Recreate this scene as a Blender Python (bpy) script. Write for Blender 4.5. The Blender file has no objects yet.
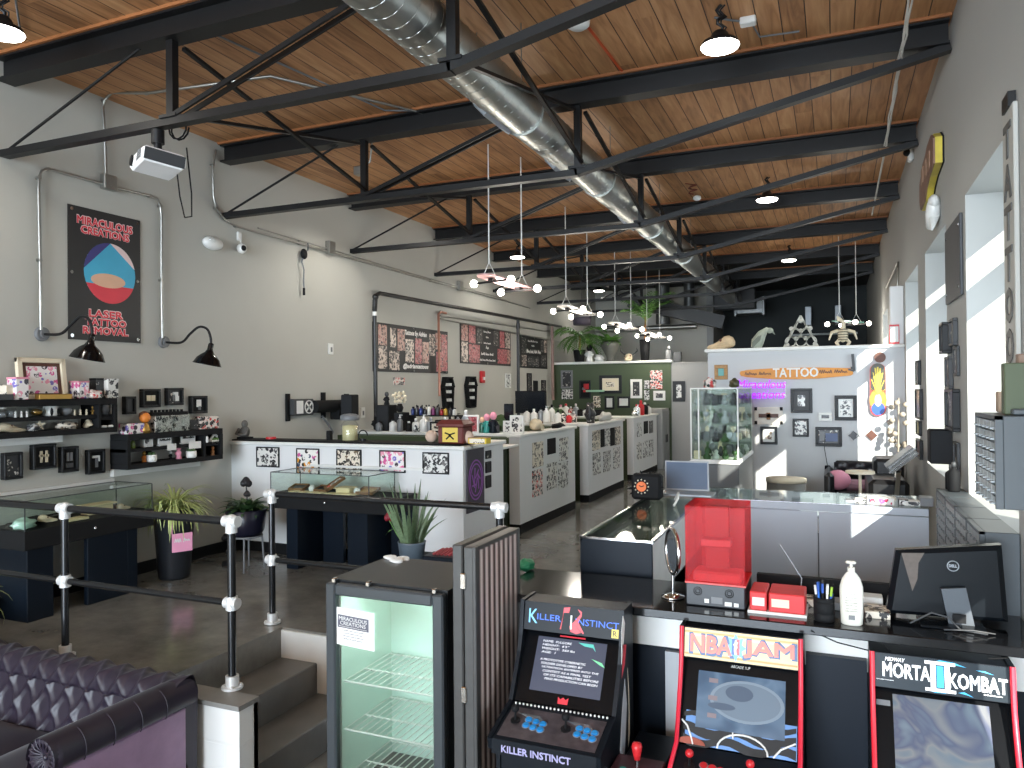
SUN_E, SKY_E, FRONT_E, EXPO = 10.0, 3.0, 1250, 0.52
import bpy, bmesh, math, random
from mathutils import Matrix, Vector
R = random.Random(7)
C = bpy.context.scene.collection
PI = math.pi
# ------------------------------------------------------------------ camera
YAW, PIT, ROL, FPX, HC = math.radians(23.082), math.radians(.3795), math.radians(-.5088), 756.07, 1.55
_F = Vector((-math.sin(YAW)*math.cos(PIT), math.cos(YAW)*math.cos(PIT), math.sin(PIT)))
_R = Vector((math.cos(YAW), math.sin(YAW), 0)); _U = _R.cross(_F)
_c, _s = math.cos(ROL), math.sin(ROL)
_R2 = _c*_R+_s*_U; _U2 = -_s*_R+_c*_U
CAM = Vector((0, 0, HC))
def ray(u, v): return (u-512)*_R2+(384-v)*_U2+FPX*_F
def wx(u, v, x): d = ray(u, v); return CAM+d*(x/d.x)          # photo pixel -> point on the plane X = x
def wy(u, v, y): d = ray(u, v); return CAM+d*(y/d.y)
def wz(u, v, z): d = ray(u, v); return CAM+d*((z-HC)/d.z)
cd = bpy.data.cameras.new('camera'); cam = bpy.data.objects.new('camera', cd); C.objects.link(cam)
cam.matrix_world = Matrix(((_R2.x, _U2.x, -_F.x, 0), (_R2.y, _U2.y, -_F.y, 0), (_R2.z, _U2.z, -_F.z, HC), (0, 0, 0, 1)))
cd.sensor_width = 36; cd.lens = 36*FPX/1024; cd.clip_start = .05; cd.clip_end = 200
bpy.context.scene.camera = cam
# ------------------------------------------------------------------ mesh helpers
def hull(pts):
    bm = bmesh.new()
    for p in pts: bm.verts.new(p)
    bmesh.ops.convex_hull(bm, input=bm.verts[:])
    for v in [v for v in bm.verts if not v.link_faces]: bm.verts.remove(v)
    bmesh.ops.dissolve_limit(bm, angle_limit=.02, verts=bm.verts[:], edges=bm.edges[:])
    bm.verts.index_update()
    vs = [v.co.copy() for v in bm.verts]; fs = [[v.index for v in f.verts] for f in bm.faces]
    bm.free(); return vs, fs
_cb = {}
class MB:
    def __init__(s): s.v = []; s.f = []; s.m = []; s.s = []
    def add(s, vs, fs, m=0, sm=False, M=None):
        o = len(s.v)
        s.v += [(M @ Vector(v)) if M else Vector(v) for v in vs]
        for f in fs: s.f.append([i+o for i in f]); s.m.append(m); s.s.append(sm)
        return s
    def box(s, x0, x1, y0, y1, z0, z1, m=0, b=0, M=None):
        if x0 > x1: x0, x1 = x1, x0
        if y0 > y1: y0, y1 = y1, y0
        if z0 > z1: z0, z1 = z1, z0
        if b:
            b = min(b, (x1-x0)*.45, (y1-y0)*.45, (z1-z0)*.45)
            pts = []
            for x, i in ((x0, 1), (x1, -1)):
                for y, j in ((y0, 1), (y1, -1)):
                    for z, k in ((z0, 1), (z1, -1)):
                        pts += [(x, y+j*b, z+k*b), (x+i*b, y, z+k*b), (x+i*b, y+j*b, z)]
            vs, fs = hull(pts); return s.add(vs, fs, m, False, M)
        vs = [(x, y, z) for x in (x0, x1) for y in (y0, y1) for z in (z0, z1)]
        return s.add(vs, [(0, 1, 3, 2), (4, 6, 7, 5), (0, 4, 5, 1), (2, 3, 7, 6), (0, 2, 6, 4), (1, 5, 7, 3)], m, False, M)
    def cbox(s, c, d, m=0, b=0, M=None):
        return s.box(c[0]-d[0]/2, c[0]+d[0]/2, c[1]-d[1]/2, c[1]+d[1]/2, c[2]-d[2]/2, c[2]+d[2]/2, m, b, M)
    def rings(s, rs, m=0, sm=True, cap=True, close=False, M=None):
        n = len(rs[0]); vs = [p for r in rs for p in r]; fs = []
        for k in range(len(rs)-1+(1 if close else 0)):
            a = k*n; b = ((k+1) % len(rs))*n
            for i in range(n): j = (i+1) % n; fs.append((a+i, a+j, b+j, b+i))
        s.add(vs, fs, m, sm, M)
        if cap and not close: s.add(rs[0], [list(range(n))[::-1]], m, False, M); s.add(rs[-1], [list(range(n))], m, False, M)
        return s
    def tube(s, pts, r, n=8, m=0, cap=True, M=None, sm=True):
        P = [Vector(p) for p in pts]; rs = r if isinstance(r, (list, tuple)) else [r]*len(P)
        t = (P[1]-P[0]).normalized(); a = t.orthogonal().normalized(); out = []
        for k, p in enumerate(P):
            if k == 0: t2 = (P[1]-P[0])
            elif k == len(P)-1: t2 = (P[k]-P[k-1])
            else: t2 = (P[k]-P[k-1]).normalized()+(P[k+1]-P[k]).normalized()
            t2 = t2.normalized() if t2.length > 1e-9 else t
            a = (a-t2*a.dot(t2)); a = a.normalized() if a.length > 1e-6 else t2.orthogonal().normalized()
            b = t2.cross(a)
            out.append([p+(a*math.cos(2*PI*i/n)+b*math.sin(2*PI*i/n))*rs[k] for i in range(n)])
        return s.rings(out, m, sm, cap, M=M)
    def bar(s, p0, p1, w, h, m=0, up=(0, 0, 1)):                 # rectangular bar
        p0, p1 = Vector(p0), Vector(p1); t = (p1-p0).normalized(); u = Vector(up); a = t.cross(u)
        if a.length < 1e-6: a = t.orthogonal()
        a.normalize(); b = a.cross(t)
        r = [[p+a*i*w/2+b*j*h/2 for i, j in ((-1, -1), (1, -1), (1, 1), (-1, 1))] for p in (p0, p1)]
        return s.rings(r, m, False)
    def cyl(s, p0, p1, r0, r1=None, n=16, m=0, sm=True): return s.tube([p0, p1], [r0, r0 if r1 is None else r1], n, m, sm=sm)
    def lathe(s, c, prof, n=16, m=0, sm=True, M=None, cap=True):
        c = Vector(c)
        return s.rings([[c+Vector((r*math.cos(2*PI*i/n), r*math.sin(2*PI*i/n), z)) for i in range(n)] for r, z in [(max(q[0], .0004), q[1]) for q in prof]], m, sm, cap, M=M)
    def sph(s, c, r, nu=12, nv=8, m=0, M=None, fn=None):
        c = Vector(c); r = r if isinstance(r, (list, tuple)) else (r, r, r); rs = []
        for k in range(nv+1):
            a = -PI/2+PI*k/nv; cc = max(math.cos(a), .004); ring = []
            for i in range(nu):
                q = Vector((cc*math.cos(2*PI*i/nu), cc*math.sin(2*PI*i/nu), math.sin(a)))
                g = fn(q) if fn else 1
                ring.append(c+Vector((q.x*r[0], q.y*r[1], q.z*r[2]))*g)
            rs.append(ring)
        return s.rings(rs, m, True, True, M=M)
    def prism(s, poly, d, M=None, m=0, sm=False):                # outline in XY, thick along local +z
        n = len(poly); vs = [(x, y, 0) for x, y in poly]+[(x, y, d) for x, y in poly]
        fs = [list(range(n))[::-1], list(range(n, 2*n))]+[(i, (i+1) % n, n+(i+1) % n, n+i) for i in range(n)]
        return s.add(vs, fs, m, sm, M)
    def quad(s, a, b, c, d, m=0): return s.add([a, b, c, d], [(0, 1, 2, 3)], m)
    def blade(s, pts, ws, side, m=0):                            # a folded leaf along pts
        side = Vector(side).normalized(); vs = []; fs = []
        for p, w in zip(pts, ws):
            p = Vector(p); vs += [p-side*w, p+Vector((0, 0, -w*.3)), p+side*w]
        for k in range(len(pts)-1): a = 3*k; fs += [(a, a+1, a+4, a+3), (a+1, a+2, a+5, a+4)]
        return s.add(vs, fs, m, True)
    def build(s, name, mat, parent=None, org=None, rz=0):
        me = bpy.data.meshes.new(name)
        if parent is not None: Mi = ROOT[parent.name].inverted()
        else:
            if org is None: org = sum((v for v in s.v), Vector())/len(s.v)
            Mw = Matrix.Translation(Vector(org)) @ Matrix.Rotation(rz, 4, 'Z'); Mi = Mw.inverted()
        me.from_pydata([Mi @ v for v in s.v], [], s.f)
        for q in (mat if isinstance(mat, (list, tuple)) else [mat]): me.materials.append(q)
        me.polygons.foreach_set('material_index', s.m); me.polygons.foreach_set('use_smooth', s.s)
        bm = bmesh.new(); bm.from_mesh(me); bmesh.ops.recalc_face_normals(bm, faces=bm.faces[:]); bm.to_mesh(me); bm.free()
        me.update(); o = bpy.data.objects.new(name, me); C.objects.link(o)
        if parent is not None: o.parent = parent; ROOT[o.name] = ROOT[parent.name]
        else: o.matrix_world = Mw; ROOT[o.name] = Mw.copy()
        return o
ROOT = {}
def tag(o, label, cat, group=None):
    o['label'] = label; o['category'] = cat
    if group: o['group'] = group
    return o
def thing(name, label, cat, loc, group=None, rz=0):
    o = bpy.data.objects.new(name, None); C.objects.link(o); o.empty_display_size = .05
    o.location = Vector(loc); o.rotation_euler = (0, 0, rz)
    ROOT[o.name] = Matrix.Translation(Vector(loc)) @ Matrix.Rotation(rz, 4, 'Z')
    return tag(o, label, cat, group)
def struct(name, mb, mat): o = mb.build(name, mat, org=(0, 0, 0)); o['kind'] = 'structure'; return o
def dup(root, loc, label, rz=0, group=None):                     # copy a thing with its parts and sub-parts
    r = root.copy(); C.objects.link(r); r.location = Vector(loc); r.rotation_euler = (0, 0, rz); r['label'] = label
    if group: r['group'] = group
    ROOT[r.name] = Matrix.Translation(Vector(loc)) @ Matrix.Rotation(rz, 4, 'Z')
    for ch in list(root.children):
        c = ch.copy(); C.objects.link(c); c.parent = r; ROOT[c.name] = ROOT[r.name]
        for g in ch.children:
            d = g.copy(); C.objects.link(d); d.parent = c
    return r
def FM(o, xd, yd):
    x = Vector(xd).normalized(); y = Vector(yd).normalized(); z = x.cross(y); o = Vector(o)
    return Matrix(((x.x, y.x, z.x, o.x), (x.y, y.y, z.y, o.y), (x.z, y.z, z.z, o.z), (0, 0, 0, 1)))
def FL(x, y, z): return FM((x, y, z), (0, 1, 0), (0, 0, 1))       # on a face looking +X
def FF(x, y, z): return FM((x, y, z), (1, 0, 0), (0, 0, 1))       # on a face looking -Y
def FR(x, y, z): return FM((x, y, z), (0, -1, 0), (0, 0, 1))      # on a face looking -X
def text(s, mat, M, w, h, parent, ext=.0015, off=0, name='lettering', shear=0, wspace=1):
    cu = bpy.data.curves.new('t', 'FONT'); cu.body = s; cu.extrude = 0; cu.offset = 0; cu.shear = shear; cu.space_character = wspace
    cu.resolution_u = 2
    ob = bpy.data.objects.new('t', cu); C.objects.link(ob)
    me0 = ob.to_mesh(); vs = [v.co.copy() for v in me0.vertices]; fs = [list(p.vertices) for p in me0.polygons]
    ob.to_mesh_clear(); bpy.data.objects.remove(ob); bpy.data.curves.remove(cu)
    x0 = min(v.x for v in vs); x1 = max(v.x for v in vs); y0 = min(v.y for v in vs); y1 = max(v.y for v in vs)
    kx = w/(x1-x0); ky = h/(y1-y0)
    vs = [Vector(((v.x-(x0+x1)/2)*kx, (v.y-(y0+y1)/2)*ky, 0)) for v in vs]
    bm = bmesh.new(); bv = [bm.verts.new(v) for v in vs]
    for f in fs:
        try: bm.faces.new([bv[i] for i in f])
        except ValueError: pass
    bmesh.ops.remove_doubles(bm, verts=bm.verts[:], dist=1e-5)
    if off:                                                       # fatten the letters for an outline layer
        bm.normal_update()
        mv = {}
        for v in bm.verts:
            d = Vector()
            for e in v.link_edges:
                if len(e.link_faces) == 1:
                    f = e.link_faces[0]; mid = (e.verts[0].co+e.verts[1].co)/2
                    t = (e.verts[1].co-e.verts[0].co).normalized(); nrm = Vector((t.y, -t.x, 0))
                    if nrm.dot(f.calc_center_median()-mid) > 0: nrm = -nrm
                    d += nrm
            if d.length > 1e-6: mv[v] = d.normalized()*off
        for v, d in mv.items(): v.co += d
    r = bmesh.ops.extrude_face_region(bm, geom=bm.faces[:])
    for g in r['geom']:
        if isinstance(g, bmesh.types.BMVert): g.co.z += ext
    bm.verts.index_update()
    mb = MB(); mb.add([v.co.copy() for v in bm.verts], [[v.index for v in f.verts] for f in bm.faces], M=M); bm.free()
    return mb.build(name, mat, parent)
# ------------------------------------------------------------------ materials
def srgb(r, g, b): return tuple(((c/255)/12.92 if c/255 <= .04045 else ((c/255+.055)/1.055)**2.4) for c in (r, g, b))+(1,)
def nd(nt, t, **k):
    n = nt.nodes.new(t)
    for a, b in k.items(): setattr(n, a, b)
    return n
def base(name):
    m = bpy.data.materials.new(name); m.use_nodes = True; nt = m.node_tree
    return m, nt, nt.nodes['Principled BSDF']
def pm(name, col, rough=.5, metal=0, ns=9, var=.08, bump=0, spec=.5, coat=0, sheen=0):
    m, nt, b = base(name); c = srgb(*col)
    tc = nd(nt, 'ShaderNodeTexCoord'); no = nd(nt, 'ShaderNodeTexNoise'); no.inputs['Scale'].default_value = ns; no.inputs['Detail'].default_value = 4
    nt.links.new(tc.outputs['Object'], no.inputs['Vector'])
    mx = nd(nt, 'ShaderNodeMix', data_type='RGBA')
    mx.inputs['A'].default_value = tuple(x*(1-var) for x in c[:3])+(1,); mx.inputs['B'].default_value = tuple(min(1, x*(1+var)) for x in c[:3])+(1,)
    nt.links.new(no.outputs['Fac'], mx.inputs['Factor']); nt.links.new(mx.outputs['Result'], b.inputs['Base Color'])
    b.inputs['Roughness'].default_value = rough; b.inputs['Metallic'].default_value = metal; b.inputs['Specular IOR Level'].default_value = spec
    b.inputs['Coat Weight'].default_value = coat
    if sheen: b.inputs['Sheen Weight'].default_value = sheen; b.inputs['Sheen Roughness'].default_value = .35
    if bump:
        bp = nd(nt, 'ShaderNodeBump'); bp.inputs['Strength'].default_value = bump; bp.inputs['Distance'].default_value = .01
        nt.links.new(no.outputs['Fac'], bp.inputs['Height']); nt.links.new(bp.outputs['Normal'], b.inputs['Normal'])
    return m
def em(name, col, st):
    m, nt, b = base(name); b.inputs['Base Color'].default_value = srgb(*col); b.inputs['Emission Color'].default_value = srgb(*col); b.inputs['Emission Strength'].default_value = st
    return m
def glass(name, tint=(230, 240, 235), refl=.1, graze=.55):
    m = bpy.data.materials.new(name); m.use_nodes = True; nt = m.node_tree; nt.nodes.clear()
    o = nd(nt, 'ShaderNodeOutputMaterial'); mx = nd(nt, 'ShaderNodeMixShader'); t = nd(nt, 'ShaderNodeBsdfTransparent'); g = nd(nt, 'ShaderNodeBsdfGlossy')
    t.inputs['Color'].default_value = srgb(*tint); g.inputs['Roughness'].default_value = .03
    lw = nd(nt, 'ShaderNodeLayerWeight'); lw.inputs['Blend'].default_value = .5
    pw = nd(nt, 'ShaderNodeMath', operation='POWER'); pw.inputs[1].default_value = 4; nt.links.new(lw.outputs['Facing'], pw.inputs[0])
    ml = nd(nt, 'ShaderNodeMath', operation='MULTIPLY_ADD'); ml.inputs[1].default_value = graze; ml.inputs[2].default_value = refl*.5; ml.use_clamp = True
    nt.links.new(pw.outputs[0], ml.inputs[0])
    nt.links.new(ml.outputs[0], mx.inputs['Fac'])
    nt.links.new(t.outputs[0], mx.inputs[1]); nt.links.new(g.outputs[0], mx.inputs[2]); nt.links.new(mx.outputs[0], o.inputs['Surface'])
    return m
def flash(name, paper, inks, sc=14, thr=.42, fine=3.2, cut=.5):
    m, nt, b = base(name)
    tc = nd(nt, 'ShaderNodeTexCoord'); oi = nd(nt, 'ShaderNodeObjectInfo')
    ad = nd(nt, 'ShaderNodeVectorMath', operation='MULTIPLY_ADD'); ad.inputs[1].default_value = (13.1, 17.7, 11.3)
    nt.links.new(oi.outputs['Location'], ad.inputs[0]); nt.links.new(tc.outputs['Object'], ad.inputs[2])
    vo = nd(nt, 'ShaderNodeTexVoronoi'); vo.inputs['Scale'].default_value = sc; vo.inputs['Randomness'].default_value = .75
    no = nd(nt, 'ShaderNodeTexNoise'); no.inputs['Scale'].default_value = sc*fine; no.inputs['Detail'].default_value = 3
    for n in (vo, no): nt.links.new(ad.outputs[0], n.inputs['Vector'])
    lt = nd(nt, 'ShaderNodeMath', operation='LESS_THAN'); lt.inputs[1].default_value = thr; nt.links.new(vo.outputs['Distance'], lt.inputs[0])
    gt = nd(nt, 'ShaderNodeMath', operation='GREATER_THAN'); gt.inputs[1].default_value = cut; nt.links.new(no.outputs['Fac'], gt.inputs[0])
    mu = nd(nt, 'ShaderNodeMath', operation='MULTIPLY'); nt.links.new(lt.outputs[0], mu.inputs[0]); nt.links.new(gt.outputs[0], mu.inputs[1])
    sp = nd(nt, 'ShaderNodeSeparateColor'); nt.links.new(vo.outputs['Color'], sp.inputs[0])
    cr = nd(nt, 'ShaderNodeValToRGB'); cr.color_ramp.interpolation = 'CONSTANT'; el = cr.color_ramp.elements
    while len(el) < len(inks): el.new(.5)
    for k, c in enumerate(inks): el[k].position = k/len(inks); el[k].color = srgb(*c)
    nt.links.new(sp.outputs[0], cr.inputs['Fac'])
    mx = nd(nt, 'ShaderNodeMix', data_type='RGBA'); mx.inputs['A'].default_value = srgb(*paper)
    nt.links.new(mu.outputs[0], mx.inputs['Factor']); nt.links.new(cr.outputs['Color'], mx.inputs['B']); nt.links.new(mx.outputs['Result'], b.inputs['Base Color'])
    b.inputs['Roughness'].default_value = .35
    return m
M_ = {}
def mt(k, *a, **kw):
    if k not in M_: M_[k] = pm(k, *a, **kw)
    return M_[k]
BLK = pm('black_paint', (18, 19, 21), .45, spec=.35); STEEL = pm('black_steel', (17, 17, 18), .45, var=.2, spec=.35); MATT = pm('matt_black', (13, 14, 16), .75, spec=.3)
NAVY = pm('blue_black_laminate', (15, 23, 33), .4, spec=.18); WHT = pm('white_paint', (226, 226, 222), .5); CREAM = pm('cream', (226, 214, 188), .6)
PLAS = pm('white_plastic', (228, 228, 224), .35); GALV = pm('galvanised', (170, 170, 165), .38, 1, ns=30, var=.15); CHROME = pm('chrome', (225, 225, 225), .12, 1)
GREYP = pm('grey_plastic', (112, 114, 116), .45); DGREY = pm('dark_grey', (58, 60, 62), .5); BONE = pm('bone', (214, 200, 172), .7, ns=25, var=.25, bump=.3)
RED = pm('red_plastic', (196, 38, 44), .35); GOLD = pm('gold', (170, 132, 66), .35, .7); WOOD = pm('wood', (150, 98, 52), .5, ns=14, var=.3)
BROWN = pm('brown', (92, 52, 36), .5, ns=20, var=.3); PINK = pm('pink', (226, 150, 170), .6); GREEN = pm('leaf_green', (92, 136, 60), .5, ns=20, var=.35)
LGREEN = pm('variegated_leaf', (176, 188, 120), .5, ns=40, var=.4); DGREEN = pm('dark_leaf', (58, 86, 48), .5, ns=20, var=.35); ORANGE = pm('orange', (222, 130, 50), .5)
BLUE = pm('blue', (40, 84, 170), .4); TEAL = pm('teal', (46, 140, 130), .4); YEL = pm('yellow', (222, 196, 60), .4); PURP = pm('purple_panel', (66, 62, 68), .6)
SILV = pm('silver_plastic', (150, 155, 160), .35, .3); CLEAR = glass('clear_glass', (250, 252, 251), .08); GREENGL = glass('greenish_glass', (250, 254, 252), .12)
CABGL = glass('cabinet_glass', (246, 251, 248), .004, .2); BULB = em('bulb', (255, 246, 230), 14); LED = em('led_lens', (255, 250, 240), 10)
F1 = flash('flash_black', (222, 220, 214), [(25, 25, 28), (60, 58, 60), (30, 30, 34)], 19, .52, 2.2, .46)
F2 = flash('flash_colour', (234, 230, 224), [(190, 40, 80), (220, 150, 50), (40, 60, 90), (200, 90, 150), (30, 30, 32)], 24, .52, 2, .42)
F3 = flash('flash_pink', (236, 230, 228), [(214, 90, 150), (120, 110, 190), (230, 150, 170), (60, 50, 60)], 22, .52, 2, .42)
F4 = flash('flash_sepia', (226, 216, 198), [(60, 52, 44), (30, 28, 26), (110, 90, 66)], 20, .52, 2.2, .46)
F5 = flash('flash_grey', (220, 220, 216), [(70, 70, 72), (110, 108, 108), (40, 40, 42)], 20, .54, 2.2, .45)
F6 = flash('flash_red', (228, 216, 208), [(190, 40, 40), (210, 70, 60), (40, 60, 60), (30, 30, 32)], 24, .54, 2, .43)
FD = flash('dark_art', (40, 40, 42), [(190, 186, 178), (120, 116, 110), (214, 210, 200)], 18, .36)
FSK = flash('skin_photo', (186, 146, 134), [(60, 46, 46), (120, 80, 76), (40, 34, 36), (160, 100, 92)], 24, .56, 2.6, .43)
FSK2 = flash('pale_photo', (206, 190, 178), [(50, 46, 46), (110, 96, 92), (40, 34, 36)], 24, .56, 2.6, .42)
FSK3 = flash('red_photo', (184, 112, 114), [(120, 40, 48), (50, 36, 38), (160, 60, 66)], 24, .56, 2.6, .43)
# ------------------------------------------------------------------ setting
XL, XR, ZC, ZF, LOW = -5.47, .735, 3.96, 0.0, -.57
def wood_ceiling():
    m, nt, b = base('plank_ceiling'); L = nt.links.new
    tc = nd(nt, 'ShaderNodeTexCoord'); sx = nd(nt, 'ShaderNodeSeparateXYZ'); L(tc.outputs['Object'], sx.inputs[0])
    def mth(op, a, bb=None):
        n = nd(nt, 'ShaderNodeMath', operation=op)
        for i, q in enumerate((a, bb)):
            if q is None: continue
            if isinstance(q, (int, float)): n.inputs[i].default_value = q
            else: L(q, n.inputs[i])
        return n.outputs[0]
    k = mth('DIVIDE', sx.outputs[0], .148); fl = mth('FLOOR', k); fr = mth('FRACT', k)
    wn = nd(nt, 'ShaderNodeTexWhiteNoise', noise_dimensions='1D'); L(fl, wn.inputs['W'])
    yy = mth('FLOOR', mth('DIVIDE', mth('ADD', sx.outputs[1], mth('MULTIPLY', wn.outputs['Value'], 9)), 2.6))
    w2 = nd(nt, 'ShaderNodeTexWhiteNoise', noise_dimensions='2D'); cb = nd(nt, 'ShaderNodeCombineXYZ'); L(fl, cb.inputs[0]); L(yy, cb.inputs[1]); L(cb.outputs[0], w2.inputs['Vector'])
    mp = nd(nt, 'ShaderNodeMapping'); mp.inputs['Scale'].default_value = (9, .9, 1); L(tc.outputs['Object'], mp.inputs['Vector'])
    av = nd(nt, 'ShaderNodeVectorMath', operation='ADD'); L(mp.outputs[0], av.inputs[0]); L(cb.outputs[0], av.inputs[1])
    no = nd(nt, 'ShaderNodeTexNoise'); no.inputs['Scale'].default_value = 2.2; no.inputs['Detail'].default_value = 6; no.inputs['Distortion'].default_value = .8; L(av.outputs[0], no.inputs['Vector'])
    cr = nd(nt, 'ShaderNodeValToRGB'); e = cr.color_ramp.elements
    e[0].position = .22; e[0].color = srgb(128, 86, 54); e[1].position = .8; e[1].color = srgb(214, 166, 120)
    q = e.new(.48); q.color = srgb(184, 132, 88)
    L(mth('ADD', mth('MULTIPLY', no.outputs['Fac'], .78), mth('MULTIPLY', w2.outputs['Value'], .2)), cr.inputs['Fac'])
    sm = mth('LESS_THAN', mth('ABSOLUTE', mth('SUBTRACT', fr, .5)), .475)
    mx = nd(nt, 'ShaderNodeMix', data_type='RGBA'); mx.inputs['A'].default_value = srgb(62, 36, 20); L(sm, mx.inputs['Factor']); L(cr.outputs[0], mx.inputs['B'])
    L(mx.outputs['Result'], b.inputs['Base Color']); b.inputs['Roughness'].default_value = .55
    return m
def concrete():
    m, nt, b = base('polished_concrete'); L = nt.links.new
    tc = nd(nt, 'ShaderNodeTexCoord'); n1 = nd(nt, 'ShaderNodeTexNoise'); n1.inputs['Scale'].default_value = 1.6; n1.inputs['Detail'].default_value = 8; n1.inputs['Roughness'].default_value = .7
    L(tc.outputs['Object'], n1.inputs['Vector']); cr = nd(nt, 'ShaderNodeValToRGB'); e = cr.color_ramp.elements
    e[0].position = .3; e[0].color = srgb(84, 84, 82); e[1].position = .74; e[1].color = srgb(142, 140, 133); L(n1.outputs['Fac'], cr.inputs['Fac']); L(cr.outputs[0], b.inputs['Base Color'])
    n2 = nd(nt, 'ShaderNodeTexNoise'); n2.inputs['Scale'].default_value = 7; n2.inputs['Detail'].default_value = 5; L(tc.outputs['Object'], n2.inputs['Vector'])
    mr = nd(nt, 'ShaderNodeMapRange'); mr.inputs['To Min'].default_value = .06; mr.inputs['To Max'].default_value = .24; L(n2.outputs['Fac'], mr.inputs['Value']); L(mr.outputs[0], b.inputs['Roughness'])
    return m
def block_paint():
    m, nt, b = base('painted_block'); L = nt.links.new
    tc = nd(nt, 'ShaderNodeTexCoord'); mp = nd(nt, 'ShaderNodeMapping'); mp.inputs['Rotation'].default_value = (PI/2, 0, 0); L(tc.outputs['Object'], mp.inputs['Vector'])
    br = nd(nt, 'ShaderNodeTexBrick'); br.inputs['Scale'].default_value = 1; br.inputs['Brick Width'].default_value = .4; br.inputs['Row Height'].default_value = .2; br.inputs['Mortar Size'].default_value = .006
    L(mp.outputs[0], br.inputs['Vector']); b.inputs['Base Color'].default_value = srgb(226, 226, 222); b.inputs['Roughness'].default_value = .5
    bp = nd(nt, 'ShaderNodeBump'); bp.inputs['Strength'].default_value = .6; bp.inputs['Distance'].default_value = .01; bp.invert = True
    L(br.outputs['Fac'], bp.inputs['Height']); L(bp.outputs[0], b.inputs['Normal'])
    return m
WALL = pm('grey_wall_paint', (186, 185, 177), .7, ns=2.2, var=.05, bump=.06); WALLR = pm('wall_paint_backlit', (170, 171, 168), .7, ns=2, var=.03)  # right wall: same grey paint, its backlit tone put into the colour
DARKW = pm('black_green_wall', (26, 34, 36), .7, ns=2); CONC = concrete(); CEIL = wood_ceiling(); BLOCK = block_paint()
CEILB = pm('black_ceiling', (26, 25, 25), .7); PART = pm('partition_white', (220, 220, 219), .5, ns=3, var=.03); MIDG = pm('mid_grey_wall', (150, 150, 148), .65, ns=2)
GRNW = pm('olive_green_paint', (62, 76, 48), .55, ns=3, var=.06); ASPH = pm('rough_concrete', (92, 90, 86), .8, ns=12, var=.3, bump=.3)
m = MB(); m.box(XL, -3.35, 3.03, 20, LOW, 0); m.box(-3.35, XR, 3.98, 20, LOW, 0); struct('floor_upper', m, CONC)
m = MB(); m.box(XL, XR, -9, 4.0, LOW-.1, LOW); struct('floor', m, CONC)
m = MB(); m.box(XL-.4, XR+.4, -9, 14.3, ZC, ZC+.15); struct('ceiling', m, CEIL)
m = MB(); m.box(XL-.4, XR+.4, 14.3, 20.1, ZC, ZC+.15); struct('ceiling_back', m, CEILB)
m = MB(); m.box(XL-.15, XL, -9, 20, LOW, ZC); struct('wall_left', m, WALL)
XO = 1.115; SILL, HEAD = .88, 2.69
WIN = [(3.9, 5.24), (6.1, 7.42), (8.03, 9.4), (10.3, 11.5), (12.4, 13.6)]
W0 = (2.3, 3.35, .1, 1.13)  # unseen low opening, shaped to let sun onto the bar apron
m = MB(); m.box(XR, XO, -9, W0[0], LOW, SILL); m.box(XR, XO, W0[1], 20, LOW, SILL); m.box(XR, XO, W0[0], W0[1], LOW, W0[2]); m.box(XR, XO, W0[0], W0[1], W0[3], HEAD); m.box(XR, XO, W0[0], W0[1], SILL, W0[3]) if W0[3] < SILL else None; m.box(XR, XO, -9, 20, HEAD, ZC)
ys = [-9]+[q for w in WIN for q in w]+[20]
m.box(XR, XO, -9, W0[0], SILL, HEAD); m.box(XR, XO, W0[1], WIN[0][0], SILL, HEAD)
for a, b in list(zip(ys[::2], ys[1::2]))[1:]: m.box(XR, XO, a, b, SILL, HEAD)
struct('wall_right', m, WALLR)
FRM = pm('window_frame_metal', (120, 122, 124), .4)
for k, (a, b) in enumerate(WIN):
    m = MB()
    m.box(XO-.03, XO+.02, a, b, SILL, SILL+.17); m.box(XO-.03, XO+.02, a, b, HEAD-.06, HEAD); t0, t1 = (2.2, 2.5) if k == 1 else (2.26, 2.41); m.box(XO-.03, XO+.02, a, b, t0, t1)
    for y in (a, b-.05): m.box(XO-.03, XO+.02, y, y+.05, SILL+.17, HEAD-.06)
    o = struct('window_%d' % (k+1), m, FRM)
    g = MB(); g.box(XO-.008, XO-.002, a+.05, b-.05, SILL+.17, t0); g.box(XO-.008, XO-.002, a+.05, b-.05, t1, HEAD-.06); g.build('pane', CLEAR, o)
m = MB(); m.box(XL, XR, 19.9, 20, 0, ZC); struct('wall_back', m, DARKW)
m = MB(); m.box(XL, -2.75, 18.2, 18.35, 0, ZC); struct('wall_back_left', m, WALL)
m = MB(); m.box(-2.75, -2.6, 18.2, 19.9, 0, ZC); struct('wall_back_return', m, MIDG)
m = MB(); m.box(XL, -2.71, 2.9, 3.03, LOW, -.02); m.box(-2.83, -2.71, 3.0, 3.03, LOW, -.02); struct('wall_knee', m, BLOCK)
m = MB(); m.box(XL, -2.7, 2.885, 3.03, -.02, .004); struct('trim_1', m, pm('knee_wall_cap', (128, 127, 123), .5, ns=12, var=.2))
m = MB(); m.box(-3.35, -1.2, 3.965, 3.98, LOW, -.015); struct('trim_2', m, WHT)
STEP = pm('step_concrete', (104, 103, 100), .35, ns=5, var=.35)
m = MB(); m.box(-3.35, -3.06, 3.03, 3.965, LOW, -.19, b=.006); m.box(-3.06, -2.77, 3.03, 3.965, LOW, -.38, b=.006); struct('floor_steps', m, STEP)
m = MB(); m.box(XL, XL+.015, 3.03, 5.77, 0, .1); m.box(XL, XL+.015, 5.9, 15, 0, .1); struct('baseboard_left', m, BLK)
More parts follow.
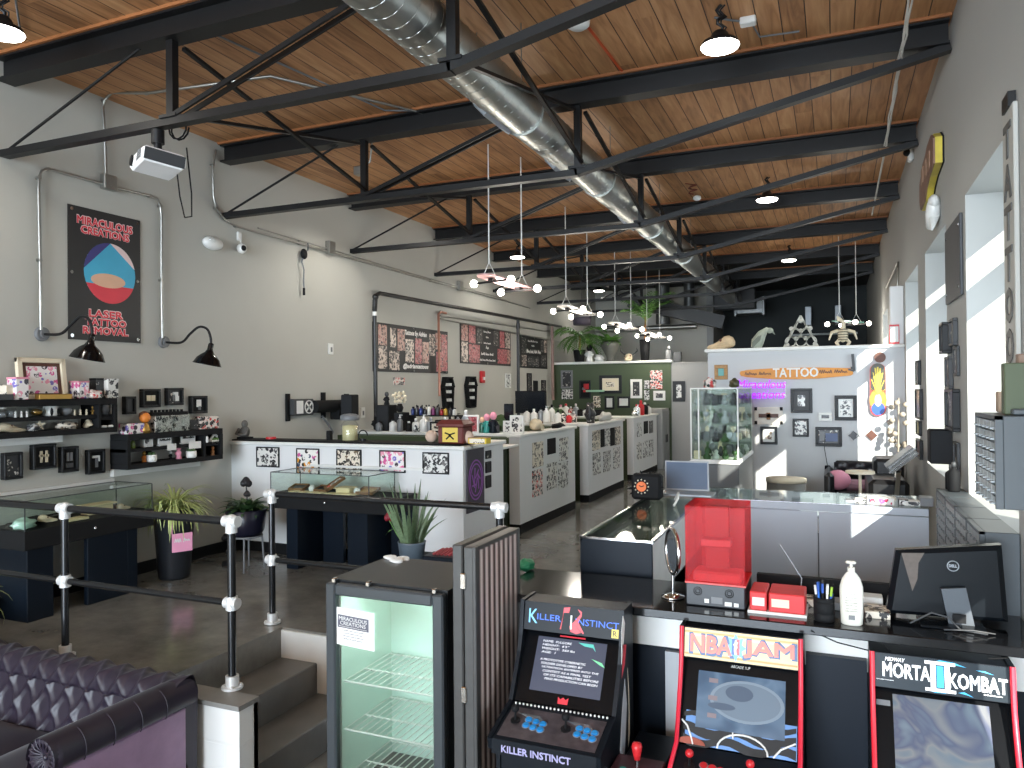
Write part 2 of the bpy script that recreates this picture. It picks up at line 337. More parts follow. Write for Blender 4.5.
# ------------------------------------------------------------------ half walls of the work stations
ANG = None
def half_wall(name, x0, x1, y0, y1, cap=True):
    h = 1.03
    m = MB(); m.box(x0, x1, y0, y1, .1, h); o = struct(name, m, PART)
    m = MB(); m.box(x0-.002 if x1-x0 < .5 else x0+.004, x1+.004, y0+.01, y1-.002, 0, .1); m.build('skirting', MATT, o)
    if cap:
        m = MB(); m.box(x0-.02, x1+.03, y0-.03, y1+.02, h, h+.035, b=.008); m.build('cap', WHT, o)
    return o
half_wall('wall_partition_front', XL, -2.92, 5.77, 5.9); half_wall('wall_partition_front_end', -3.05, -2.92, 5.9, 6.62)
half_wall('wall_partition_2', -3.22, -3.1, 7.46, 9.33); half_wall('wall_partition_3', -3.2, -3.08, 9.84, 11.69); half_wall('wall_partition_4', -3.2, -3.09, 12.4, 14.2)
m = MB(); m.box(XL, -3.22, 7.5, 7.62, 0, 1.02); o = struct('wall_divider_2', m, GRNW)
m = MB(); m.box(XL, -3.2, 9.9, 10.02, 0, 1.02); struct('wall_divider_3', m, GRNW)
m = MB(); m.box(XL, -3.2, 12.45, 12.57, 0, 1.02); struct('wall_divider_4', m, GRNW)
m = MB(); m.box(XL, -2.97, 15.0, 15.12, 0, 2.05); struct('wall_green', m, GRNW)
m = MB(); m.box(XL, -2.93, 14.94, 15.2, 2.05, 2.1, b=.01); struct('trim_3', m, WHT)
m = MB(); m.box(-2.97, -1.2, 15.02, 15.12, 0, 2.02); struct('wall_grey_back', m, MIDG)
m = MB(); m.box(-2.95, -1.2, 14.99, 15.18, 2.02, 2.05); struct('trim_4', m, MIDG)
YP = 9.6
m = MB(); m.box(-1.44, XR, YP, YP+.12, 0, 1.98); struct('wall_partition_right', m, pm('partition_grey', (196, 197, 198), .6, ns=3, var=.02))
m = MB(); m.box(-1.48, XR, YP-.035, YP+.15, 1.98, 2.022, b=.01); struct('trim_5', m, WHT)
# ------------------------------------------------------------------ roof trusses
TY = [3.56, 5.69, 7.8, 9.93, 12.03, 14.15, 16.25, 18.35]
TL = ['nearest the camera, carrying the projector', 'second from the camera', 'third from the camera', 'fourth from the camera', 'fifth from the camera', 'sixth from the camera', 'seventh from the camera', 'at the dark back of the room']
NAIL = pm('nailer_wood', (150, 94, 52), .6, ns=8, var=.25)
PX = (-3.84, -1.84)
for y, lb in zip(TY, TL):
    if y > 18.2: continue
    t = thing('roof_truss', 'black steel roof truss spanning wall to wall, '+lb, 'truss', (0, y, 3.78), 'black roof trusses')
    m = MB(); m.box(XL+.02, XR-.02, y-.07, y+.07, 3.775, 3.79); m.box(XL+.02, XR-.02, y-.07, y+.07, 3.925, 3.94); m.box(XL+.02, XR-.02, y-.012, y+.012, 3.79, 3.925); m.build('top_beam', STEEL, t)
    m = MB(); m.box(XL+.01, XR-.01, y-.09, y+.09, 3.94, 3.96); m.build('nailer', NAIL, t)
    m = MB(); m.bar((XL+.01, y, 3.265), (-1.84, y, 3.25), .07, .05); m.bar((-1.86, y, 3.25), (XR-.01, y, 3.765), .07, .05); m.build('bottom_chord', STEEL, t)
    for x in PX:
        m = MB(); m.bar((x, y, 3.275), (x, y, 3.776), .055, .05, up=(0, 1, 0)); m.box(x-.07, x+.07, y-.045, y+.045, 3.28, 3.3); m.build('post', STEEL, t)
    m = MB(); m.tube([(XL+.03, y, 3.285), (-4.12, y, 3.78)], .011, 6); m.build('tie_rod', STEEL, t)
    m = MB()
    for dy in (-.032, .032): m.bar((-3.8, y+dy, 3.29), (-2.28, y+dy, 3.775), .016, .03)
    m.build('diagonal', STEEL, t)
for y0, y1, lb in zip(TY[:-2], TY[1:-1], ['between the first and second truss', 'between the second and third truss', 'between the third and fourth truss', 'between the fourth and fifth truss', 'between the fifth and sixth truss', 'between the sixth and seventh truss']):
    for x, sd in zip(PX, ('left', 'duct')):
        t = thing('cross_brace', 'black steel cross brace in the %s row %s' % (sd, lb), 'brace', (x, (y0+y1)/2, 3.3), 'cross braces between the trusses')
        m = MB(); m.bar((x-.012, y0+.05, 3.32), (x-.012, y1-.05, 3.74), .03, .022); m.build('brace_bar', STEEL, t)
        m = MB(); m.bar((x+.045, y0+.05, 3.74), (x+.045, y1-.05, 3.32), .03, .022); m.build('brace_bar', STEEL, t)
# ------------------------------------------------------------------ duct
dx, dz, dr = -2.035, 3.53, .158
t = thing('spiral_duct', 'galvanised spiral air duct running the length of the ceiling', 'duct', (dx, 1.4, dz))
DUCT = pm('duct_steel', (178, 180, 176), .36, 1, ns=6, var=.14)
m = MB(); rs = []; y = 1.4; n = 28
while y < 17.6:
    for o, r in ((0, dr),):
        rs.append([Vector((dx+r*math.cos(2*PI*i/n), y+o, dz+r*math.sin(2*PI*i/n))) for i in range(n)])
    y += .112
m.rings(rs); m.build('duct_body', DUCT, t)
m = MB(); m.tube([(dx+dr*math.cos(2*PI*k/18), 1.4+.112*k/18, dz+dr*math.sin(2*PI*k/18)) for k in range(int(16.1/.112*18))], .0035, 4); m.build('spiral_seam', DUCT, t)
for y in (1.95, 5.0, 6.9, 9.1, 11.2, 13.3):
    m = MB(); m.cyl((dx, y, dz), (dx, y+.02, dz), dr+.012, n=28); m.cyl((dx, y+.02, dz), (dx, y+.13, dz), dr+.005, n=28); m.build('coupling', DUCT, t)
a0 = math.radians(222)
for y in (4.75, 6.1, 8.41, 10.83):
    Mg = FM((dx+(dr+.012)*math.cos(a0), y, dz+(dr+.012)*math.sin(a0)), (0, 1, 0), (-math.sin(a0), math.cos(a0), 0)) if False else FM((dx+(dr+.008)*math.cos(a0), y, dz+(dr+.008)*math.sin(a0)), (0, 1, 0), (-math.sin(a0), 0, math.cos(a0)))
    m = MB(); m.box(-.21, .21, -.065, .065, -.03, .006, M=Mg, b=.003)
    for k in range(9): m.box(-.19, .19, -.056+k*.0128, -.05+k*.0128, .005, .012, M=Mg)
    m.build('register', SILV, t)
m = MB(); m.sph((dx+.12, 2.75, dz+.02), (.09, .13, .12)); m.build('branch_saddle', DUCT, t)
for y in (2.6, 4.6, 6.75, 8.9, 11, 13.1, 15.2, 17.0):
    m = MB(); m.tube([(dx-dr-.004, y, dz), (dx-dr-.004, y, ZC)], .004, 4); m.tube([(dx+dr+.004, y, dz), (dx+dr+.004, y, ZC)], .004, 4); m.build('hanger', GALV, t)
# dark ductwork at the back
m = MB(); m.box(-2.5, -1.6, 17.6, 17.85, 3.3, 3.75, b=.02); tag(m.build('plenum_box', pm('dark_plenum', (48, 50, 52), .5)), 'dark plenum box at the far end of the spiral duct', 'duct')
m = MB(); m.box(-2.05, -1.45, 17.9, 18.15, 3.2, 3.56, b=.03); m.box(-2.08, -2.04, 17.87, 18.18, 3.17, 3.59); m.box(-1.47, -1.43, 17.87, 18.18, 3.17, 3.59); tag(m.build('foil_duct', pm('foil', (110, 112, 112), .4, .9, ns=9, var=.4, bump=.5)), 'foil wrapped duct section in the dark back corner', 'duct')
m = MB(); m.bar((-4.2, 16.6, 3.5), (-2.2, 16.9, 2.95), .3, .28); tag(m.build('slanted_duct', pm('dark_duct', (46, 48, 50), .5)), 'dark slanted square duct above the grey back wall', 'duct')
m = MB(); m.tube([(-5.3, 17.6, 2.95), (-2.9, 17.6, 2.95)], .06, 10); tag(m.build('pipe', GALV), 'horizontal grey pipe high across the back wall', 'pipe')
m = MB(); m.tube([(-3.6, 17.3, 3.0), (-3.6, 17.3, ZC)], .16, 14); m.tube([(-3.0, 17.3, 3.2), (-3.0, 17.3, ZC)], .12, 14); tag(m.build('vertical_duct', pm('dull_duct', (110, 112, 112), .4, .8)), 'pair of vertical duct drops in front of the back wall', 'duct')
m = MB(); m.tube([(-.9, 18.8, 2.75), (.5, 18.8, 2.75)], .025, 6); tag(m.build('tube_light', pm('unlit_tube', (170, 176, 176), .4)), 'unlit tube light across the dark back wall', 'light')
for x in (-.55, .1):
    m = MB(); m.box(x-.07, x+.07, 19.3, 19.5, 3.0, 3.45, b=.01); tag(m.build('vent_box', SILV), 'grey vent box hanging in the dark back room, '+('left one' if x < 0 else 'right one'), 'vent')
# ------------------------------------------------------------------ lamps
def highbay(u, v, label, z=3.7, pw=32, s=1.12):
    p = wz(u, v, z); t = thing('ceiling_lamp', label, 'lamp', p, 'round LED ceiling lamps')
    m = MB(); m.lathe(p, [(.03*s, .1), (.045*s, .085), (.06*s, .045), (.1*s, .03), (.106*s, .012), (.106*s, .004), (.1*s, .002)], 24); m.build('housing', BLK, t)
    m = MB(); m.lathe(p, [(.0, -.024), (.06*s, -.02), (.1*s, -.008), (.107*s, .004), (.0, .005)], 24); m.build('lens', LED, t)
    m = MB(); pts = [p+Vector((.02*math.sin(k*1.9), .015*math.cos(k*1.3), .1+k*(ZC-z-.1)/7)) for k in range(8)]; m.tube(pts, .012, 6); m.tube([q+Vector((.02, .01, 0)) for q in pts], .006, 5); m.build('cord', BLK, t)
    l = bpy.data.lights.new('ceiling_spot', 'SPOT'); l.energy = pw; l.spot_size = math.radians(150); l.spot_blend = .6; l.color = (1, .95, .86); l.shadow_soft_size = .09
    lo = bpy.data.objects.new('ceiling_spot', l); C.objects.link(lo); lo.location = p-Vector((0, 0, .03)); return t
highbay(720, 47, 'lit round ceiling lamp nearest the right of the duct')
highbay(767, 200, 'lit round ceiling lamp above the white partition, hanging from a coil of cable')
highbay(517.5, 257.5, 'lit round ceiling lamp just right of the first skateboard chandelier')
highbay(599, 291, 'small far lit ceiling lamp above the back wall plants')
highbay(789, 260.5, 'lit round ceiling lamp at the edge of the dark back area')
highbay(2, 33, 'lit round ceiling lamp at the left edge of the view')
for x, y in ((-.65, 1.0), (-4.6, -.6), (-.65, -2.8), (-4.6, 7.2)):  # added fill spots with no lamp housing, mostly out of view
    l = bpy.data.lights.new('ceiling_spot', 'SPOT'); l.energy = 34; l.spot_size = math.radians(150); l.spot_blend = .6; l.color = (1, .95, .86); l.shadow_soft_size = .09
    lo = bpy.data.objects.new('ceiling_spot', l); C.objects.link(lo); lo.location = (x, y, 3.65)
def skate_lamp(c, cords, label, deckm, yaw=.25, tilt=.1, pw=24, bulbs=4):
    c = Vector(c); t = thing('skateboard_chandelier', label, 'chandelier', c, 'skateboard chandeliers')
    ax = Vector((math.sin(yaw), math.cos(yaw), -tilt)).normalized(); sd = Vector((ax.y, -ax.x, 0)).normalized(); up = sd.cross(ax)
    Md = FM(c, ax, -sd)
    if Md.col[2].z < 0: Md = FM(c, ax, sd)
    poly = []
    for k in range(24):
        a = 2*PI*k/24; x = .29*math.copysign(1, math.cos(a))+.11*math.cos(a); poly.append((x, .105*math.sin(a)))
    m = MB(); m.prism(poly, .012, M=Md); m.build('deck', deckm, t)
    for s in (-.22, .22):
        q = Md @ Vector((s, 0, -.03))
        m = MB(); m.cyl(q+sd*.2, q-sd*.2, .011, n=8); m.box(-.03, .03, -.03, .03, -.03, 0, M=Md @ Matrix.Translation((s, 0, 0))); m.build('truck_bar', BLK, t)
        for e in (-1, 1):
            m = MB(); m.sph(q+sd*.235*e, .038, 12, 8); m.build('bulb', BULB, t)
    for s in (-.27, .27):
        a = Md @ Vector((s, 0, .012)); hk = a+Vector((0, 0, .14))
        m = MB(); m.tube([a+sd*.08, hk], .004, 4); m.tube([a-sd*.08, hk], .004, 4); m.tube([hk, (hk.x, hk.y, ZC)], .007, 5); m.build('suspension_cord', PLAS, t)
    l = bpy.data.lights.new('bulb_light', 'POINT'); l.energy = pw; l.color = (1, .93, .82); l.shadow_soft_size = .15
    lo = bpy.data.objects.new('bulb_light', l); C.objects.link(lo); lo.location = c-Vector((0, 0, .12))
DK1 = pm('deck_pink', (206, 160, 160), .5, ns=5, var=.2); DK2 = pm('deck_white', (216, 210, 204), .5); DK3 = pm('deck_green', (70, 120, 110), .5)
skate_lamp((-3.04, 7.0, 2.62), 0, 'skateboard chandelier with pink and white deck, nearest the camera', DK1)
skate_lamp((-3.19, 9.75, 2.6), 0, 'white skateboard chandelier, second from the camera, above the palm', DK2)
skate_lamp((-3.22, 12.3, 2.58), 0, 'skateboard chandelier, third from the camera, above the green wall', DK2)
skate_lamp((-3.2, 14.5, 2.56), 0, 'skateboard chandelier farthest back, in front of the tall palm', DK2)
p = wy(848, 322, 13.5); skate_lamp(p, 0, 'green skateboard chandelier behind the white partition on the right', DK3, yaw=.5, tilt=0)
m = MB(); p = wy(576, 321, 9.0); m.cyl(p-Vector((0, 0, .07)), p+Vector((0, 0, .09)), .14, n=20); tag(m.build('drum_speaker', pm('dark_drum', (60, 54, 62), .6)), 'dark round drum shade just below the second chandelier', 'shade') if False else None
# ------------------------------------------------------------------ generic small things
def picture(M, w, h, label, fm=None, art=F1, bw=.02, d=.025, matw=0, matm=None, cat='picture', group=None, name='framed_picture', pane=False, ins=None):
    t = thing(name, label, cat, M.translation, group)
    if bw:
        m = MB()
        for x0, x1, y0, y1 in ((-w/2, w/2, h/2-bw, h/2), (-w/2, w/2, -h/2, -h/2+bw), (-w/2, -w/2+bw, -h/2+bw, h/2-bw), (w/2-bw, w/2, -h/2+bw, h/2-bw)):
            m.box(x0, x1, y0, y1, .001, d, b=.003, M=M)
        m.build('frame', fm or BLK, t)
    iw, ih = w/2-bw, h/2-bw
    if matw:
        m = MB(); m.box(-iw, iw, -ih, ih, .002, d*.45, M=M); m.build('mat_board', matm or WHT, t); iw -= matw; ih -= matw
    m = MB(); m.box(-iw, iw, -ih, ih, .002, d*.6 if bw else d, M=M); m.build('artwork', art, t)
    if ins:
        for (x, y, ww, hh, mm) in ins:
            q = MB(); z0_ = d*.6 if bw else d; q.box(x*iw-ww*iw, x*iw+ww*iw, y*ih-hh*ih, y*ih+hh*ih, z0_, z0_+d*.15, M=M); q.build('motif', mm, t)
    return t
def rect(fn, fr, u0, v0, u1, v1, plane, off=0):
    a = fn(u0, v0, plane); b = fn(u1, v1, plane); c = (a+b)/2
    if fr is FF: return FF(c.x, plane-off, c.z), abs(b.x-a.x), abs(a.z-b.z)
    if fr is FL: return FL(plane+off, c.y, c.z), abs(b.y-a.y), abs(a.z-b.z)
    return FR(plane-off, c.y, c.z), abs(b.y-a.y), abs(a.z-b.z)
def picL(u0, v0, u1, v1, label, **k): M, w, h = rect(wx, FL, u0, v0, u1, v1, k.pop('x', XL)); return picture(M, w, h, label, **k)
def picF(u0, v0, u1, v1, y, label, **k): M, w, h = rect(wy, FF, u0, v0, u1, v1, y); return picture(M, w, h, label, **k)
def box_item(c, d, label, mat, cat='box', name='box', group=None, rz=0, face=None, face_side='-y', lid=None):
    """a box standing on c (centre of its bottom)"""
    c = Vector(c); Mz = Matrix.Translation(c) @ Matrix.Rotation(rz, 4, 'Z')
    t = thing(name, label, cat, c, group)
    m = MB(); m.box(-d[0]/2, d[0]/2, -d[1]/2, d[1]/2, 0, d[2], b=min(d)*.06, M=Mz); m.build('body', mat, t)
    if face:
        m = MB()
        if face_side == '-y': m.box(-d[0]*.42, d[0]*.42, -d[1]/2-.002, -d[1]/2+.002, d[2]*.1, d[2]*.9, M=Mz)
        else: m.box(d[0]/2-.002, d[0]/2+.002, -d[1]*.42, d[1]*.42, d[2]*.1, d[2]*.9, M=Mz)
        m.build('label_face', face, t)
    if lid:
        m = MB(); m.box(-d[0]*.52, d[0]*.52, -d[1]*.52, d[1]*.52, d[2]*.96, d[2]*1.06, b=min(d)*.04, M=Mz); m.build('lid', lid, t)
    return t
def jar(c, r, h, label, body=CLEAR, lid=PLAS, fill=None, cat='jar', name='jar', group=None):
    c = Vector(c); t = thing(name, label, cat, c, group)
    m = MB(); m.lathe(c, [(0, 0), (r*.9, 0), (r, h*.06), (r, h*.68), (r*.7, h*.8), (r*.7, h*.84), (0, h*.84)], 14); m.build('body', body, t)
    if fill: m = MB(); m.lathe(c, [(0, h*.03), (r*.86, h*.04), (r*.86, h*.5), (0, h*.55)], 10); m.build('contents', fill, t)
    m = MB(); m.lathe(c, [(0, h*.82), (r*.78, h*.82), (r*.78, h*.98), (r*.7, h), (0, h)], 14); m.build('lid', lid, t)
    return t
def bottle(c, r, h, label, body, cap, group=None, pump=False, band=None):
    c = Vector(c); t = thing('bottle', label, 'bottle', c, group)
    m = MB(); m.lathe(c, [(0, 0), (r*.92, 0), (r, h*.04), (r, h*.6), (r*.85, h*.68), (r*.36, h*.76), (r*.34, h*.84), (0, h*.84)], 12); m.build('body', body, t)
    m = MB()
    if pump: m.cyl(c+Vector((0, 0, h*.82)), c+Vector((0, 0, h*.97)), r*.16, n=8); m.lathe(c, [(0, h*.82), (r*.4, h*.82), (r*.4, h*.87), (0, h*.87)], 10); m.bar(c+Vector((-r*.2, 0, h*.98)), c+Vector((r*.9, 0, h*.97)), r*.3, h*.03)
    else: m.lathe(c, [(0, h*.82), (r*.42, h*.82), (r*.36, h*.98), (0, h)], 10)
    m.build('cap', cap, t)
    if band: m = MB(); m.lathe(c, [(r*1.01, h*.18), (r*1.015, h*.19), (r*1.015, h*.5), (r*1.01, h*.51)], 12, cap=False); m.build('paper_label', band, t)
    return t
def bowl(c, r, h, label, mat, fill=None, cat='bowl', name='bowl'):
    c = Vector(c); t = thing(name, label, cat, c)
    m = MB(); m.lathe(c, [(0, 0), (r*.55, 0), (r*.85, h*.4), (r, h), (r*.93, h), (r*.78, h*.4), (r*.45, h*.1), (0, h*.1)], 16); m.build('body', mat, t)
    if fill: m = MB(); m.sph(c+Vector((0, 0, h*.55)), (r*.7, r*.7, h*.4), 10, 6); m.build('contents', fill, t)
    return t
def figurine(c, h, label, body=BONE, head=None, cat='figurine', arms=True, group=None):
    c = Vector(c); t = thing('figurine', label, cat, c, group)
    m = MB(); m.lathe(c, [(0, 0), (h*.2, 0), (h*.22, h*.05), (h*.15, h*.25), (h*.2, h*.42), (h*.13, h*.58), (h*.06, h*.64), (0, h*.66)], 12)
    if arms:
        for s in (-1, 1): m.tube([c+Vector((s*h*.13, 0, h*.55)), c+Vector((s*h*.25, -h*.06, h*.4)), c+Vector((s*h*.13, -h*.16, h*.33))], [h*.055, h*.05, h*.04], 6)
    m.build('body', body, t)
    m = MB(); m.sph(c+Vector((0, 0, h*.79)), (h*.16, h*.17, h*.2), 12, 8)
    for s in (-1, 1): m.sph(c+Vector((s*h*.15, 0, h*.8)), (h*.03, h*.04, h*.06), 6, 5)
    m.sph(c+Vector((0, -h*.165, h*.77)), (h*.03, h*.04, h*.04), 6, 5); m.build('head', head or body, t)
    return t
def skull(c, s, label, yaw=0, horns=False, mat=BONE, snout=1.0, cat='skull'):
    """an animal skull lying with its snout along yaw"""
    c = Vector(c); Mz = Matrix.Translation(c) @ Matrix.Rotation(yaw, 4, 'Z'); t = thing('animal_skull', label, cat, c)
    m = MB()
    prof = [(-.5, .30, .12, .10), (-.42, .34, .24, .2), (-.25, .36, .30, .26), (-.05, .34, .3, .25), (.12, .28, .24, .2), (.3, .22, .17, .15), (.5, .17, .12, .11), (.68, .14, .1, .09), (.74, .13, .05, .05)]
    m.rings([[(x*s*snout, y*s*math.cos(2*PI*i/12)*.9, s*(zc-.06)+z*s*math.sin(2*PI*i/12)) for i in range(12)] for x, zc, y, z in prof], M=Mz)
    m.build('cranium', mat, t)
    m = MB()
    for e in (-1, 1):
        m.tube([Mz @ Vector(q) for q in ((-.3*s, e*.22*s, .16*s), (0, e*.17*s, .05*s), (.35*s*snout, e*.1*s, .03*s), (.66*s*snout, e*.05*s, .05*s))], [.05*s, .055*s, .045*s, .03*s], 8)
        m.tube([Mz @ Vector(q) for q in ((-.3*s, e*.24*s, .3*s), (-.02*s, e*.32*s, .26*s), (.2*s, e*.2*s, .22*s))], .025*s, 6)
    m.build('jaw', mat, t)
    m = MB()
    for e in (-1, 1): m.sph(Mz @ Vector((.08*s, e*.2*s, .36*s)), (.06*s, .05*s, .06*s), 8, 6)
    m.build('eye_socket', BROWN, t)
    if horns:
        m = MB()
        for e in (-1, 1): m.tube([Mz @ Vector(q) for q in ((-.4*s, e*.16*s, .42*s), (-.5*s, e*.4*s, .55*s), (-.35*s, e*.62*s, .75*s), (-.15*s, e*.6*s, .95*s))], [.08*s, .07*s, .045*s, .012*s], 8)
        m.build('horn', DGREY, t)
    return t
def shell(c, s, label, mat=BONE):
    c = Vector(c); m = MB(); pts = []; rs = []
    for k in range(26):
        a = k*.55; q = k/25; r = s*.34*(1-q)**1.2
        pts.append(c+Vector((math.cos(a)*r*.8, s*(.5-q*.95)*.0+math.sin(a)*r*.6, s*.3+s*.0))+Vector((s*(q-.4)*.9, 0, math.sin(a+1)*r*.5))); rs.append(s*.3*(1-q)+.004)
    m.tube(pts, rs, 8); return tag(m.build('seashell', mat), label, 'shell')
def starfish(c, s, label, mat):
    c = Vector(c); poly = []
    for k in range(10): a = PI/2+k*PI/5; r = s if k % 2 == 0 else s*.32; poly.append((r*math.cos(a), r*math.sin(a)))
    m = MB(); m.prism(poly, s*.14, M=FM(c+Vector((0, 0, s*.8)), (.3, .95, 0), (0, 0, 1))); m.sph(c+Vector((s*.1, 0, s*.8)), (s*.14, s*.26, s*.26)); return tag(m.build('starfish', mat), label, 'starfish')
def rock(c, r, label, mat, name='coral', cat='coral', seed=1):
    q = random.Random(seed); ph = [q.random()*6 for _ in range(6)]
    m = MB(); m.sph(Vector(c)+Vector((0, 0, r[2]*.8)), r, 14, 10, fn=lambda d: 1+.22*math.sin(d.x*5+ph[0])*math.sin(d.y*6+ph[1])+.16*math.sin(d.z*7+ph[2]+d.x*4))
    return tag(m.build(name, mat, org=c), label, cat)
# ------------------------------------------------------------------ left wall: poster, gooseneck lamps, conduits
M, w, h = rect(wx, FL, 67, 204, 140, 342, XL)
a0, a1, a2, a3 = wx(67, 204, XL), wx(139.3, 220.5, XL), wx(138.6, 342.5, XL), wx(69, 340, XL)
yc = (a0.y+a1.y)/2; w = a1.y-a0.y; zt = (a0.z+a1.z)/2; zb = (a2.z+a3.z)/2; h = zt-zb
M = FL(XL, yc, (zt+zb)/2)
t = thing('poster', 'black hanging poster for laser tattoo removal with a blue oval', 'poster', M.translation)
m = MB(); m.box(-w/2, w/2, -h/2, h/2, .003, .009, M=M); m.build('banner_cloth', pm('poster_black', (38, 37, 37), .5), t)
PR = pm('poster_red', (222, 58, 74), .5); PW = pm('poster_pale', (240, 214, 212), .5); SKIN = pm('poster_tan', (226, 180, 150), .5)
def ptext(s, y, ww, hh):
    Mt = M @ Matrix.Translation((0, h/2-y*h, .0095)); text(s, PW, Mt, ww*w, hh*h, t, .001, off=.008); text(s, PR, M @ Matrix.Translation((-.002, h/2-y*h-.003, .0108)), ww*w, hh*h, t, .001, off=.003)
for s, y, ww, hh in (('MIRACULOUS', .095, .76, .056), ('CREATIONS', .165, .66, .054), ('LASER', .79, .46, .052), ('TATTOO', .856, .56, .05), ('REMOVAL', .922, .62, .052)): ptext(s, y, ww, hh)
def ell(cx, cy, rx, ry, mat, z, name, a0=0, a1=2*PI):
    m = MB(); m.prism([(cx*w+rx*w*math.cos(a0+(a1-a0)*k/36), h/2-cy*h+ry*h*math.sin(a0+(a1-a0)*k/36)) for k in range(36 if a1-a0 > 6.2 else 37)], .001, M=M @ Matrix.Translation((0, 0, z))); m.build(name, mat, t)
ell(.06, .47, .36, .235, pm('poster_blue', (70, 176, 212), .5), .0095, 'oval')
ell(.06, .47, .36, .235, PR, .0107, 'red_band', PI*1.13, PI*1.87); ell(.06, .47, .36, .235, pm('poster_navy', (62, 58, 122), .5), .0107, 'navy_band', PI*.5, PI*.98); ell(.06, .47, .36, .235, PW, .0107, 'white_band', PI*.08, PI*.5)
ell(.03, .53, .24, .055, SKIN, .0119, 'tan_disc')
m = MB()
for x in (-w/2+.03, w/2-.03):
    for y in (-h/2+.03, 0, h/2-.03): m.cyl(M @ Vector((x, y, .008)), M @ Vector((x, y, .013)), .014, n=12)
m.build('grommet', CHROME, t)
def gooseneck(base, path, sh, label):
    b = wx(*base, XL); y = b.y; P = [b]+[wy(u, v, y) for u, v in path]; t = thing('wall_lamp', label, 'lamp', b, 'gooseneck wall lamps')
    m = MB(); m.cyl(b, b+Vector((.03, 0, 0)), .055, .05, 18); m.cyl(b+Vector((.03, 0, 0)), b+Vector((.045, 0, 0)), .03, n=12); m.build('wall_plate', GREYP, t)
    pts = []                                                     # smooth the bends
    for i in range(len(P)-1):
        for k in range(6):
            q = k/6; p0 = P[max(i-1, 0)]; p1 = P[i]; p2 = P[i+1]; p3 = P[min(i+2, len(P)-1)]
            pts.append(.5*((2*p1)+(-p0+p2)*q+(2*p0-5*p1+4*p2-p3)*q*q+(-p0+3*p1-3*p2+p3)*q**3))
    pts.append(P[-1]); m = MB(); m.tube(pts, .011, 8); m.build('arm', BLK, t)
    e = P[-1]; GB = pm('gloss_black', (10, 10, 12), .15); ax = Vector((-.18, -.1, -1)).normalized()
    Mz = Matrix.Translation(e) @ ax.to_track_quat('Z', 'Y').to_matrix().to_4x4()
    m = MB(); m.lathe((0, 0, 0), [(.0, -.02), (.02, -.015), (.024, .0), (.024, .055), (.03, .06)], 16, M=Mz); m.build('socket', GB, t)
    m = MB(); m.lathe((0, 0, 0), [(.026, .045), (.038, .068), (.066, .09), (.094, .12), (.115, .165), (.12, .172), (.113, .166), (.09, .125), (.062, .096), (.03, .072)], 28, M=Mz, cap=False); m.build('shade', GB, t)
gooseneck((41, 334), [(60, 334), (71, 325), (80, 317), (88, 318.5), (91.5, 327), (92, 336)], 0, 'black gooseneck wall lamp overlapping the foot of the poster')
gooseneck((163, 342), [(181, 342.5), (190, 334), (199, 327), (207, 329), (210.5, 337), (211, 345)], 0, 'black gooseneck wall lamp right of the poster')
def conduit(px, label, r=.012, off=.03, name='conduit', mat=GALV, x=XL, ends=None):
    P = [wx(u, v, x+off) for u, v in px]+(ends or []); m = MB(); m.tube(P, r, 8)
    for p in P[1:-1:2]: m.cyl(p-Vector((off*.9, 0, 0)), p+Vector((r, 0, 0)), r*1.2, n=6)
    return tag(m.build(name, mat), label, 'pipe')
conduit([(41, 330), (40, 260), (38.5, 190), (39, 178), (42, 171), (48, 169), (103, 184)], 'steel conduit rising from the left gooseneck lamp to the junction box')
conduit([(109, 186), (150, 196), (157, 199), (160.5, 206), (161.5, 216), (161.5, 280), (162.5, 338)], 'steel conduit running down to the right gooseneck lamp')
p = wx(103, 102, XL+.03); conduit([(106, 178), (105, 140), (103, 108), (104.5, 100)], 'steel conduit from the junction box up along the ceiling', ends=[p+Vector((.1, 0, .06)), Vector((-5.0, p.y+.05, 3.93)), Vector((-3.9, p.y+.2, 3.935)), Vector((-3.2, p.y+1.4, 3.935)), Vector((-2.6, p.y+1.8, 3.935))])
m = MB(); p = wx(106, 183, XL); m.box(XL+.002, XL+.06, p.y-.06, p.y+.06, p.z-.06, p.z+.06, b=.006); tag(m.build('junction_box', GALV), 'square steel junction box above the poster', 'box')
conduit([(216, 150), (213, 165), (213.5, 196), (216, 208), (224, 219), (236, 226), (256, 232), (300, 243.5), (351, 258.5), (431, 281), (506, 301), (530, 308)], 'long thin conduit sloping away along the left wall')
conduit([(258, 228), (300, 240.5), (351, 255.5), (431, 279), (500, 297.5)], 'second thin conduit along the left wall just above the first', r=.008)
for u, v, lb in ((328, 248, 'small grey junction box on the conduit left of the pipes'), (458, 286, 'small grey junction box on the conduit beneath a chandelier')):
    p = wx(u, v, XL); m = MB(); m.box(XL+.002, XL+.07, p.y-.06, p.y+.06, p.z-.075, p.z+.075, b=.006); tag(m.build('junction_box', GALV), lb, 'box')
p = wx(210.5, 243.5, XL); t = thing('emergency_light', 'white oval emergency light on the left wall', 'light', p); m = MB(); m.sph(p+Vector((.03, 0, 0)), (.06, .12, .065), 16, 10); m.build('housing', PLAS, t)
m = MB(); m.sph(p+Vector((.075, -.05, .02)), (.025, .04, .03)); m.build('lamp_lens', CLEAR, t)
p = wx(238, 249, XL); t = thing('security_camera', 'white dome security camera under the conduit on the left wall', 'camera', p)
m = MB(); m.sph(p+Vector((.05, 0, 0)), .05, 14, 10); m.box(XL+.002, XL+.03, p.y-.03, p.y+.03, p.z+.08, p.z+.17, b=.01); m.tube([p+Vector((.02, 0, .1)), p+Vector((.04, .01, .04))], .006, 6); m.build('housing', PLAS, t)
m = MB(); m.sph(p+Vector((.078, -.012, .0)), .03, 10, 8); m.build('lens', MATT, t)
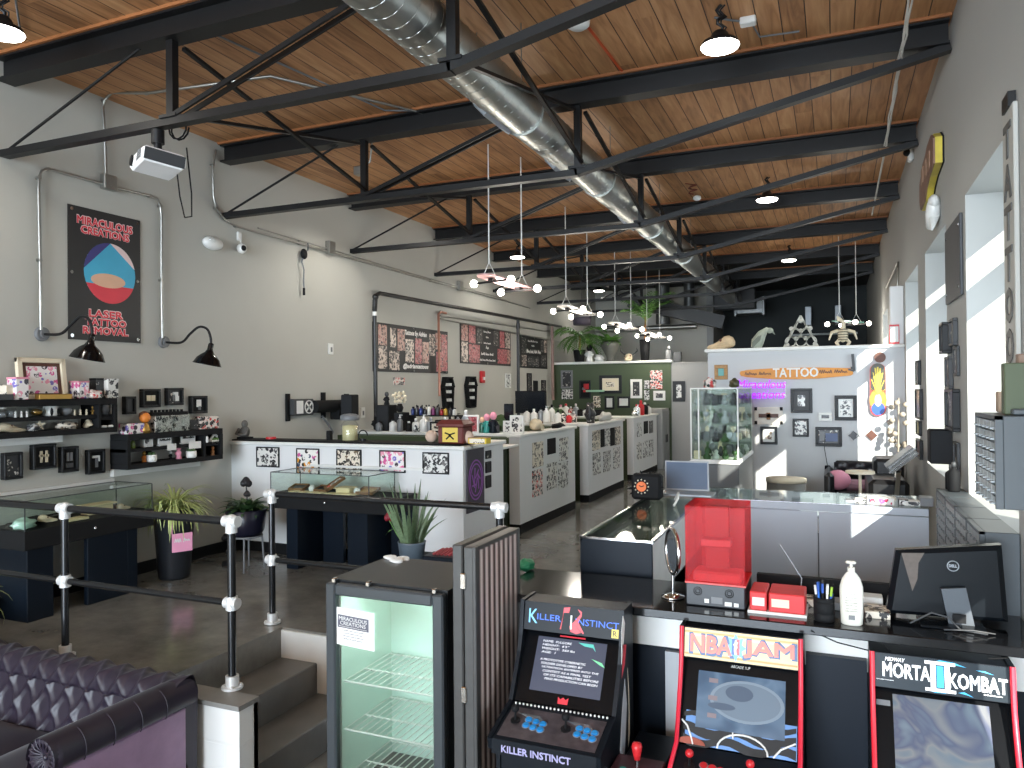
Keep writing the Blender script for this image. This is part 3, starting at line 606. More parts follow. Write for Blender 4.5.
P = [wx(u, v, XL+.04) for u, v in ((308, 243), (308, 250), (304, 254), (302, 262), (304, 270), (303.5, 280), (304, 288))]
t = thing('cable', 'loose cable with plug hanging from the left wall conduit', 'cable', P[0]); m = MB(); m.tube(P, .008, 6); m.build('wire', GREYP, t)
m = MB(); m.sph(P[2], (.03, .05, .06)); m.cyl(P[-1], P[-1]-Vector((0, 0, .08)), .014, n=8); m.build('plug', MATT, t)
for u, v, lb, nm in ((330, 349, 'small white sensor box in the middle of the left wall', 'sensor_box'), (362, 412.5, 'white wall outlet plate right of the speaker', 'outlet_plate')):
    p = wx(u, v, XL); t = thing(nm, lb, 'plate', p); m = MB(); m.box(XL+.002, XL+.02, p.y-.045, p.y+.045, p.z-.065, p.z+.065, b=.004); m.build('plate', PLAS, t)
    m = MB(); m.box(XL+.02, XL+.024, p.y-.015, p.y+.015, p.z-.035, p.z+.02); m.build('socket_slot', GREYP, t)
# projector on the first truss
p = wy(158, 163, 3.56); t = thing('projector', 'white projector hanging from the first truss', 'projector', p)
Mz = Matrix.Translation(p) @ Matrix.Rotation(math.radians(-28), 4, 'Z') @ Matrix.Rotation(math.radians(-7), 4, 'X')
m = MB(); m.box(-.17, .17, -.13, .13, -.05, .045, b=.02, M=Mz); m.build('body', pm('projector_white', (250, 250, 248), .4), t)
m = MB(); m.cyl(Mz @ Vector((-.1, -.12, .0)), Mz @ Vector((-.1, -.14, 0)), .035, n=16); m.build('lens', MATT, t)
m = MB()
for k in range(6): m.box(.02, .13, -.132, -.128, -.03+k*.011, -.024+k*.011, M=Mz)
m.box(.1685, .172, -.12, .12, -.045, .03, M=Mz); m.build('vent', DGREY, t)
m = MB(); m.cyl(p+Vector((0, 0, .04)), (p.x, p.y, 3.225), .025, n=10); m.cyl((p.x, p.y, 3.14), (p.x, p.y, 3.225), .04, n=12)
for a in range(4): m.bar(p+Vector((0, 0, .1)), Mz @ Vector((.1*(1 if a % 2 else -1), .08*(1 if a > 1 else -1), .045)), .014, .008)
m.build('mount', BLK, t)
m = MB(); c0 = p+Vector((.1, .05, .2)); m.tube([c0+Vector((.07*math.cos(k*.6), .02*k/10, .07*math.sin(k*.6)+.03)) for k in range(22)], .006, 5)
m.tube([p+Vector((.05, .1, 0)), p+Vector((.08, .1, -.2)), p+Vector((.12, .1, -.34)), p+Vector((.18, .1, -.34)), p+Vector((.2, .08, -.2)), p+Vector((.16, .08, .1))], .005, 5); tag(m.build('projector_cable', MATT), 'looped black cable hanging beside the projector', 'cable')
# wall mount arm, speaker
a = wx(285, 394, XL); b = wx(342, 419, XL); t = thing('wall_mount', 'black swing arm wall mount with round emblem left of the speaker', 'mount', wx(312, 406, XL))
y0, y1, z0, z1 = a.y, b.y, wx(312, 417, XL).z, wx(312, 396, XL).z
m = MB(); m.box(XL+.002, XL+.03, y0, y0+.05, z0-.03, z1+.03); m.box(XL+.002, XL+.03, (y0+y1)/2+.1, (y0+y1)/2+.16, z0-.02, z1+.04); m.build('wall_plate', MATT, t)
m = MB(); m.box(XL+.03, XL+.09, y0+.03, y0+.38, z0+.03, z1-.03, b=.01); m.build('emblem_plate', DGREY, t)
m = MB(); m.box(XL+.09, XL+.093, y0+.08, y0+.19, (z0+z1)/2-.07, (z0+z1)/2+.07); yy = y0+.29
for k in range(16): m.bar((XL+.092, yy+.07*math.cos(k*PI/8), (z0+z1)/2+.07*math.sin(k*PI/8)), (XL+.092, yy+.07*math.cos((k+1)*PI/8), (z0+z1)/2+.07*math.sin((k+1)*PI/8)), .012, .004, up=(1, 0, 0))
m.bar((XL+.092, yy-.045, (z0+z1)/2-.045), (XL+.092, yy+.045, (z0+z1)/2+.045), .02, .004, up=(1, 0, 0)); m.bar((XL+.092, yy+.045, (z0+z1)/2-.045), (XL+.092, yy-.045, (z0+z1)/2+.045), .02, .004, up=(1, 0, 0)); m.build('emblem', PLAS, t)
m = MB(); m.cyl((XL+.1, y0+.36, (z0+z1)/2), (XL+.1, y1-.08, (z0+z1)/2), .07, n=14); m.box(XL+.03, XL+.14, y0+.4, y1-.16, z0+.05, z1-.05, b=.02); m.box(XL+.03, XL+.16, y1-.28, y1-.02, z0-.04, (z0+z1)/2, b=.01); m.box(XL+.1, XL+.14, y1-.1, y1-.05, z0, z1+.02); m.build('swing_arm', MATT, t)
m = MB(); P = [wx(322, 416, XL+.05), wx(328, 424, XL+.06), wx(333, 432, XL+.05), wx(331, 436, XL+.05)]; m.tube(P, .012, 6); m.build('cable', GREYP, t)
def speaker(c, d, label, bracket=None, group=None):
    c = Vector(c); t = thing('speaker', label, 'speaker', c, group); m = MB(); m.cbox(c, d, b=.01); m.build('cabinet', MATT, t)
    f = -1; m = MB(); m.box(c.x-d[0]*.46, c.x+d[0]*.46, c.y-d[1]/2-.006, c.y-d[1]/2, c.z-d[2]*.47, c.z+d[2]*.47, b=.002); m.build('grille', pm('speaker_cloth', (30, 32, 35), .9, ns=200, var=.4), t)
    if bracket: m = MB(); m.bar(c, bracket, .04, .04); m.box(bracket[0]-.02, bracket[0]+.02, bracket[1]-.04, bracket[1]+.04, bracket[2]-.06, bracket[2]+.06); m.build('bracket', BLK, t)
    return t
p = wy(350, 405.5, 7.35); speaker(p, (.155, .14, .255), 'black speaker on the left wall beside the swing arm mount', (XL+.02, 7.35, p.z))
# ------------------------------------------------------------------ pipes
BP = pm('black_pipe', (26, 26, 27), .35)
P = [wx(376, 427, XL+.1), wx(374.5, 300, XL+.1), wx(377, 295, XL+.1), wx(561, 326.5, XL+.1)]
t = thing('black_pipe', 'thick black pipe rising left of the banners and running back along the wall', 'pipe', P[0])
m = MB(); m.tube([P[0], P[1]], .027, 12); m.build('upright', BP, t); m = MB(); m.tube([P[1]+Vector((0, .02, .05)), P[2]+Vector((0, .06, .03)), P[3]], .027, 12); m.build('run', BP, t)
m = MB(); m.sph(P[1]+Vector((0, .02, .04)), .042); m.cyl(P[1]-Vector((0, 0, .14)), P[1]+Vector((0, .02, .04)), .033, n=12); m.build('elbow', BP, t); m = MB(); m.cyl(P[1]-Vector((0, 0, .2)), P[1]-Vector((0, 0, .15)), .031, n=12); m.build('white_band', PLAS, t)
p0, p1 = wx(518.5, 417, XL+.1), wx(518, 318, XL+.1); m = MB(); m.tube([p0, p1], .03, 12); m.cyl(p1-Vector((0, 0, .2)), p1-Vector((0, 0, .1)), .036, n=12); tag(m.build('pipe', BP), 'second black upright pipe between the banners', 'pipe')
p0, p1 = wx(553, 400, XL+.1), wx(552, 326, XL+.1); m = MB(); m.tube([p0, p1], .03, 12); tag(m.build('pipe', pm('pink_grey_pipe', (150, 120, 110), .5)), 'third pinkish upright pipe beyond the farthest banner', 'pipe')
COP = pm('copper_pipe', (176, 124, 104), .4, .4)
m = MB(); m.tube([wx(439.5, 396, XL+.07), wx(438.5, 314, XL+.07), wx(441, 312, XL+.07), wx(446, 313.2, XL+.07)], .019, 10); tag(m.build('copper_pipe', COP), 'upright copper pipe in front of the first banner', 'pipe')
for k, (va, vb) in enumerate(((315.5, 333), (318.5, 342))):
    m = MB(); m.tube([wx(440, va, XL+.05), wx(560, vb, XL+.05)], .014, 8); tag(m.build('pipe', GALV), ('upper' if k == 0 else 'lower')+' thin grey pipe running back above the banners', 'pipe')
def scribble(mat, M, w, h, parent, words=1, seed=1, name='script', lw=None):
    q = random.Random(seed); m = MB(); lw = lw or h*.13; gap = h*.5 if words > 1 else 0; ww = (w-gap*(words-1))/words
    for k in range(words):
        x = -w/2+k*(ww+gap); n = max(3, int(ww/h*2.4)); pts = []
        for i in range(2*n+1): pts.append((x+ww*i/(2*n), (h*.5 if (i % 2 and (i == 1 or q.random() < .25)) else h*.12*(1+q.random()) if i % 2 else -h*.3*(.6+q.random()*.6))))
        for a, b in zip(pts, pts[1:]): m.bar(M @ Vector((a[0], a[1], 0)), M @ Vector((b[0], b[1], 0)), lw*1.3, .002, up=M.to_3x3().col[2])
    return m.build(name, mat, parent)
# ------------------------------------------------------------------ three artist banners
SCR = pm('banner_white', (236, 234, 230), .5); BNB = pm('banner_black', (20, 20, 21), .5)
def banner(u0, v0, u1, v1, label, cells, lines, red=None):
    a = wx(u0, v0[0], XL+.01); b = wx(u1, v0[1], XL+.01); c = wx(u1, v1[1], XL+.01); d = wx(u0, v1[0], XL+.01)
    w = b.y-a.y; zt = (a.z+b.z)/2; zb = (c.z+d.z)/2; h = zt-zb; M = FL(XL+.004, (a.y+b.y)/2, (zt+zb)/2)
    t = thing('artist_banner', label, 'banner', M.translation, 'tattoo artist banners'); m = MB(); m.box(-w/2, w/2, -h/2, h/2, 0, .008, M=M); m.build('banner_cloth', BNB, t)
    for x, y, ww, hh, mat in cells:
        m = MB(); m.box((x-.5)*w, (x+ww-.5)*w, (.5-y-hh)*h, (.5-y)*h, .008, .011, M=M); m.build('photo', mat, t)
    for s, x, y, ww, hh, sh in lines:
        if s == '~': scribble(SCR, M @ Matrix.Translation(((x-.5)*w, (.5-y)*h, .009)), ww*w, hh*h, t, sh, seed=int(x*99+y*77)); continue
        text(s, SCR, M @ Matrix.Translation(((x-.5)*w, (.5-y)*h, .009)), ww*w, hh*h, t, .002, off=.004, shear=sh)
    m = MB()
    for x in (-.47, 0, .47):
        for y in (-.46, .46): m.cyl(M @ Vector((x*w, y*h, .006)), M @ Vector((x*w, y*h, .013)), .018, n=8)
    m.build('grommet', CHROME, t)
banner(372.7, (322, 331.5), 447.5, (371.5, 373.5), 'nearest artist banner on the left wall, split by the copper pipe', [(.06, .04, .1, .42, FSK), (.06, .48, .1, .46, FSK2), (.2, .08, .07, .4, FSK2), (.19, .56, .12, .4, FSK2), (.29, .08, .09, .46, FSK), (.39, .28, .11, .5, FSK2), (.52, .24, .09, .56, FSK3), (.62, .3, .09, .48, FSK), (.72, .1, .08, .5, FSK2), (.81, .06, .08, .38, FSK), (.82, .5, .08, .46, FSK3), (.9, .08, .09, .86, FSK3)],
       [('Tattoos by Adrian', .53, .15, .3, .13, .25), ('@adriantattoos', .53, .87, .34, .12, .25)])
banner(460, (323, 331), 510.4, (363, 366.5), 'middle artist banner with four lines of white script', [(.02, .03, .11, .4, FSK), (.02, .46, .11, .5, FSK2), (.15, .03, .12, .44, FSK3), (.15, .5, .2, .46, FSK3), (.3, .05, .1, .4, FD), (.63, .05, .11, .42, FD), (.76, .04, .1, .46, FSK3), (.88, .04, .1, .46, FSK2), (.71, .54, .2, .4, FSK3), (.92, .54, .07, .4, FSK)],
       [('~', .5, .13, .14, .07, 2), ('~', .5, .27, .05, .06, 1), ('~', .5, .43, .14, .06, 2), ('~', .5, .55, .05, .1, 1), ('~', .5, .72, .24, .09, 3), ('~', .5, .88, .32, .07, 5)])
banner(520, (334, 340), 547, (366.5, 370), 'farthest artist banner, mostly black and white', [(.05, .06, .16, .5, FD), (.05, .6, .16, .35, FSK2), (.74, .06, .1, .4, FD), (.87, .06, .1, .4, FSK2), (.74, .55, .2, .38, FD), (.26, .62, .4, .33, FD)],
       [('~', .45, .15, .36, .08, 4), ('~', .45, .29, .1, .06, 1), ('~', .48, .48, .52, .15, 4)])
# coffin shelves and bits on the wall
def coffin(u0, v0, u1, v1, label):
    M, w, h = rect(wx, FL, u0, v0, u1, v1, XL, 0); t = thing('coffin_shelf', label, 'shelf', M.translation, 'coffin shaped wall shelves')
    out = [(-.3*w, -.5*h), (.3*w, -.5*h), (.5*w, .2*h), (.34*w, .5*h), (-.34*w, .5*h), (-.5*w, .2*h)]
    m = MB(); m.prism(out, .012, M=M); m.build('back', MATT, t); m = MB()
    for k in range(6):
        a, b = out[k], out[(k+1) % 6]; m.bar(M @ Vector((a[0], a[1], .05)), M @ Vector((b[0], b[1], .035)), .07, .02, up=(M @ Vector((0, 0, 0))-M @ Vector(((a[0]+b[0])/2, (a[1]+b[1])/2, 0))))
    m.build('side', MATT, t)
    for y in (-.25, 0, .22): m = MB(); m.box(-.38*w, .38*w, y*h-.006, y*h+.006, .01, .068, M=M); m.build('shelf', MATT, t)
    for y in (-.24, .01, .23):
        for x in (-.2, .05, .2): m = MB(); m.cyl(M @ Vector((x*w, y*h+.006, .05)), M @ Vector((x*w, y*h+.1*h, .05)), .022, n=8); m.build('white_jar', WHT, t)
coffin(440.5, 377.5, 450.5, 410, 'black coffin shaped shelf right of the copper pipe'); coffin(464, 377, 473.5, 407, 'black coffin shaped shelf below the middle banner')
p = wx(481, 377, XL); t = thing('alarm_strobe', 'small red fire alarm strobe below the middle banner', 'alarm', p); m = MB(); m.box(XL+.002, XL+.05, p.y-.07, p.y+.07, p.z-.1, p.z+.1, b=.01); m.build('housing', RED, t); m = MB(); m.box(XL+.05, XL+.065, p.y-.03, p.y+.03, p.z-.05, p.z+.0); m.build('strobe_lens', PLAS, t)
picL(505, 373.5, 510, 388, 'tall white framed print left of the second black pipe', fm=WHT, art=F5, bw=.015)
picL(526.5, 373, 531, 391, 'tall dark framed print right of the second black pipe', art=FD, bw=.02); picL(533, 380.5, 537, 392, 'smaller dark framed print beside the tall dark one', art=MATT, bw=.015); picL(541, 380, 545, 393, 'narrow dark framed print nearest the green wall', art=FD, bw=.015)
# ------------------------------------------------------------------ wall shelves on the left
XF = XL+.2
def fsh(u, v): return wx(u, v, XF)
def shelf_unit(label, ya, yb, z0, z1, zm, ycub, zcub, ledger):
    t = thing('wall_shelf', label, 'shelf', (XL, (ya+yb)/2, z0)); th = .028
    m = MB(); m.box(XL, XF, ya, yb, z1-.05, z1, b=.003); m.build('top_board', MATT, t)
    m = MB(); m.box(XL, XF, ya, yb, z0, z0+.04, b=.003); m.build('bottom_board', MATT, t)
    m = MB(); m.box(XL, XF-.02, ya, yb, zm-th/2, zm+th/2); m.build('middle_board', MATT, t)
    m = MB(); m.box(XL, XF, ya, ya+.03, z0+.04, z1-.05); m.build('side', MATT, t); m = MB(); m.box(XL, XF, yb-.03, yb, z0+.04, z1-.05); m.build('side', MATT, t)
    m = MB(); m.box(XL, XF, ycub-.02, ycub, z0+.04, z1-.05); m.box(XL, XL+.01, ycub, yb, z0, z1); m.box(XL, XF-.01, ycub, yb-.03, zcub-.01, zcub+.01); m.build('cubby', MATT, t)
    m = MB(); m.box(XL+.001, XL+.04, ya, yb-ledger, z0-.06, z0-.002); m.build('ledger_strip', WHT, t)
    return t
y1b = fsh(117.5, 410).y; S1 = dict(z0=fsh(60, 435.5).z, z1=fsh(60, 399).z, zm=fsh(60, 418).z); yc1 = fsh(101, 410).y
shelf_unit('long upper black wall shelf holding jars, shells and a framed picture', 3.05, y1b, S1['z0'], S1['z1'], S1['zm'], yc1, S1['zm']-.02, .35)
ya2 = wx(110, 450, XL).y; yb2 = fsh(223, 440).y
z12 = fsh(175, 431.5).z; z02 = fsh(175, 464.5).z; zm2 = fsh(175, 447).z; yc2 = fsh(206, 440).y
shelf_unit('lower black wall shelf with small goods, right of the upper one', ya2, yb2, z02, z12, zm2, yc2, zm2-.01, .12)
T1, M1, B1 = S1['z1'], S1['zm']+.014, S1['z0']+.04
def on(u, z, xo=.11): p = wx(u, 420, XL+xo); return Vector((p.x, p.y, z))
def pw(px, xo=.12): return abs(wx(300+px, 420, XL+xo).y-wx(300, 420, XL+xo).y)
kk = lambda px, u=60, xo=.12: abs(wx(u+px/2, 420, XL+xo).y-wx(u-px/2, 420, XL+xo).y)   # pixel width -> metres along the wall
kz = lambda px, u=60, xo=.12: abs(wx(u, 400+px, XL+xo).z-wx(u, 400, XL+xo).z)
# top of the upper shelf
Mp = FM(on(42, T1+kz(40)/2, .07), (0, 1, 0), (-.12, 0, 1))
t = thing('framed_picture', 'cream framed picture with dark mat leaning on the upper shelf', 'picture', on(42, T1, .07)); w, h = kk(47), kz(41)
m = MB()
for x0, x1, y0, y1 in ((-w/2, w/2, h/2-.035, h/2), (-w/2, w/2, -h/2, -h/2+.035), (-w/2, -w/2+.04, -h/2, h/2), (w/2-.04, w/2, -h/2, h/2)): m.box(x0, x1, y0, y1, -.012, .02, b=.004, M=Mp)
m.build('frame', CREAM, t); m = MB(); m.box(-w/2+.03, w/2-.03, -h/2+.03, h/2-.03, -.01, .004, M=Mp); m.build('mat_board', BROWN, t); m = MB(); m.box(-w*.31, w*.31, -h*.35, h*.3, .004, .008, M=Mp); m.build('artwork', F3, t)
box_item(on(6, T1), (.14, kk(12), kz(14)), 'cream patterned box at the left end of the upper shelf', F4, face=CREAM, face_side='+x'); box_item(on(18, T1, .16), (.1, kk(12), kz(20)), 'pale floral box left of the cream frame', F3, lid=PINK)
box_item(on(4, T1, .2), (.05, kk(13), .04), 'dark glasses case lying at the left end of the upper shelf', DGREY, name='case'); box_item(on(54, T1, .2), (.05, kk(32), .035), 'long gold bar box in front of the cream frame', GOLD, lid=GOLD)
box_item(on(79.5, T1), (.1, kk(12), kz(17)), 'pink printed gift box with ribbon on the upper shelf', F3, lid=PINK); rock(on(95, T1, .17), (.045, .06, .035), 'red and orange shell piece before the black gift box', F6, seed=3)
box_item(on(97, T1, .08), (.08, kk(9), kz(20)), 'black printed gift box behind the red shell piece', FD, lid=MATT); box_item(on(109, T1), (.1, kk(13), kz(19.5)), 'black and white printed gift box at the right end of the upper shelf', F1, lid=F5)
# middle board of the upper shelf
jar(on(2, M1), .035, .075, 'small glass jar at the far left of the upper shelf', fill=GREYP); jar(on(10.5, M1), .035, .09, 'white lidded slim glass jar, second on the upper shelf', fill=GREYP)
for u, lb in ((15.5, 'tiny skull figure right of the white lidded jar'), (21.5, 'tiny skull figure, second right of the white lidded jar'), (27, 'tiny skull figure just left of the amber bowl')): figurine(on(u, M1, .15), .045, lb, PLAS, arms=False)
bowl(on(36.5, M1), .055, .06, 'amber glass bowl with a bone inside on the upper shelf', CLEAR, GOLD)
t = thing('apothecary_jar', 'large glass apothecary jar with white lid and dark arches', 'jar', on(51, M1)); c = on(51, M1); hh = kz(15)
m = MB(); m.lathe(c, [(0, 0), (.045, 0), (.05, .01), (.05, hh*.62), (.036, hh*.72), (0, hh*.72)], 16); m.build('body', pm('pale_jar', (206, 206, 200), .2), t); m = MB(); m.lathe(c, [(0, hh*.72), (.036, hh*.72), (.036, hh*.84), (0, hh*.87)], 16); m.build('lid', PLAS, t)
m = MB()
for a in (-.5, .5, 1.6): m.sph(c+Vector((.046*math.cos(a), .046*math.sin(a), hh*.3)), (.01, .012, .032), 8, 6)
m.build('arch', MATT, t)
bowl(on(65.5, M1), .052, .055, 'dark rimmed bowl with bones right of the large jar', GREYP, BONE)
for u, lb in ((75, 'first of three tiny skulls right of the dark rimmed bowl'), (80.5, 'second of three tiny skulls right of the dark rimmed bowl'), (86.5, 'third of three tiny skulls right of the dark rimmed bowl')): figurine(on(u, M1, .15), .045, lb, BONE, arms=False)
figurine(on(93, M1, .13), .07, 'small gold green figure left of the shelf cubby', GOLD)
t = thing('mug', 'dark mug with white mark in the upper shelf cubby', 'mug', on(103.5, M1+.01)); c = on(103.5, M1-.0, .16); m = MB(); m.lathe(c, [(0, 0), (.04, 0), (.042, .075), (.036, .075), (.034, .01), (0, .01)], 14); m.build('body', DGREY, t); m = MB(); m.tube([c+Vector((0, .04+.02*math.sin(k*.5), .04+.026*math.cos(k*.5))) for k in range(7)], .006, 5); m.build('handle', DGREY, t)
m = MB(); c = on(111.5, M1, .16); m.cyl(c, c+Vector((0, 0, .075)), .014, n=10); m.cyl(c+Vector((0, 0, .075)), c+Vector((0, 0, .085)), .01, n=10); tag(m.build('glass_vial', PLAS, org=c), 'slim white vial in the upper shelf cubby', 'vial')
# bottom board of the upper shelf
skull(on(8, B1), .13, 'long snouted animal skull at the left of the upper shelf bottom', yaw=PI/2, snout=1.3); rock(on(33, B1), (.035, .045, .03), 'white coral lump beside the starfish', F5, seed=5); starfish(on(39.5, B1+.006, .12), .045, 'pale starfish standing behind the coral lump', BONE)
rock(on(67, B1), (.04, .075, .033), 'brown and cream geode shell on the upper shelf bottom', F4, name='geode', cat='shell', seed=7); shell(on(88.5, B1), .085, 'cream conch shell left of the lower cubby', BONE)
for u, lb in ((104, 'small white stone at the left in the lower cubby'), (111, 'small white stone at the right in the lower cubby')): rock(on(u, B1, .18), (.015, .03, .01), lb, PLAS, name='stone', cat='stone', seed=int(u))
# goods on the lower shelf
T2, M2, B2 = z12, zm2+.014, z02+.04
box_item(on(131.5, T2), (.1, kk(18, 130), kz(10.5, 130)), 'pink and purple clear box of small goods on the lower shelf', F3, lid=CLEAR)
c = on(145, T2, .14); t = thing('figurine', 'orange haired gold figurine standing on the lower shelf', 'figurine', c); m = MB(); m.lathe(c, [(0, 0), (.04, 0), (.045, .03), (.03, .07), (.02, .09), (0, .095)], 12); m.build('body', GOLD, t); m = MB(); m.sph(c+Vector((0, 0, .13)), .045); m.build('head', ORANGE, t); m = MB(); m.sph(c+Vector((-.012, 0, .143)), .042); m.build('hair', BROWN, t)
c = on(169, T2); t = thing('display_rack', 'clear acrylic rack of earrings with a black top strip', 'rack', c); ww, hh = kk(34, 170), kz(16, 170)
m = MB(); m.box(c.x-.03, c.x+.05, c.y-ww/2, c.y+ww/2, 0+c.z, c.z+hh, b=.004); m.build('card', F1, t); m = MB(); m.box(c.x+.05, c.x+.054, c.y-ww/2, c.y+ww/2, c.z, c.z+hh); m.box(c.x+.05, c.x+.058, c.y-.005, c.y+.005, c.z, c.z+hh); m.build('panel', CLEAR, t)
m = MB(); m.box(c.x-.05, c.x+.02, c.y-ww/2-.01, c.y+ww/2+.01, c.z+hh, c.z+hh+.03)
for k in range(9): m.cyl((c.x-.02, c.y-ww*.45+k*ww*.11, c.z+hh+.02), (c.x-.02, c.y-ww*.45+k*ww*.11, c.z+hh+.05), .012, n=8)
m.build('top_strip', MATT, t)
box_item(on(191.5, T2), (.06, kk(9, 190), kz(10, 190)), 'black gift card box with white diamond on the lower shelf', FD, face=FD, face_side='+x'); box_item(on(206.5, T2), (.08, kk(19, 206), kz(12.5, 206)), 'clear box of red and white jewellery at the right end of the lower shelf', F6, lid=CLEAR)
bottle(on(132.5, M2), .022, .08, 'small green bottle at the left inside the lower shelf', pm('bottle_green', (120, 140, 70), .2), GOLD); box_item(on(146.5, M2), (.05, kk(9, 146), kz(9, 146)), 'small white box of vials inside the lower shelf', PLAS, face=F5, face_side='+x')
def sign_card(u, z, w, h, label, nw, xo=.13):
    c = on(u, z, xo); t = thing('sign_card', label, 'sign', c); m = MB(); m.box(c.x-.004, c.x+.004, c.y-w/2, c.y+w/2, c.z, c.z+h); m.box(c.x-.02, c.x+.02, c.y-w/2, c.y-w/2+.02, c.z, c.z+.01); m.build('card', WHT, t)
    M = FL(c.x+.005, c.y, c.z+h*.66); scribble(MATT, M, w*.8, h*.34, t, 1, seed=int(u), name='printed_word')
    m = MB(); m.box(c.x+.06, c.x+.063, c.y-nw/2+.02, c.y+nw/2+.02, c.z-h*.55, c.z+h*.22); m.build('price_note', WHT, t)
sign_card(164.5, M2, kk(13, 164), kz(8.5, 164), 'small white word sign with a note, nearer the green bottle', kk(9, 164)); sign_card(188, M2, kk(14, 188), kz(9, 188), 'larger white word sign with a note, nearer the cubbies', kk(12, 188))
jar(on(203, M2), .02, .075, 'white jar, left of the pair beside the cubbies', PLAS, MATT); jar(on(206.2, M2, .19), .018, .07, 'white jar, right of the pair beside the cubbies', PLAS, MATT)
figurine(on(144, B2), .095, 'tan and orange figurine on the bottom of the lower shelf', ORANGE, GOLD); jar(on(148.5, B2, .08), .03, .09, 'small black pot behind the tan figurine', MATT, MATT)
def pot(c, r, h, label, mat, plant=None): 
    t = thing('pot', label, 'pot', c); m = MB(); m.lathe(c, [(0, 0), (r*.8, 0), (r, h*.15), (r, h), (r*.9, h), (r*.88, h*.5), (0, h*.5)], 14); m.build('body', mat, t)
    if plant: m = MB(); [m.sph(Vector(c)+Vector((r*.5*math.cos(k), r*.5*math.sin(k), h*1.05)), (r*.3, r*.3, r*.5), 6, 5) for k in range(0, 6)]; m.build('plant', plant, t)
    return t
pot(on(151.5, B2, .16), .04, .06, 'white pot beside the tan figurine', PLAS, DGREEN); figurine(on(170.5, B2), .075, 'black and white figurine under the word signs', MATT, PLAS); figurine(on(178.5, B2, .15), .12, 'tall pink figurine under the word signs', PINK); pot(on(191, B2, .17), .045, .06, 'white pot under the larger word sign', PLAS, DGREEN)
c = on(214.5, zm2, .16); t = thing('terrarium', 'white triangular terrarium with greenery in the upper right cubby', 'terrarium', c); m = MB(); s = kk(11, 214)/2
for a, b in (((-s, .02), (s, .02)), ((s, .02), (0, .085)), ((0, .085), (-s, .02))): m.bar((c.x, c.y+a[0], c.z+a[1]), (c.x, c.y+b[0], c.z+b[1]), .02, .012, up=(1, 0, 0))
m.box(c.x-.02, c.x+.02, c.y-s*.8, c.y+s*.8, c.z, c.z+.03); m.build('frame', PLAS, t); m = MB(); [m.sph(c+Vector((.005*k, (k-1)*.02, .035)), .016, 6, 5) for k in range(3)]; m.build('plant', GREEN, t)
figurine(on(212.5, B2, .16), .085, 'small tan figurine in the lower right cubby', WOOD)
# framed specimens
picL(0, 453, 19, 478, 'black box frame with pale blossoms, leftmost under the upper shelf', art=FD, d=.05); picL(29, 445, 52.5, 467.5, 'black box frame with two upright white figures', art=MATT, d=.05, ins=[(-.3, 0, .12, .6, BONE), (.3, 0, .12, .6, BONE), (-.3, .1, .22, .12, BONE), (.3, .1, .22, .12, BONE)])
picL(57.5, 447, 75, 471, 'black box frame with two grey shapes, third under the upper shelf', art=MATT, d=.05, ins=[(-.25, .25, .2, .4, GREYP), (.3, .25, .2, .4, GREYP), (0, -.6, .6, .2, DGREY)]); picL(84.5, 450, 101.5, 472.5, 'black box frame with a white drawing, rightmost under the upper shelf', art=MATT, d=.05, ins=[(-.1, .5, .5, .12, PLAS), (.1, -.1, .2, .5, GREYP), (.5, .3, .1, .3, PLAS)])
picL(139, 389, 157, 407, 'black box frame with a pale butterfly, leftmost of three above the lower shelf', art=MATT, d=.05, ins=[(-.35, 0, .28, .4, BONE), (.3, 0, .28, .4, BONE)]); picL(164, 388, 180, 405, 'black box frame with white papers, middle of three above the lower shelf', art=FD, d=.05, ins=[(.1, .4, .4, .3, PLAS), (.35, -.3, .3, .4, PLAS), (-.2, -.2, .2, .5, GREYP)])
picL(188, 396, 204, 413, 'black box frame with a white ghost shape, rightmost of three above the lower shelf', art=MATT, d=.05, ins=[(0, .2, .35, .55, PLAS), (.1, -.5, .2, .3, GREYP)]); picL(121.5, 396.5, 132.5, 414, 'dark grey box frame tucked between the two wall shelves', art=DGREY, d=.05)
# ------------------------------------------------------------------ glass display tables
def vitrine_table(label, x0, x1, y0, y1, zt, gh, legs, pulls, gx1=None):
    t = thing('display_table', label, 'table', ((x0+x1)/2, (y0+y1)/2, 0))
    m = MB(); m.box(x0, x1, y0, y1, zt-.13, zt, b=.004); m.build('table_top', MATT, t)
    for a in legs: m = MB(); m.box(*a, 0, zt-.13, b=.004); m.build('leg', NAVY, t)
    m = MB(); e = .004; x1 = gx1 or x1
    m.box(x0+.01, x1-.01, y0+.01, y0+.01+e, zt, zt+gh); m.box(x0+.01, x1-.01, y1-.01-e, y1-.01, zt, zt+gh); m.box(x0+.01, x0+.01+e, y0+.014, y1-.014, zt, zt+gh); m.box(x1-.01-e, x1-.01, y0+.014, y1-.014, zt, zt+gh); m.box(x0+.01, x1-.01, y0+.01, y1-.01, zt+gh, zt+gh+e); o = m.build('glass_case', GREENGL, t)
    m = MB(); q = .006
    for x in (x0+.01, x1-.01):
        for y in (y0+.01, y1-.01): m.box(x-q/2, x+q/2, y-q/2, y+q/2, zt, zt+gh)
    for x in (x0+.01, x1-.01): m.box(x-q/2, x+q/2, y0+.01, y1-.01, zt+gh, zt+gh+q)
    for y in (y0+.01, y1-.01): m.box(x0+.01, x1-.01, y-q/2, y+q/2, zt+gh, zt+gh+q)
    m.build('case_edge', DGREY, o)
    for p in pulls: m = MB(); m.sph(p, .012, 8, 6); m.build('knob', CHROME, t)
    return t
XT0, XT1, YT0, YT1, ZT = -5.42, -5.0, 3.38, 4.43, .62
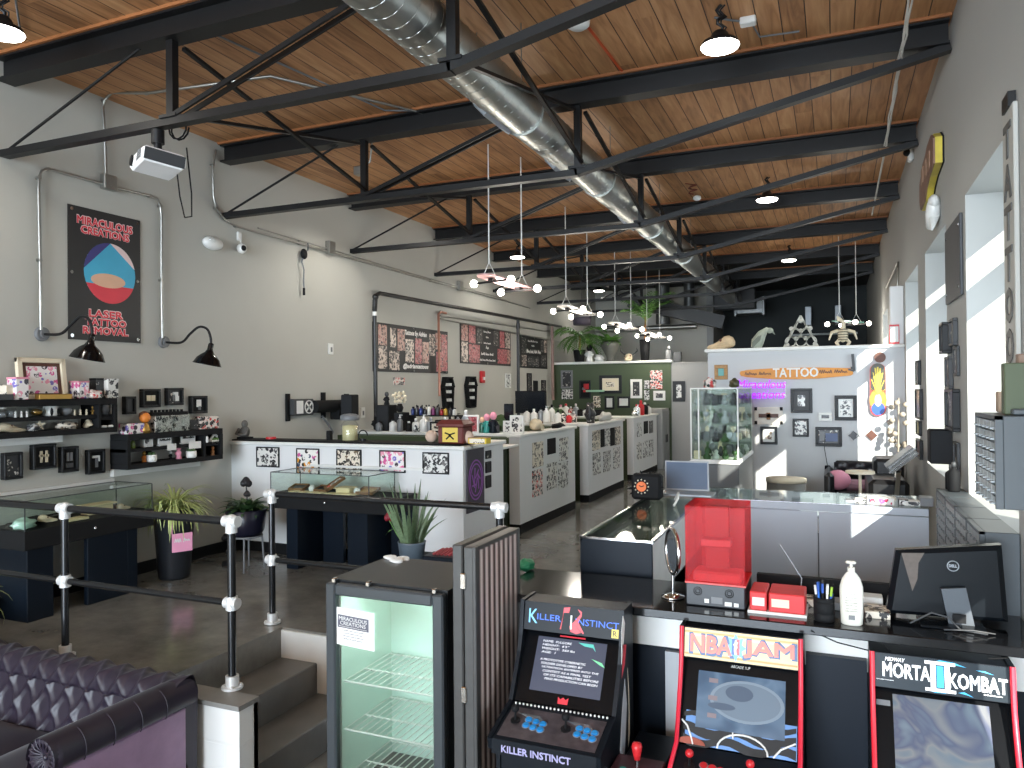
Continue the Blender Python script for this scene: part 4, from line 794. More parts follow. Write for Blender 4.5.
vitrine_table('black display table with glass case against the left wall', XT0, XT1, YT0, YT1, ZT, .2, [(XT0+.02, XT1-.02, YT0+.03, YT0+.22), (XT1-.06, XT1-.02, 3.86, 4.2), (XT0+.02, XT1-.02, 4.2, 4.29)], [(XT1+.01, 3.9, ZT-.06)])
m = MB(); m.box(XL+.001, XL+.03, YT0, YT1, ZT+.2, ZT+.225); tag(m.build('light_strip', PLAS), 'white strip light along the wall behind the left glass case', 'light')
YB0, YB1 = 5.28, 5.7
vitrine_table('black display table with glass case in front of the white half wall', -4.58, -3.33, YB0, YB1, .655, .18, [(-4.42, -4.3, YB0+.03, YB1-.02), (-4.28, -4.06, YB1-.06, YB1-.02), (-3.78, -3.58, YB0+.03, YB1-.02), (-3.56, -3.34, YB1-.06, YB1-.02)], [(-3.98, YB0-.01, .6)], gx1=-3.54)
m = MB(); m.box(-4.5, -3.3, 5.74, 5.769, .655+.19, .655+.21); tag(m.build('light_strip', PLAS), 'white strip light behind the glass case by the half wall', 'light')
TRAY = pm('tray_wood', (128, 92, 60), .5, ns=20, var=.3); CLOTH = pm('cream_cloth', (222, 206, 164), .7)
def tray(c, d, label, fill, tilt=.25, rz=0, mat=TRAY):
    c = Vector(c); M = Matrix.Translation(c+Vector((0, 0, .012+abs(tilt)*d[1]*.5))) @ Matrix.Rotation(rz, 4, 'Z') @ Matrix.Rotation(tilt, 4, 'X'); t = thing('jewellery_tray', label, 'tray', c)
    m = MB(); m.box(-d[0]/2, d[0]/2, -d[1]/2, d[1]/2, -.006, 0, M=M)
    for x0, x1, y0, y1 in ((-d[0]/2, d[0]/2, -d[1]/2, -d[1]/2+.008), (-d[0]/2, d[0]/2, d[1]/2-.008, d[1]/2), (-d[0]/2, -d[0]/2+.008, -d[1]/2, d[1]/2), (d[0]/2-.008, d[0]/2, -d[1]/2, d[1]/2)): m.box(x0, x1, y0, y1, 0, .018, M=M)
    m.build('tray_rim', mat, t); m = MB(); m.box(-d[0]/2+.01, d[0]/2-.01, -d[1]/2+.01, d[1]/2-.01, .0005, .007, M=M); m.build('lining', fill, t)
zt = .655; Yt = 5.46
m = MB(); m.box(-4.5, -3.42, YB0+.05, YB1-.05, zt, zt+.004); tag(m.build('cloth', MATT), 'black cloth lining the glass case by the half wall', 'cloth')
for u, d, lb, f, rz in ((299, (.15, .12), 'dark jewellery tray at the left in the centre glass case', FD, .1), (324, (.14, .12), 'wooden jewellery tray in the middle of the centre glass case', MATT, 0), (368, (.17, .13), 'wooden jewellery tray at the right in the centre glass case', GOLD, 0)):
    p = wy(u, 486, Yt); tray((p.x, Yt, zt+.004), d, lb, f, rz=rz)
p = wy(335, 486, Yt-.02); tray((p.x, Yt-.02, zt+.03), (.09, .18), 'slanted tray of red gems in the centre glass case', F6, tilt=.5, rz=-.5)
for u, lb in ((294, 'flat cream ring card at the far left of the centre glass case'), (304, 'flat cream ring card, second from the left'), (313, 'flat cream ring card, third from the left'), (321, 'flat cream ring card, fourth from the left'), (330, 'flat cream ring card beside the slanted red tray')):
    p = wy(u, 493, YB0+.08); m = MB(); m.cbox((p.x, YB0+.08, zt+.012), (.06, .09, .014), b=.003); tag(m.build('ring_card', CLOTH), lb, 'card')
p = wy(346, 487, Yt); m = MB(); m.cbox((p.x, Yt, zt+.055), (.16, .14, .01), b=.003, M=None); m.box(p.x-.07, p.x+.07, Yt-.05, Yt+.05, zt+.004, zt+.05); tag(m.build('display_block', CLOTH), 'large cream display block in the centre glass case', 'stand')
for u, lb in ((312, 'small white ball in the centre glass case, left one'), (357, 'small white ball in the centre glass case, right one')): p = wy(u, 487, Yt-.03); m = MB(); m.sph((p.x, Yt-.03, zt+.034), .03, 12, 8); tag(m.build('ball', PLAS), lb, 'ball')
p = wy(345, 492, YB0+.09); m = MB(); m.cbox((p.x, YB0+.1, zt+.01), (.2, .1, .014), b=.003); tag(m.build('display_mat', CLOTH), 'cream mat lying before the large display block', 'mat')
# things in the left glass case
def ontab(u, v): p = wz(u, v, ZT); return p
for (u, v), d, lb, mat in (((4, 520), (.16, .16), 'dark ring tray at the left end of the left glass case', FD), ((26, 526), (.12, .2), 'dark tray near the front corner of the left glass case', MATT), ((52, 520), (.12, .2), 'black tray of pendants behind the first rail post', FD), ((88, 510), (.1, .2), 'dark tray toward the far end of the left glass case', MATT)):
    p = ontab(u, v); x = max(min(p.x, XT1-.1), XT0+.12); tray((x, p.y, ZT), d, lb, mat, tilt=.05, mat=MATT)
p = ontab(36, 524); skull((XT1-.13, p.y, ZT+.02), .1, 'small cream animal skull on a tray in the left glass case', yaw=1.2); p = ontab(95, 508); m = MB(); m.cbox((XT0+.17, 4.12, ZT+.07), (.13, .26, .012), b=.003, M=None); m.box(XT0+.12, XT0+.22, 4.02, 4.22, ZT, ZT+.065); tag(m.build('display_block', CLOTH), 'large cream display block in the left glass case', 'stand')
skull((XT0+.2, 4.32, ZT), .09, 'small pink tinged skull at the far end of the left glass case', yaw=1.4); m = MB(); m.cbox((XT1-.1, 3.82, ZT+.012), (.1, .16, .016), b=.003); tag(m.build('ring_card', CLOTH), 'flat cream card at the front of the left glass case', 'card')
c = Vector((XT1-.13, 3.46, ZT)); rock(c, (.06, .07, .04), 'pale green crystal cluster at the corner of the left glass case', pm('crystal', (170, 200, 184), .2), name='crystal', seed=4)
# ------------------------------------------------------------------ counter on the white half wall
m = MB(); m.box(XL+.01, -2.94, 5.76, 6.03, 1.066, 1.08, b=.004); tag(m.build('countertop', MATT), 'dark thin top of the white half wall counter at the left', 'countertop')
F_ = [(257, 446.5, 280, 467.5, F1, 'black and white flash sheet, leftmost on the half wall'), (297, 448, 320, 474, F2, 'flash sheet with pink and yellow figures, second on the half wall'), (337, 449, 362, 474, F4, 'sepia flash sheet, third on the half wall'), (380, 450, 406, 473, F3, 'pink and blue flash sheet, fourth on the half wall'), (423, 452, 449.5, 474.5, F5, 'grey flash sheet, rightmost on the half wall')]
for u0, v0, u1, v1, f, lb in F_: picF(u0, v0, u1, v1, 5.77, lb, fm=BLK, art=f, bw=.012, d=.018, group='flash sheets on the half wall', cat='flash sheet', name='flash_sheet')
XE = -2.92
M, w, h = rect(wx, FL, 465.5, 450, 483, 508, XE); picture(M, w, h, 'dark panel with a purple oval emblem on the end of the half wall', bw=0, art=PURP, d=.015, name='emblem_panel', cat='panel'); t = [o for o in C.objects if o.name.startswith('emblem_panel')][-1]
EMB = pm('emblem_purple', (150, 84, 168), .5); m = MB()
for rr in (.42, .34):
    for k in range(24): a, b = 2*PI*k/24, 2*PI*(k+1)/24; m.bar(M @ Vector((w*rr*math.cos(a), h*rr*.75*math.sin(a), .016)), M @ Vector((w*rr*math.cos(b), h*rr*.75*math.sin(b), .016)), .012, .003, up=(1, 0, 0))
for k in range(7): a = k*.9; m.bar(M @ Vector((w*.25*math.cos(a), h*.2*math.sin(a), .016)), M @ Vector((w*.1*math.cos(a+1), h*.12*math.sin(a+2), .016)), .014, .003, up=(1, 0, 0))
m.build('emblem', EMB, t)
for v0, v1, lb in ((451, 458, 'top small dark print on the half wall end'), (462, 472, 'middle small dark print on the half wall end'), (476, 487, 'bottom small dark print on the half wall end')): M, w, h = rect(wx, FL, 485, v0, 490.5, v1, XE); picture(M, w, h, lb, bw=.01, art=FD, d=.012)
zc = 1.081
def oncnt(u, y=5.9): p = wy(u, 440, y); return Vector((p.x, y, zc))
m = MB(); c = oncnt(271); m.cyl(c, c+Vector((0, 0, .02)), .05, n=14); tag(m.build('red_puck', RED), 'flat red disc on the left half wall counter', 'disc'); c = oncnt(329.5); box_item(c, (.04, .05, .09), 'small black dispenser on the half wall counter', MATT, name='dispenser')
c = oncnt(350); t = thing('glass_canister', 'glass canister of cream contents on the half wall counter', 'canister', c); m = MB(); m.lathe(c, [(0, 0), (.075, 0), (.08, .01), (.08, .15), (.05, .19), (0, .19)], 18); m.build('body', CLEAR, t); m = MB(); m.lathe(c, [(0, .005), (.07, .006), (.07, .14), (0, .15)], 14); m.build('contents', pm('cream_filling', (206, 196, 150), .6), t); m = MB(); m.lathe(c, [(0, .19), (.085, .19), (.09, .2), (.09, .235), (.05, .25), (0, .255)], 18); m.build('lid', GREYP, t)
c = oncnt(363); m = MB(); m.tube([c+Vector((.05*math.cos(k*.5)-.0, 0, .05+.05*math.sin(k*.5))) for k in range(9)], .006, 6); m.cyl(c, c+Vector((0, 0, .02)), .03, n=10); tag(m.build('hook_stand', BLK), 'small curved black hook beside the glass canister', 'hook')
c = oncnt(455.5, 5.9); t = thing('mantel_clock', 'red brown wooden box clock with yellow face on the half wall', 'clock', c); MAH = pm('mahogany', (96, 40, 36), .35, ns=12, var=.3); w = abs(wy(468, 430, 5.9).x-wy(443, 430, 5.9).x)
m = MB(); m.box(c.x-w/2, c.x+w/2, c.y-.1, c.y+.1, zc, zc+.15, b=.012); m.build('case', MAH, t); m = MB(); m.rings([[(c.x+sx*(w/2+.01-k), c.y+sy*(.11-k), zc+.15+q) for sx, sy in ((-1, -1), (1, -1), (1, 1), (-1, 1))] for k, q in ((0, 0), (0, .02), (.035, .055))], sm=False); m.build('top', MAH, t)
m = MB(); m.box(c.x-w*.3, c.x+w*.3, c.y-.104, c.y-.098, zc+.015, zc+.14); m.build('dial', pm('dial_yellow', (216, 190, 84), .4), t); m = MB()
for a, b in (((-.2, .095), (.05, .075)), ((.2, .095), (-.05, .075)), ((-.15, .04), (0, .07)), ((.15, .04), (0, .07))): m.bar((c.x+a[0]*w, c.y-.106, zc+a[1]), (c.x+b[0]*w, c.y-.106, zc+b[1]), .012, .003, up=(0, 1, 0))
m.build('face_mark', MATT, t)
for u, lb in ((431.5, 'pale ball left of the wooden clock'), (467.5, 'pale ball right of the wooden clock')): c = oncnt(u, 5.9); m = MB(); m.sph(c+Vector((0, 0, .055)), .055, 14, 10); tag(m.build('ball', pm('pale_ball', (206, 180, 160), .6)), lb, 'ball')
c = oncnt(479.5, 5.9); t = box_item(c, (.17, .1, .05), 'low gold and yellow box near the end of the half wall', YEL, face=F4, lid=GOLD)
c = oncnt(241.5, 5.85); c.x = max(c.x, XL+.1); t = thing('figurine', 'dark seated figurine at the left end of the half wall', 'figurine', c); m = MB(); m.box(c.x-.06, c.x+.06, c.y-.05, c.y+.05, zc, zc+.02); m.build('base', MATT, t); m = MB(); m.sph(c+Vector((0, 0, .07)), (.05, .045, .06)); m.sph(c+Vector((0, -.005, .145)), (.032, .034, .04)); m.tube([c+Vector((-.05, -.02, .1)), c+Vector((-.06, -.05, .05)), c+Vector((0, -.06, .04)), c+Vector((.06, -.05, .05)), c+Vector((.05, -.02, .1))], .018, 6); m.build('body', pm('stone_grey', (90, 88, 84), .6, ns=30, var=.3), t)
# ------------------------------------------------------------------ handrails
ALU = pm('cast_aluminium', (222, 223, 222), .4, .35)
RAILB = pm('rail_black', (58, 59, 61), .2, .75)
def rail(label, posts, zt, zm, y, extra0=None, drop_first=True):
    t = thing('handrail', label, 'rail', (posts[0], y, 0), 'black pipe handrails')
    for x in posts:
        m = MB(); m.cyl((x, y, .004), (x, y, zt), .021, n=14); p = m.build('post', RAILB, t)
        m = MB(); m.cyl((x, y, .004), (x, y, .016), .055, n=16); m.cyl((x, y, .016), (x, y, .07), .034, n=14)
        for a in range(4): m.cyl((x+.042*math.cos(a*PI/2+.7), y+.042*math.sin(a*PI/2+.7), .016), (x+.042*math.cos(a*PI/2+.7), y+.042*math.sin(a*PI/2+.7), .024), .008, n=6)
        m.build('floor_flange', ALU, p)
        m = MB(); m.cyl((x, y, zm-.035), (x, y, zm+.035), .03, n=14); m.cyl((x-.04, y, zm), (x+.04, y, zm), .029, n=14); m.build('cross_fitting', ALU, p)
        m = MB(); m.cyl((x, y, zt-.06), (x, y, zt+.02), .03, n=14); m.cyl((x-.045, y, zt), (x+.045, y, zt), .03, n=14); m.sph((x, y, zt+.005), .032, 14, 8); m.build('top_fitting', ALU, p)
    x0 = extra0 if extra0 is not None else posts[0]
    m = MB(); m.cyl((x0, y, zt), (posts[-1], y, zt), .021, n=14); m.build('top_rail', RAILB, t)
    m = MB(); m.cyl((x0, y, zm), (posts[-1], y, zm), .018, n=14); m.build('middle_rail', RAILB, t)
rail('left black handrail on the platform edge behind the sofa', [-4.17, -2.905], .872, .446, 3.06, extra0=XL+.02)
rail('right black handrail on the platform edge beyond the steps', [-3.466, -1.8], .862, .424, 4.02)
# ------------------------------------------------------------------ sofa
VEL = pm('purple_velvet', (30, 21, 38), .45, ns=5, var=.3, bump=.12, sheen=.16)
def tuft(u, v, su, sv):                                         # diamond tufting: 0 at a button, about 1 between
    a = (u/su+v/sv)*.5; b = (u/su-v/sv)*.5; fa = abs(a-round(a)); fb = abs(b-round(b)); d = math.hypot(fa, fb)
    crease = min(fa, fb)
    return min(1, d/.34)**.7*.6+min(1, crease/.16)*.4
SX0, SX1, SYB, SYF, SZ = -5.38, -2.93, 2.84, 2.1, LOW
t = thing('chesterfield_sofa', 'purple velvet tufted sofa with rolled arms in front of the raised platform', 'sofa', ((SX0+SX1)/2, 2.4, LOW))
TOP = .145; rb = .086
def sweep(prof, path_pt, n, su, amp, tmask, nm, name='x'):
    m = MB(); rows = []; L = [0]
    for a, b in zip(prof, prof[1:]): L.append(L[-1]+math.hypot(b[0]-a[0], b[1]-a[1]))
    for i, (p, q) in enumerate(prof):
        a = prof[max(i-1, 0)]; b = prof[min(i+1, len(prof)-1)]; tx, tz = b[0]-a[0], b[1]-a[1]; ln = math.hypot(tx, tz) or 1; nx, nz = -tz/ln, tx/ln
        row = []
        for k in range(n+1):
            s = k/n; k2 = path_pt(s)[1]; d = amp*(tuft(k2, L[i], su, .11)-1)*tmask(L[i]/L[-1]) if amp else 0
            row.append(path_pt(s)[0](p+nx*d, q+nz*d))
        rows.append(row)
    vs = [v for r in rows for v in r]; w = n+1
    m.add(vs, [(i*w+k, i*w+k+1, (i+1)*w+k+1, (i+1)*w+k) for i in range(len(rows)-1) for k in range(n)], 0, True); return m
# back: profile in (distance in front of the wall, height): up the inner face, over the roll, down behind
pr_ = []
for k in range(26): q = k/25; pr_.append((.2-.06*q, LOW+.38+(TOP-.10-LOW-.38)*q))
for k in range(1, 27): a = -.25+PI*1.15*k/26; pr_.append((.07+rb*math.cos(a)*.98, TOP-rb+rb*math.sin(a)))
pr_.append((.0, LOW+.1))
pb = lambda s: ((lambda p, q: (SX0+(SX1-SX0)*s, SYB-p, q)), (SX1-SX0)*s)
m = sweep(pr_, pb, 300, .072, .025, lambda q: 1 if q < .5 else max(0, 1-(q-.5)*5), 0)
for xe in (SX0, SX1): m.add([(xe, SYB-p, q) for p, q in pr_[26:]], [list(range(len(pr_)-26))], 0, False)
m.build('backrest', VEL, t)
m = MB()
for i in range(36):
    for j in range(0, 5):
        x = SX0+.072*(2*i+(j % 2)); 
        if x > SX1-.12: continue
        L = .11*j; q = L/ (TOP-.10-LOW-.38)
        if q > 1.05: continue
        m.sph((x, SYB-(.2-.06*q)+.018, LOW+.38+L), (.011, .01, .011), 8, 5)
m.build('button', pm('velvet_button', (84, 70, 96), .4), t)
for s, xx in ((1, SX1), (-1, SX0)):
    pa = []
    for k in range(22): q = k/21; pa.append((.155-.03*q, LOW+.38+(TOP-.1-LOW-.38)*q))
    for k in range(1, 27): a = -.25+PI*1.2*k/26; pa.append((.055+rb*math.cos(a)*.98, TOP-rb+rb*math.sin(a)))
    pa.append((.075, TOP-2*rb-.01))
    pf = lambda q, xx=xx, s=s: ((lambda p, z: (xx-s*p, SYB-.02-(SYB-SYF)*q, z)), (SYB-SYF)*q)
    m = sweep(pa, pf, 90, .09, .02, lambda q: 1 if q < .4 else max(0, 1-(q-.4)*9), 0); o = m.build('arm', VEL, t)
    m = MB(); cy = SYF; ce = (xx-s*.055, cy, TOP-rb)
    m.rings([[(ce[0]+r*math.cos(2*PI*k/28), cy-d, ce[2]+r*math.sin(2*PI*k/28)) for k in range(28)] for r, d in ((rb, -.02), (rb*.98, .006), (rb*.85, .016), (rb*.5, .006), (rb*.2, -.006), (.012, -.012))]); m.build('scroll_front', VEL, o)
    m = MB()
    for k in range(18):
        a = 2*PI*k/18; m.tube([(ce[0]+rb*.2*math.cos(a), cy+.004, ce[2]+rb*.2*math.sin(a)), (ce[0]+rb*.6*math.cos(a), cy-.014, ce[2]+rb*.6*math.sin(a)), (ce[0]+rb*.93*math.cos(a), cy-.012, ce[2]+rb*.93*math.sin(a))], .005, 5)
    m.sph((ce[0], cy+.006, ce[2]), .014, 8, 6); m.build('scroll_pleat', VEL, o)
    m = MB(); m.box(min(xx-s*.15, xx+s*.004), max(xx-s*.15, xx+s*.004), SYF+.02, SYB-.05, LOW+.06, TOP-rb*1.4, b=.02); m.build('arm_panel', pm('velvet_lit_side', (150, 122, 150), .5, ns=6, var=.5, bump=.15, sheen=.3), o)  # light and sheen on the velvet put into the paler side colour
    for k in range(4):
        m = MB(); yy = SYB-.2-k*.14; m.tube([(xx-s*(.055-rb*1.01*math.cos(a)), yy, TOP-rb+rb*1.005*math.sin(a)) for a in [1.2-.2*j for j in range(10)]], .003, 5); m.build('welt_seam', VEL, o)
m = MB(); m.box(SX0+.15, SX1-.15, SYF+.02, SYB-.2, LOW+.08, LOW+.24, b=.03); m.build('seat_base', VEL, t)
for k in range(3):
    x0 = SX0+.19+k*.75; x1 = min(x0+.745, SX1-.17); m = MB(); nn = 14; rows = []
    def cz(a, b): return LOW+.385+.035*(1-(2*a-1)**4)*(1-(2*b-1)**4)
    for i in range(nn+1): rows.append([(x0+(x1-x0)*i/nn, SYF-.01+(SYB-.2-SYF)*j/nn, cz(i/nn, j/nn)) for j in range(nn+1)])
    m.add([p for r in rows for p in r], [(i*(nn+1)+j, i*(nn+1)+j+1, (i+1)*(nn+1)+j+1, (i+1)*(nn+1)+j) for i in range(nn) for j in range(nn)], 0, True)
    m.box(x0, x1, SYF-.01, SYB-.21, LOW+.24, LOW+.386, b=.015); m.build('seat_cushion', VEL, t)
for x in (SX0+.1, SX1-.1):
    for y in (SYF+.1, SYB-.1): m = MB(); m.lathe((x, y, LOW), [(.02, 0), (.03, .02), (.035, .06), (.03, .09), (0, .09)], 12); m.build('foot', BROWN, t)
# ------------------------------------------------------------------ glass door fridge and the dotted panel
FX0, FX1, FY0, FY1, FZ = -2.23, -1.6, 2.95, 3.5, .65
FBLK = pm('fridge_black', (30, 32, 34), .3); t = thing('drinks_fridge', 'black glass door fridge with a white note taped inside its door', 'fridge', ((FX0+FX1)/2, (FY0+FY1)/2, LOW))
m = MB(); w = .035
m.box(FX0, FX0+w, FY0+.05, FY1, LOW+.02, FZ); m.box(FX1-w, FX1, FY0+.05, FY1, LOW+.02, FZ); m.box(FX0+w, FX1-w, FY1-w, FY1, LOW+.02, FZ); m.box(FX0+w, FX1-w, FY0+.05, FY1-w, FZ-.05, FZ); m.box(FX0+w, FX1-w, FY0+.05, FY1-w, LOW+.02, LOW+.2); m.build('cabinet', FBLK, t)
LIN = pm('fridge_liner', (206, 228, 218), .35)
m = MB(); m.box(FX0+w, FX0+w+.012, FY0+.06, FY1-w, LOW+.2, FZ-.05); m.box(FX1-w-.012, FX1-w, FY0+.06, FY1-w, LOW+.2, FZ-.05); m.box(FX0+w, FX1-w, FY1-w-.012, FY1-w, LOW+.2, FZ-.05); m.box(FX0+w, FX1-w, FY0+.06, FY1-w, FZ-.062, FZ-.05); m.build('liner', LIN, t)
for z in (-.3, -.071, .159):
    m = MB()
    for k in range(15): x = FX0+w+.02+k*(FX1-FX0-2*w-.04)/14; m.cyl((x, FY0+.08, z), (x, FY1-.06, z), .003, n=5)
    for y in (FY0+.08, FY0+.25, FY1-.07): m.cyl((FX0+w+.015, y, z-.004), (FX1-w-.015, y, z-.004), .005, n=6)
    m.build('wire_shelf', WHT, t)
l = bpy.data.lights.new('fridge_light', 'AREA'); l.shape = 'RECTANGLE'; l.size = .4; l.size_y = .08; l.energy = 1.5; l.color = (.86, 1, .95); lo = bpy.data.objects.new('fridge_light', l); C.objects.link(lo); lo.location = ((FX0+FX1)/2, FY0+.12, FZ-.075)
DR = pm('door_frame_grey', (58, 63, 67), .35)
m = MB(); fw = .055; d0, d1 = FY0, FY0+.045
m.box(FX0, FX0+fw, d0, d1, LOW+.1, FZ-.01, b=.008); m.box(FX1-fw, FX1, d0, d1, LOW+.1, FZ-.01, b=.008); m.box(FX0+fw, FX1-fw, d0, d1, FZ-.01-fw, FZ-.01, b=.008); m.box(FX0+fw, FX1-fw, d0, d1, LOW+.1, LOW+.1+fw, b=.008); d = m.build('door', DR, t)
m = MB(); m.box(FX0+fw, FX1-fw, d0+.02, d0+.026, LOW+.1+fw, FZ-.01-fw); m.build('door_glass', glass('fridge_glass', (250, 254, 252), .34), d)
m = MB(); m.box(FX0+.01, FX1-.01, d0+.01, FY1, LOW, LOW+.1); m.build('kick_plate', MATT, t)
m = MB()
for x in (FX0+.03, FX0+.22, FX1-.06): m.box(x, x+.02, d0+.01, d0+.04, FZ-.01, FZ+.012, b=.003)
m.build('hinge', CHROME, d)
a = wy(332, 607, d0+.015); b = wy(374.5, 650.5, d0+.015); cxx, czz = (a.x+b.x)/2, (a.z+b.z)/2; pw_, ph_ = b.x-a.x, a.z-b.z
M = FM((cxx, d0+.017, czz), (1, 0, -.05), (0, 0, 1)); n_ = thing('paper_note', 'white shop note taped to the fridge door', 'note', M.translation)
m = MB(); m.box(-pw_/2, pw_/2, -ph_/2, ph_/2, 0, .002, M=M); m.build('paper', WHT, n_)
m = MB(); m.box(-pw_*.36, pw_*.37, -ph_*.03, ph_*.31, .002, .0028, M=M); m.build('printed_box', pm('print_grey', (96, 96, 108), .6), n_)
text('MIRACULOUS', WHT, M @ Matrix.Translation((0, ph_*.22, .0028)), pw_*.66, ph_*.1, n_, .0008); text('CREATIONS', WHT, M @ Matrix.Translation((0, ph_*.1, .0028)), pw_*.6, ph_*.1, n_, .0008)
PRT = pm('faint_print', (150, 150, 156), .6)
scribble(WHT, M @ Matrix.Translation((0, ph_*.01, .003)), pw_*.66, ph_*.03, n_, 4, 3)
for k in range(4): scribble(PRT, M @ Matrix.Translation((0, -ph_*(.09+.075*k), .0022)), pw_*(.5-.05*(k % 2)), ph_*.035, n_, 3, 5+k)
for (u, v), lb in (((397, 556), 'crumpled white paper scrap at the back of the fridge top'), ((411, 556.5), 'second white paper scrap beside it, nearer the panel'), ((396, 562), 'third white paper scrap, lowest on the fridge top')):
    p = wz(u, v, FZ); p.y = min(p.y, FY1-.04); m = MB(); m.rings([[(p.x+r*.04*math.cos(k), p.y+r*.025*math.sin(k), FZ+.001+h+.004*math.sin(k*2)) for k in [j*PI/4 for j in range(8)]] for r, h in ((1, 0), (1.05, .008), (.7, .014), (.1, .016))]); tag(m.build('paper_scrap', WHT), lb, 'paper')
# dotted panel: a folding case standing beside the fridge
def chain_mat():
    m, nt, b = base('dotted_panel'); L = nt.links.new
    tc = nd(nt, 'ShaderNodeTexCoord'); sx = nd(nt, 'ShaderNodeSeparateXYZ'); L(tc.outputs['Object'], sx.inputs[0])
    def mth(op, a, bb=None):
        n = nd(nt, 'ShaderNodeMath', operation=op)
        for i, q in enumerate((a, bb)):
            if q is None: continue
            if isinstance(q, (int, float)): n.inputs[i].default_value = q
            else: L(q, n.inputs[i])
        return n.outputs[0]
    v = mth('FRACT', mth('DIVIDE', sx.outputs[2], .0105)); u = mth('FRACT', mth('DIVIDE', mth('ADD', sx.outputs[1], mth('MULTIPLY', mth('ABSOLUTE', mth('SUBTRACT', v, .5)), .036)), .054))
    m1 = mth('MULTIPLY', mth('GREATER_THAN', u, .52), mth('LESS_THAN', v, .8)); m2 = mth('MULTIPLY', mth('LESS_THAN', u, .2), mth('GREATER_THAN', v, .25))
    mx = nd(nt, 'ShaderNodeMix', data_type='RGBA'); mx.inputs['A'].default_value = srgb(44, 30, 28); mx.inputs['B'].default_value = srgb(236, 220, 212); L(m1, mx.inputs['Factor'])
    m3 = nd(nt, 'ShaderNodeMix', data_type='RGBA'); m3.inputs['B'].default_value = srgb(136, 106, 98); L(mx.outputs['Result'], m3.inputs['A']); L(m2, m3.inputs['Factor']); L(m3.outputs['Result'], b.inputs['Base Color']); b.inputs['Roughness'].default_value = .35
    return m
px1 = -1.43; py0, py1, pz = 2.93, 3.43, .87
PF = pm('panel_frame', (66, 66, 65), .45, ns=30, var=.15); t = thing('screen_panel', 'tall dark framed panel with dotted zigzag face beside the fridge', 'panel', (px1-.05, (py0+py1)/2, LOW))
m = MB(); m.box(px1-.055, px1-.006, py0, py1, LOW, pz, b=.006); m.build('rear_leaf', PF, t)
m = MB()
m.box(px1-.012, px1+.004, py0, py0+.035, LOW, pz, b=.003); m.box(px1-.012, px1+.004, py1-.025, py1, LOW, pz, b=.003); m.box(px1-.012, px1+.004, py0+.035, py1-.025, pz-.02, pz, b=.003); m.box(px1-.012, px1+.004, py0+.035, py1-.025, LOW, LOW+.03, b=.003)
m.box(px1-.11, px1-.06, py0, py1, LOW, pz+.005, b=.006); m.build('frame', PF, t)
m = MB(); m.box(px1-.008, px1-.001, py0+.035, py1-.025, LOW+.03, pz-.02); m.build('dotted_face', chain_mat(), t)
for z in (.72, .23, -.2): m = MB(); m.box(px1-.07, px1-.042, py0-.008, py0+.002, z-.035, z+.035, b=.004); m.build('latch', CHROME, t)
# ------------------------------------------------------------------ plants
def spray(c, n, length, width, mat, up=(.4, 1.2), droop=1.0, seed=1, name='foliage', parent=None, spread=1.0, seg=7, ymin=-99):
    q = random.Random(seed); m = MB(); c = Vector(c)
    for k in range(n):
        a = q.random()*2*PI; L = length*(.55+.5*q.random()); el = up[0]+(up[1]-up[0])*q.random(); pts = []; ws = []; p = c+Vector((.02*math.cos(a), .02*math.sin(a), 0)); el0 = el
        for s in range(seg+1):
            pts.append(p.copy()); ws.append(width*math.sin(PI*min(1, (s+.6)/(seg+.6)))*.5+.0006)
            p = p+Vector((math.cos(a)*math.cos(el)*spread, math.sin(a)*math.cos(el)*spread, math.sin(el)))*(L/seg); p.x = max(p.x, XL+.025); p.y = max(p.y, ymin); el -= droop*(1.0/seg)*(1+q.random()*.5)
        m.blade(pts, ws, (-math.sin(a), math.cos(a), 0))
    return m.build(name, mat, parent)
def soil(t, c, r): m = MB(); m.cyl(c, Vector(c)+Vector((0, 0, .01)), r, n=16); m.build('soil', BROWN, t)
c = Vector((-5.1, 4.72, 0)); PH = .58; POTB = pm('planter_black', (34, 37, 42), .35)
t = thing('potted_plant', 'spider plant in a tall black planter with a pink note', 'plant', c); m = MB(); m.lathe(c, [(0, 0), (.12, 0), (.125, .02), (.165, PH-.01), (.172, PH), (.15, PH), (.14, PH-.07), (0, PH-.07)], 28); m.build('planter', POTB, t); soil(t, c+Vector((0, 0, PH-.03)), .145)
spray(c+Vector((0, 0, PH-.03)), 230, .46, .013, LGREEN, (.25, 1.35), 1.6, 11, parent=t, ymin=4.46)
p0 = c+Vector((.13, -.1, .2)); Mn = FM(c+Vector((.155, -.075, .33)), (.45, .89, 0), (0, 0, 1)); m = MB(); m.box(-.07, .09, -.09, .06, 0, .003, M=Mn); m.box(-.072, -.066, .06, .19, 0, .003, M=Mn); nt_ = m.build('pink_note', pm('pink_paper', (236, 160, 190), .6), t); scribble(PLAS, Mn @ Matrix.Translation((.01, 0, .004)), .12, .04, t, 2, 9)
c = Vector((-4.72, 5.15, 0)); t = thing('plant_stand', 'dark metal stand holding the black rose plant', 'stand', c); m = MB()
for a in range(4): m.tube([c+Vector((.15*math.cos(a*PI/2+.6), .15*math.sin(a*PI/2+.6), 0)), c+Vector((.13*math.cos(a*PI/2+.6), .13*math.sin(a*PI/2+.6), .3))], .008, 6)
m.tube([c+Vector((.135*math.cos(a*PI/10), .135*math.sin(a*PI/10), .295)) for a in range(21)], .008, 6); m.cyl(c+Vector((0, 0, .288)), c+Vector((0, 0, .3)), .14, n=20); m.build('stand_frame', GREYP, t)
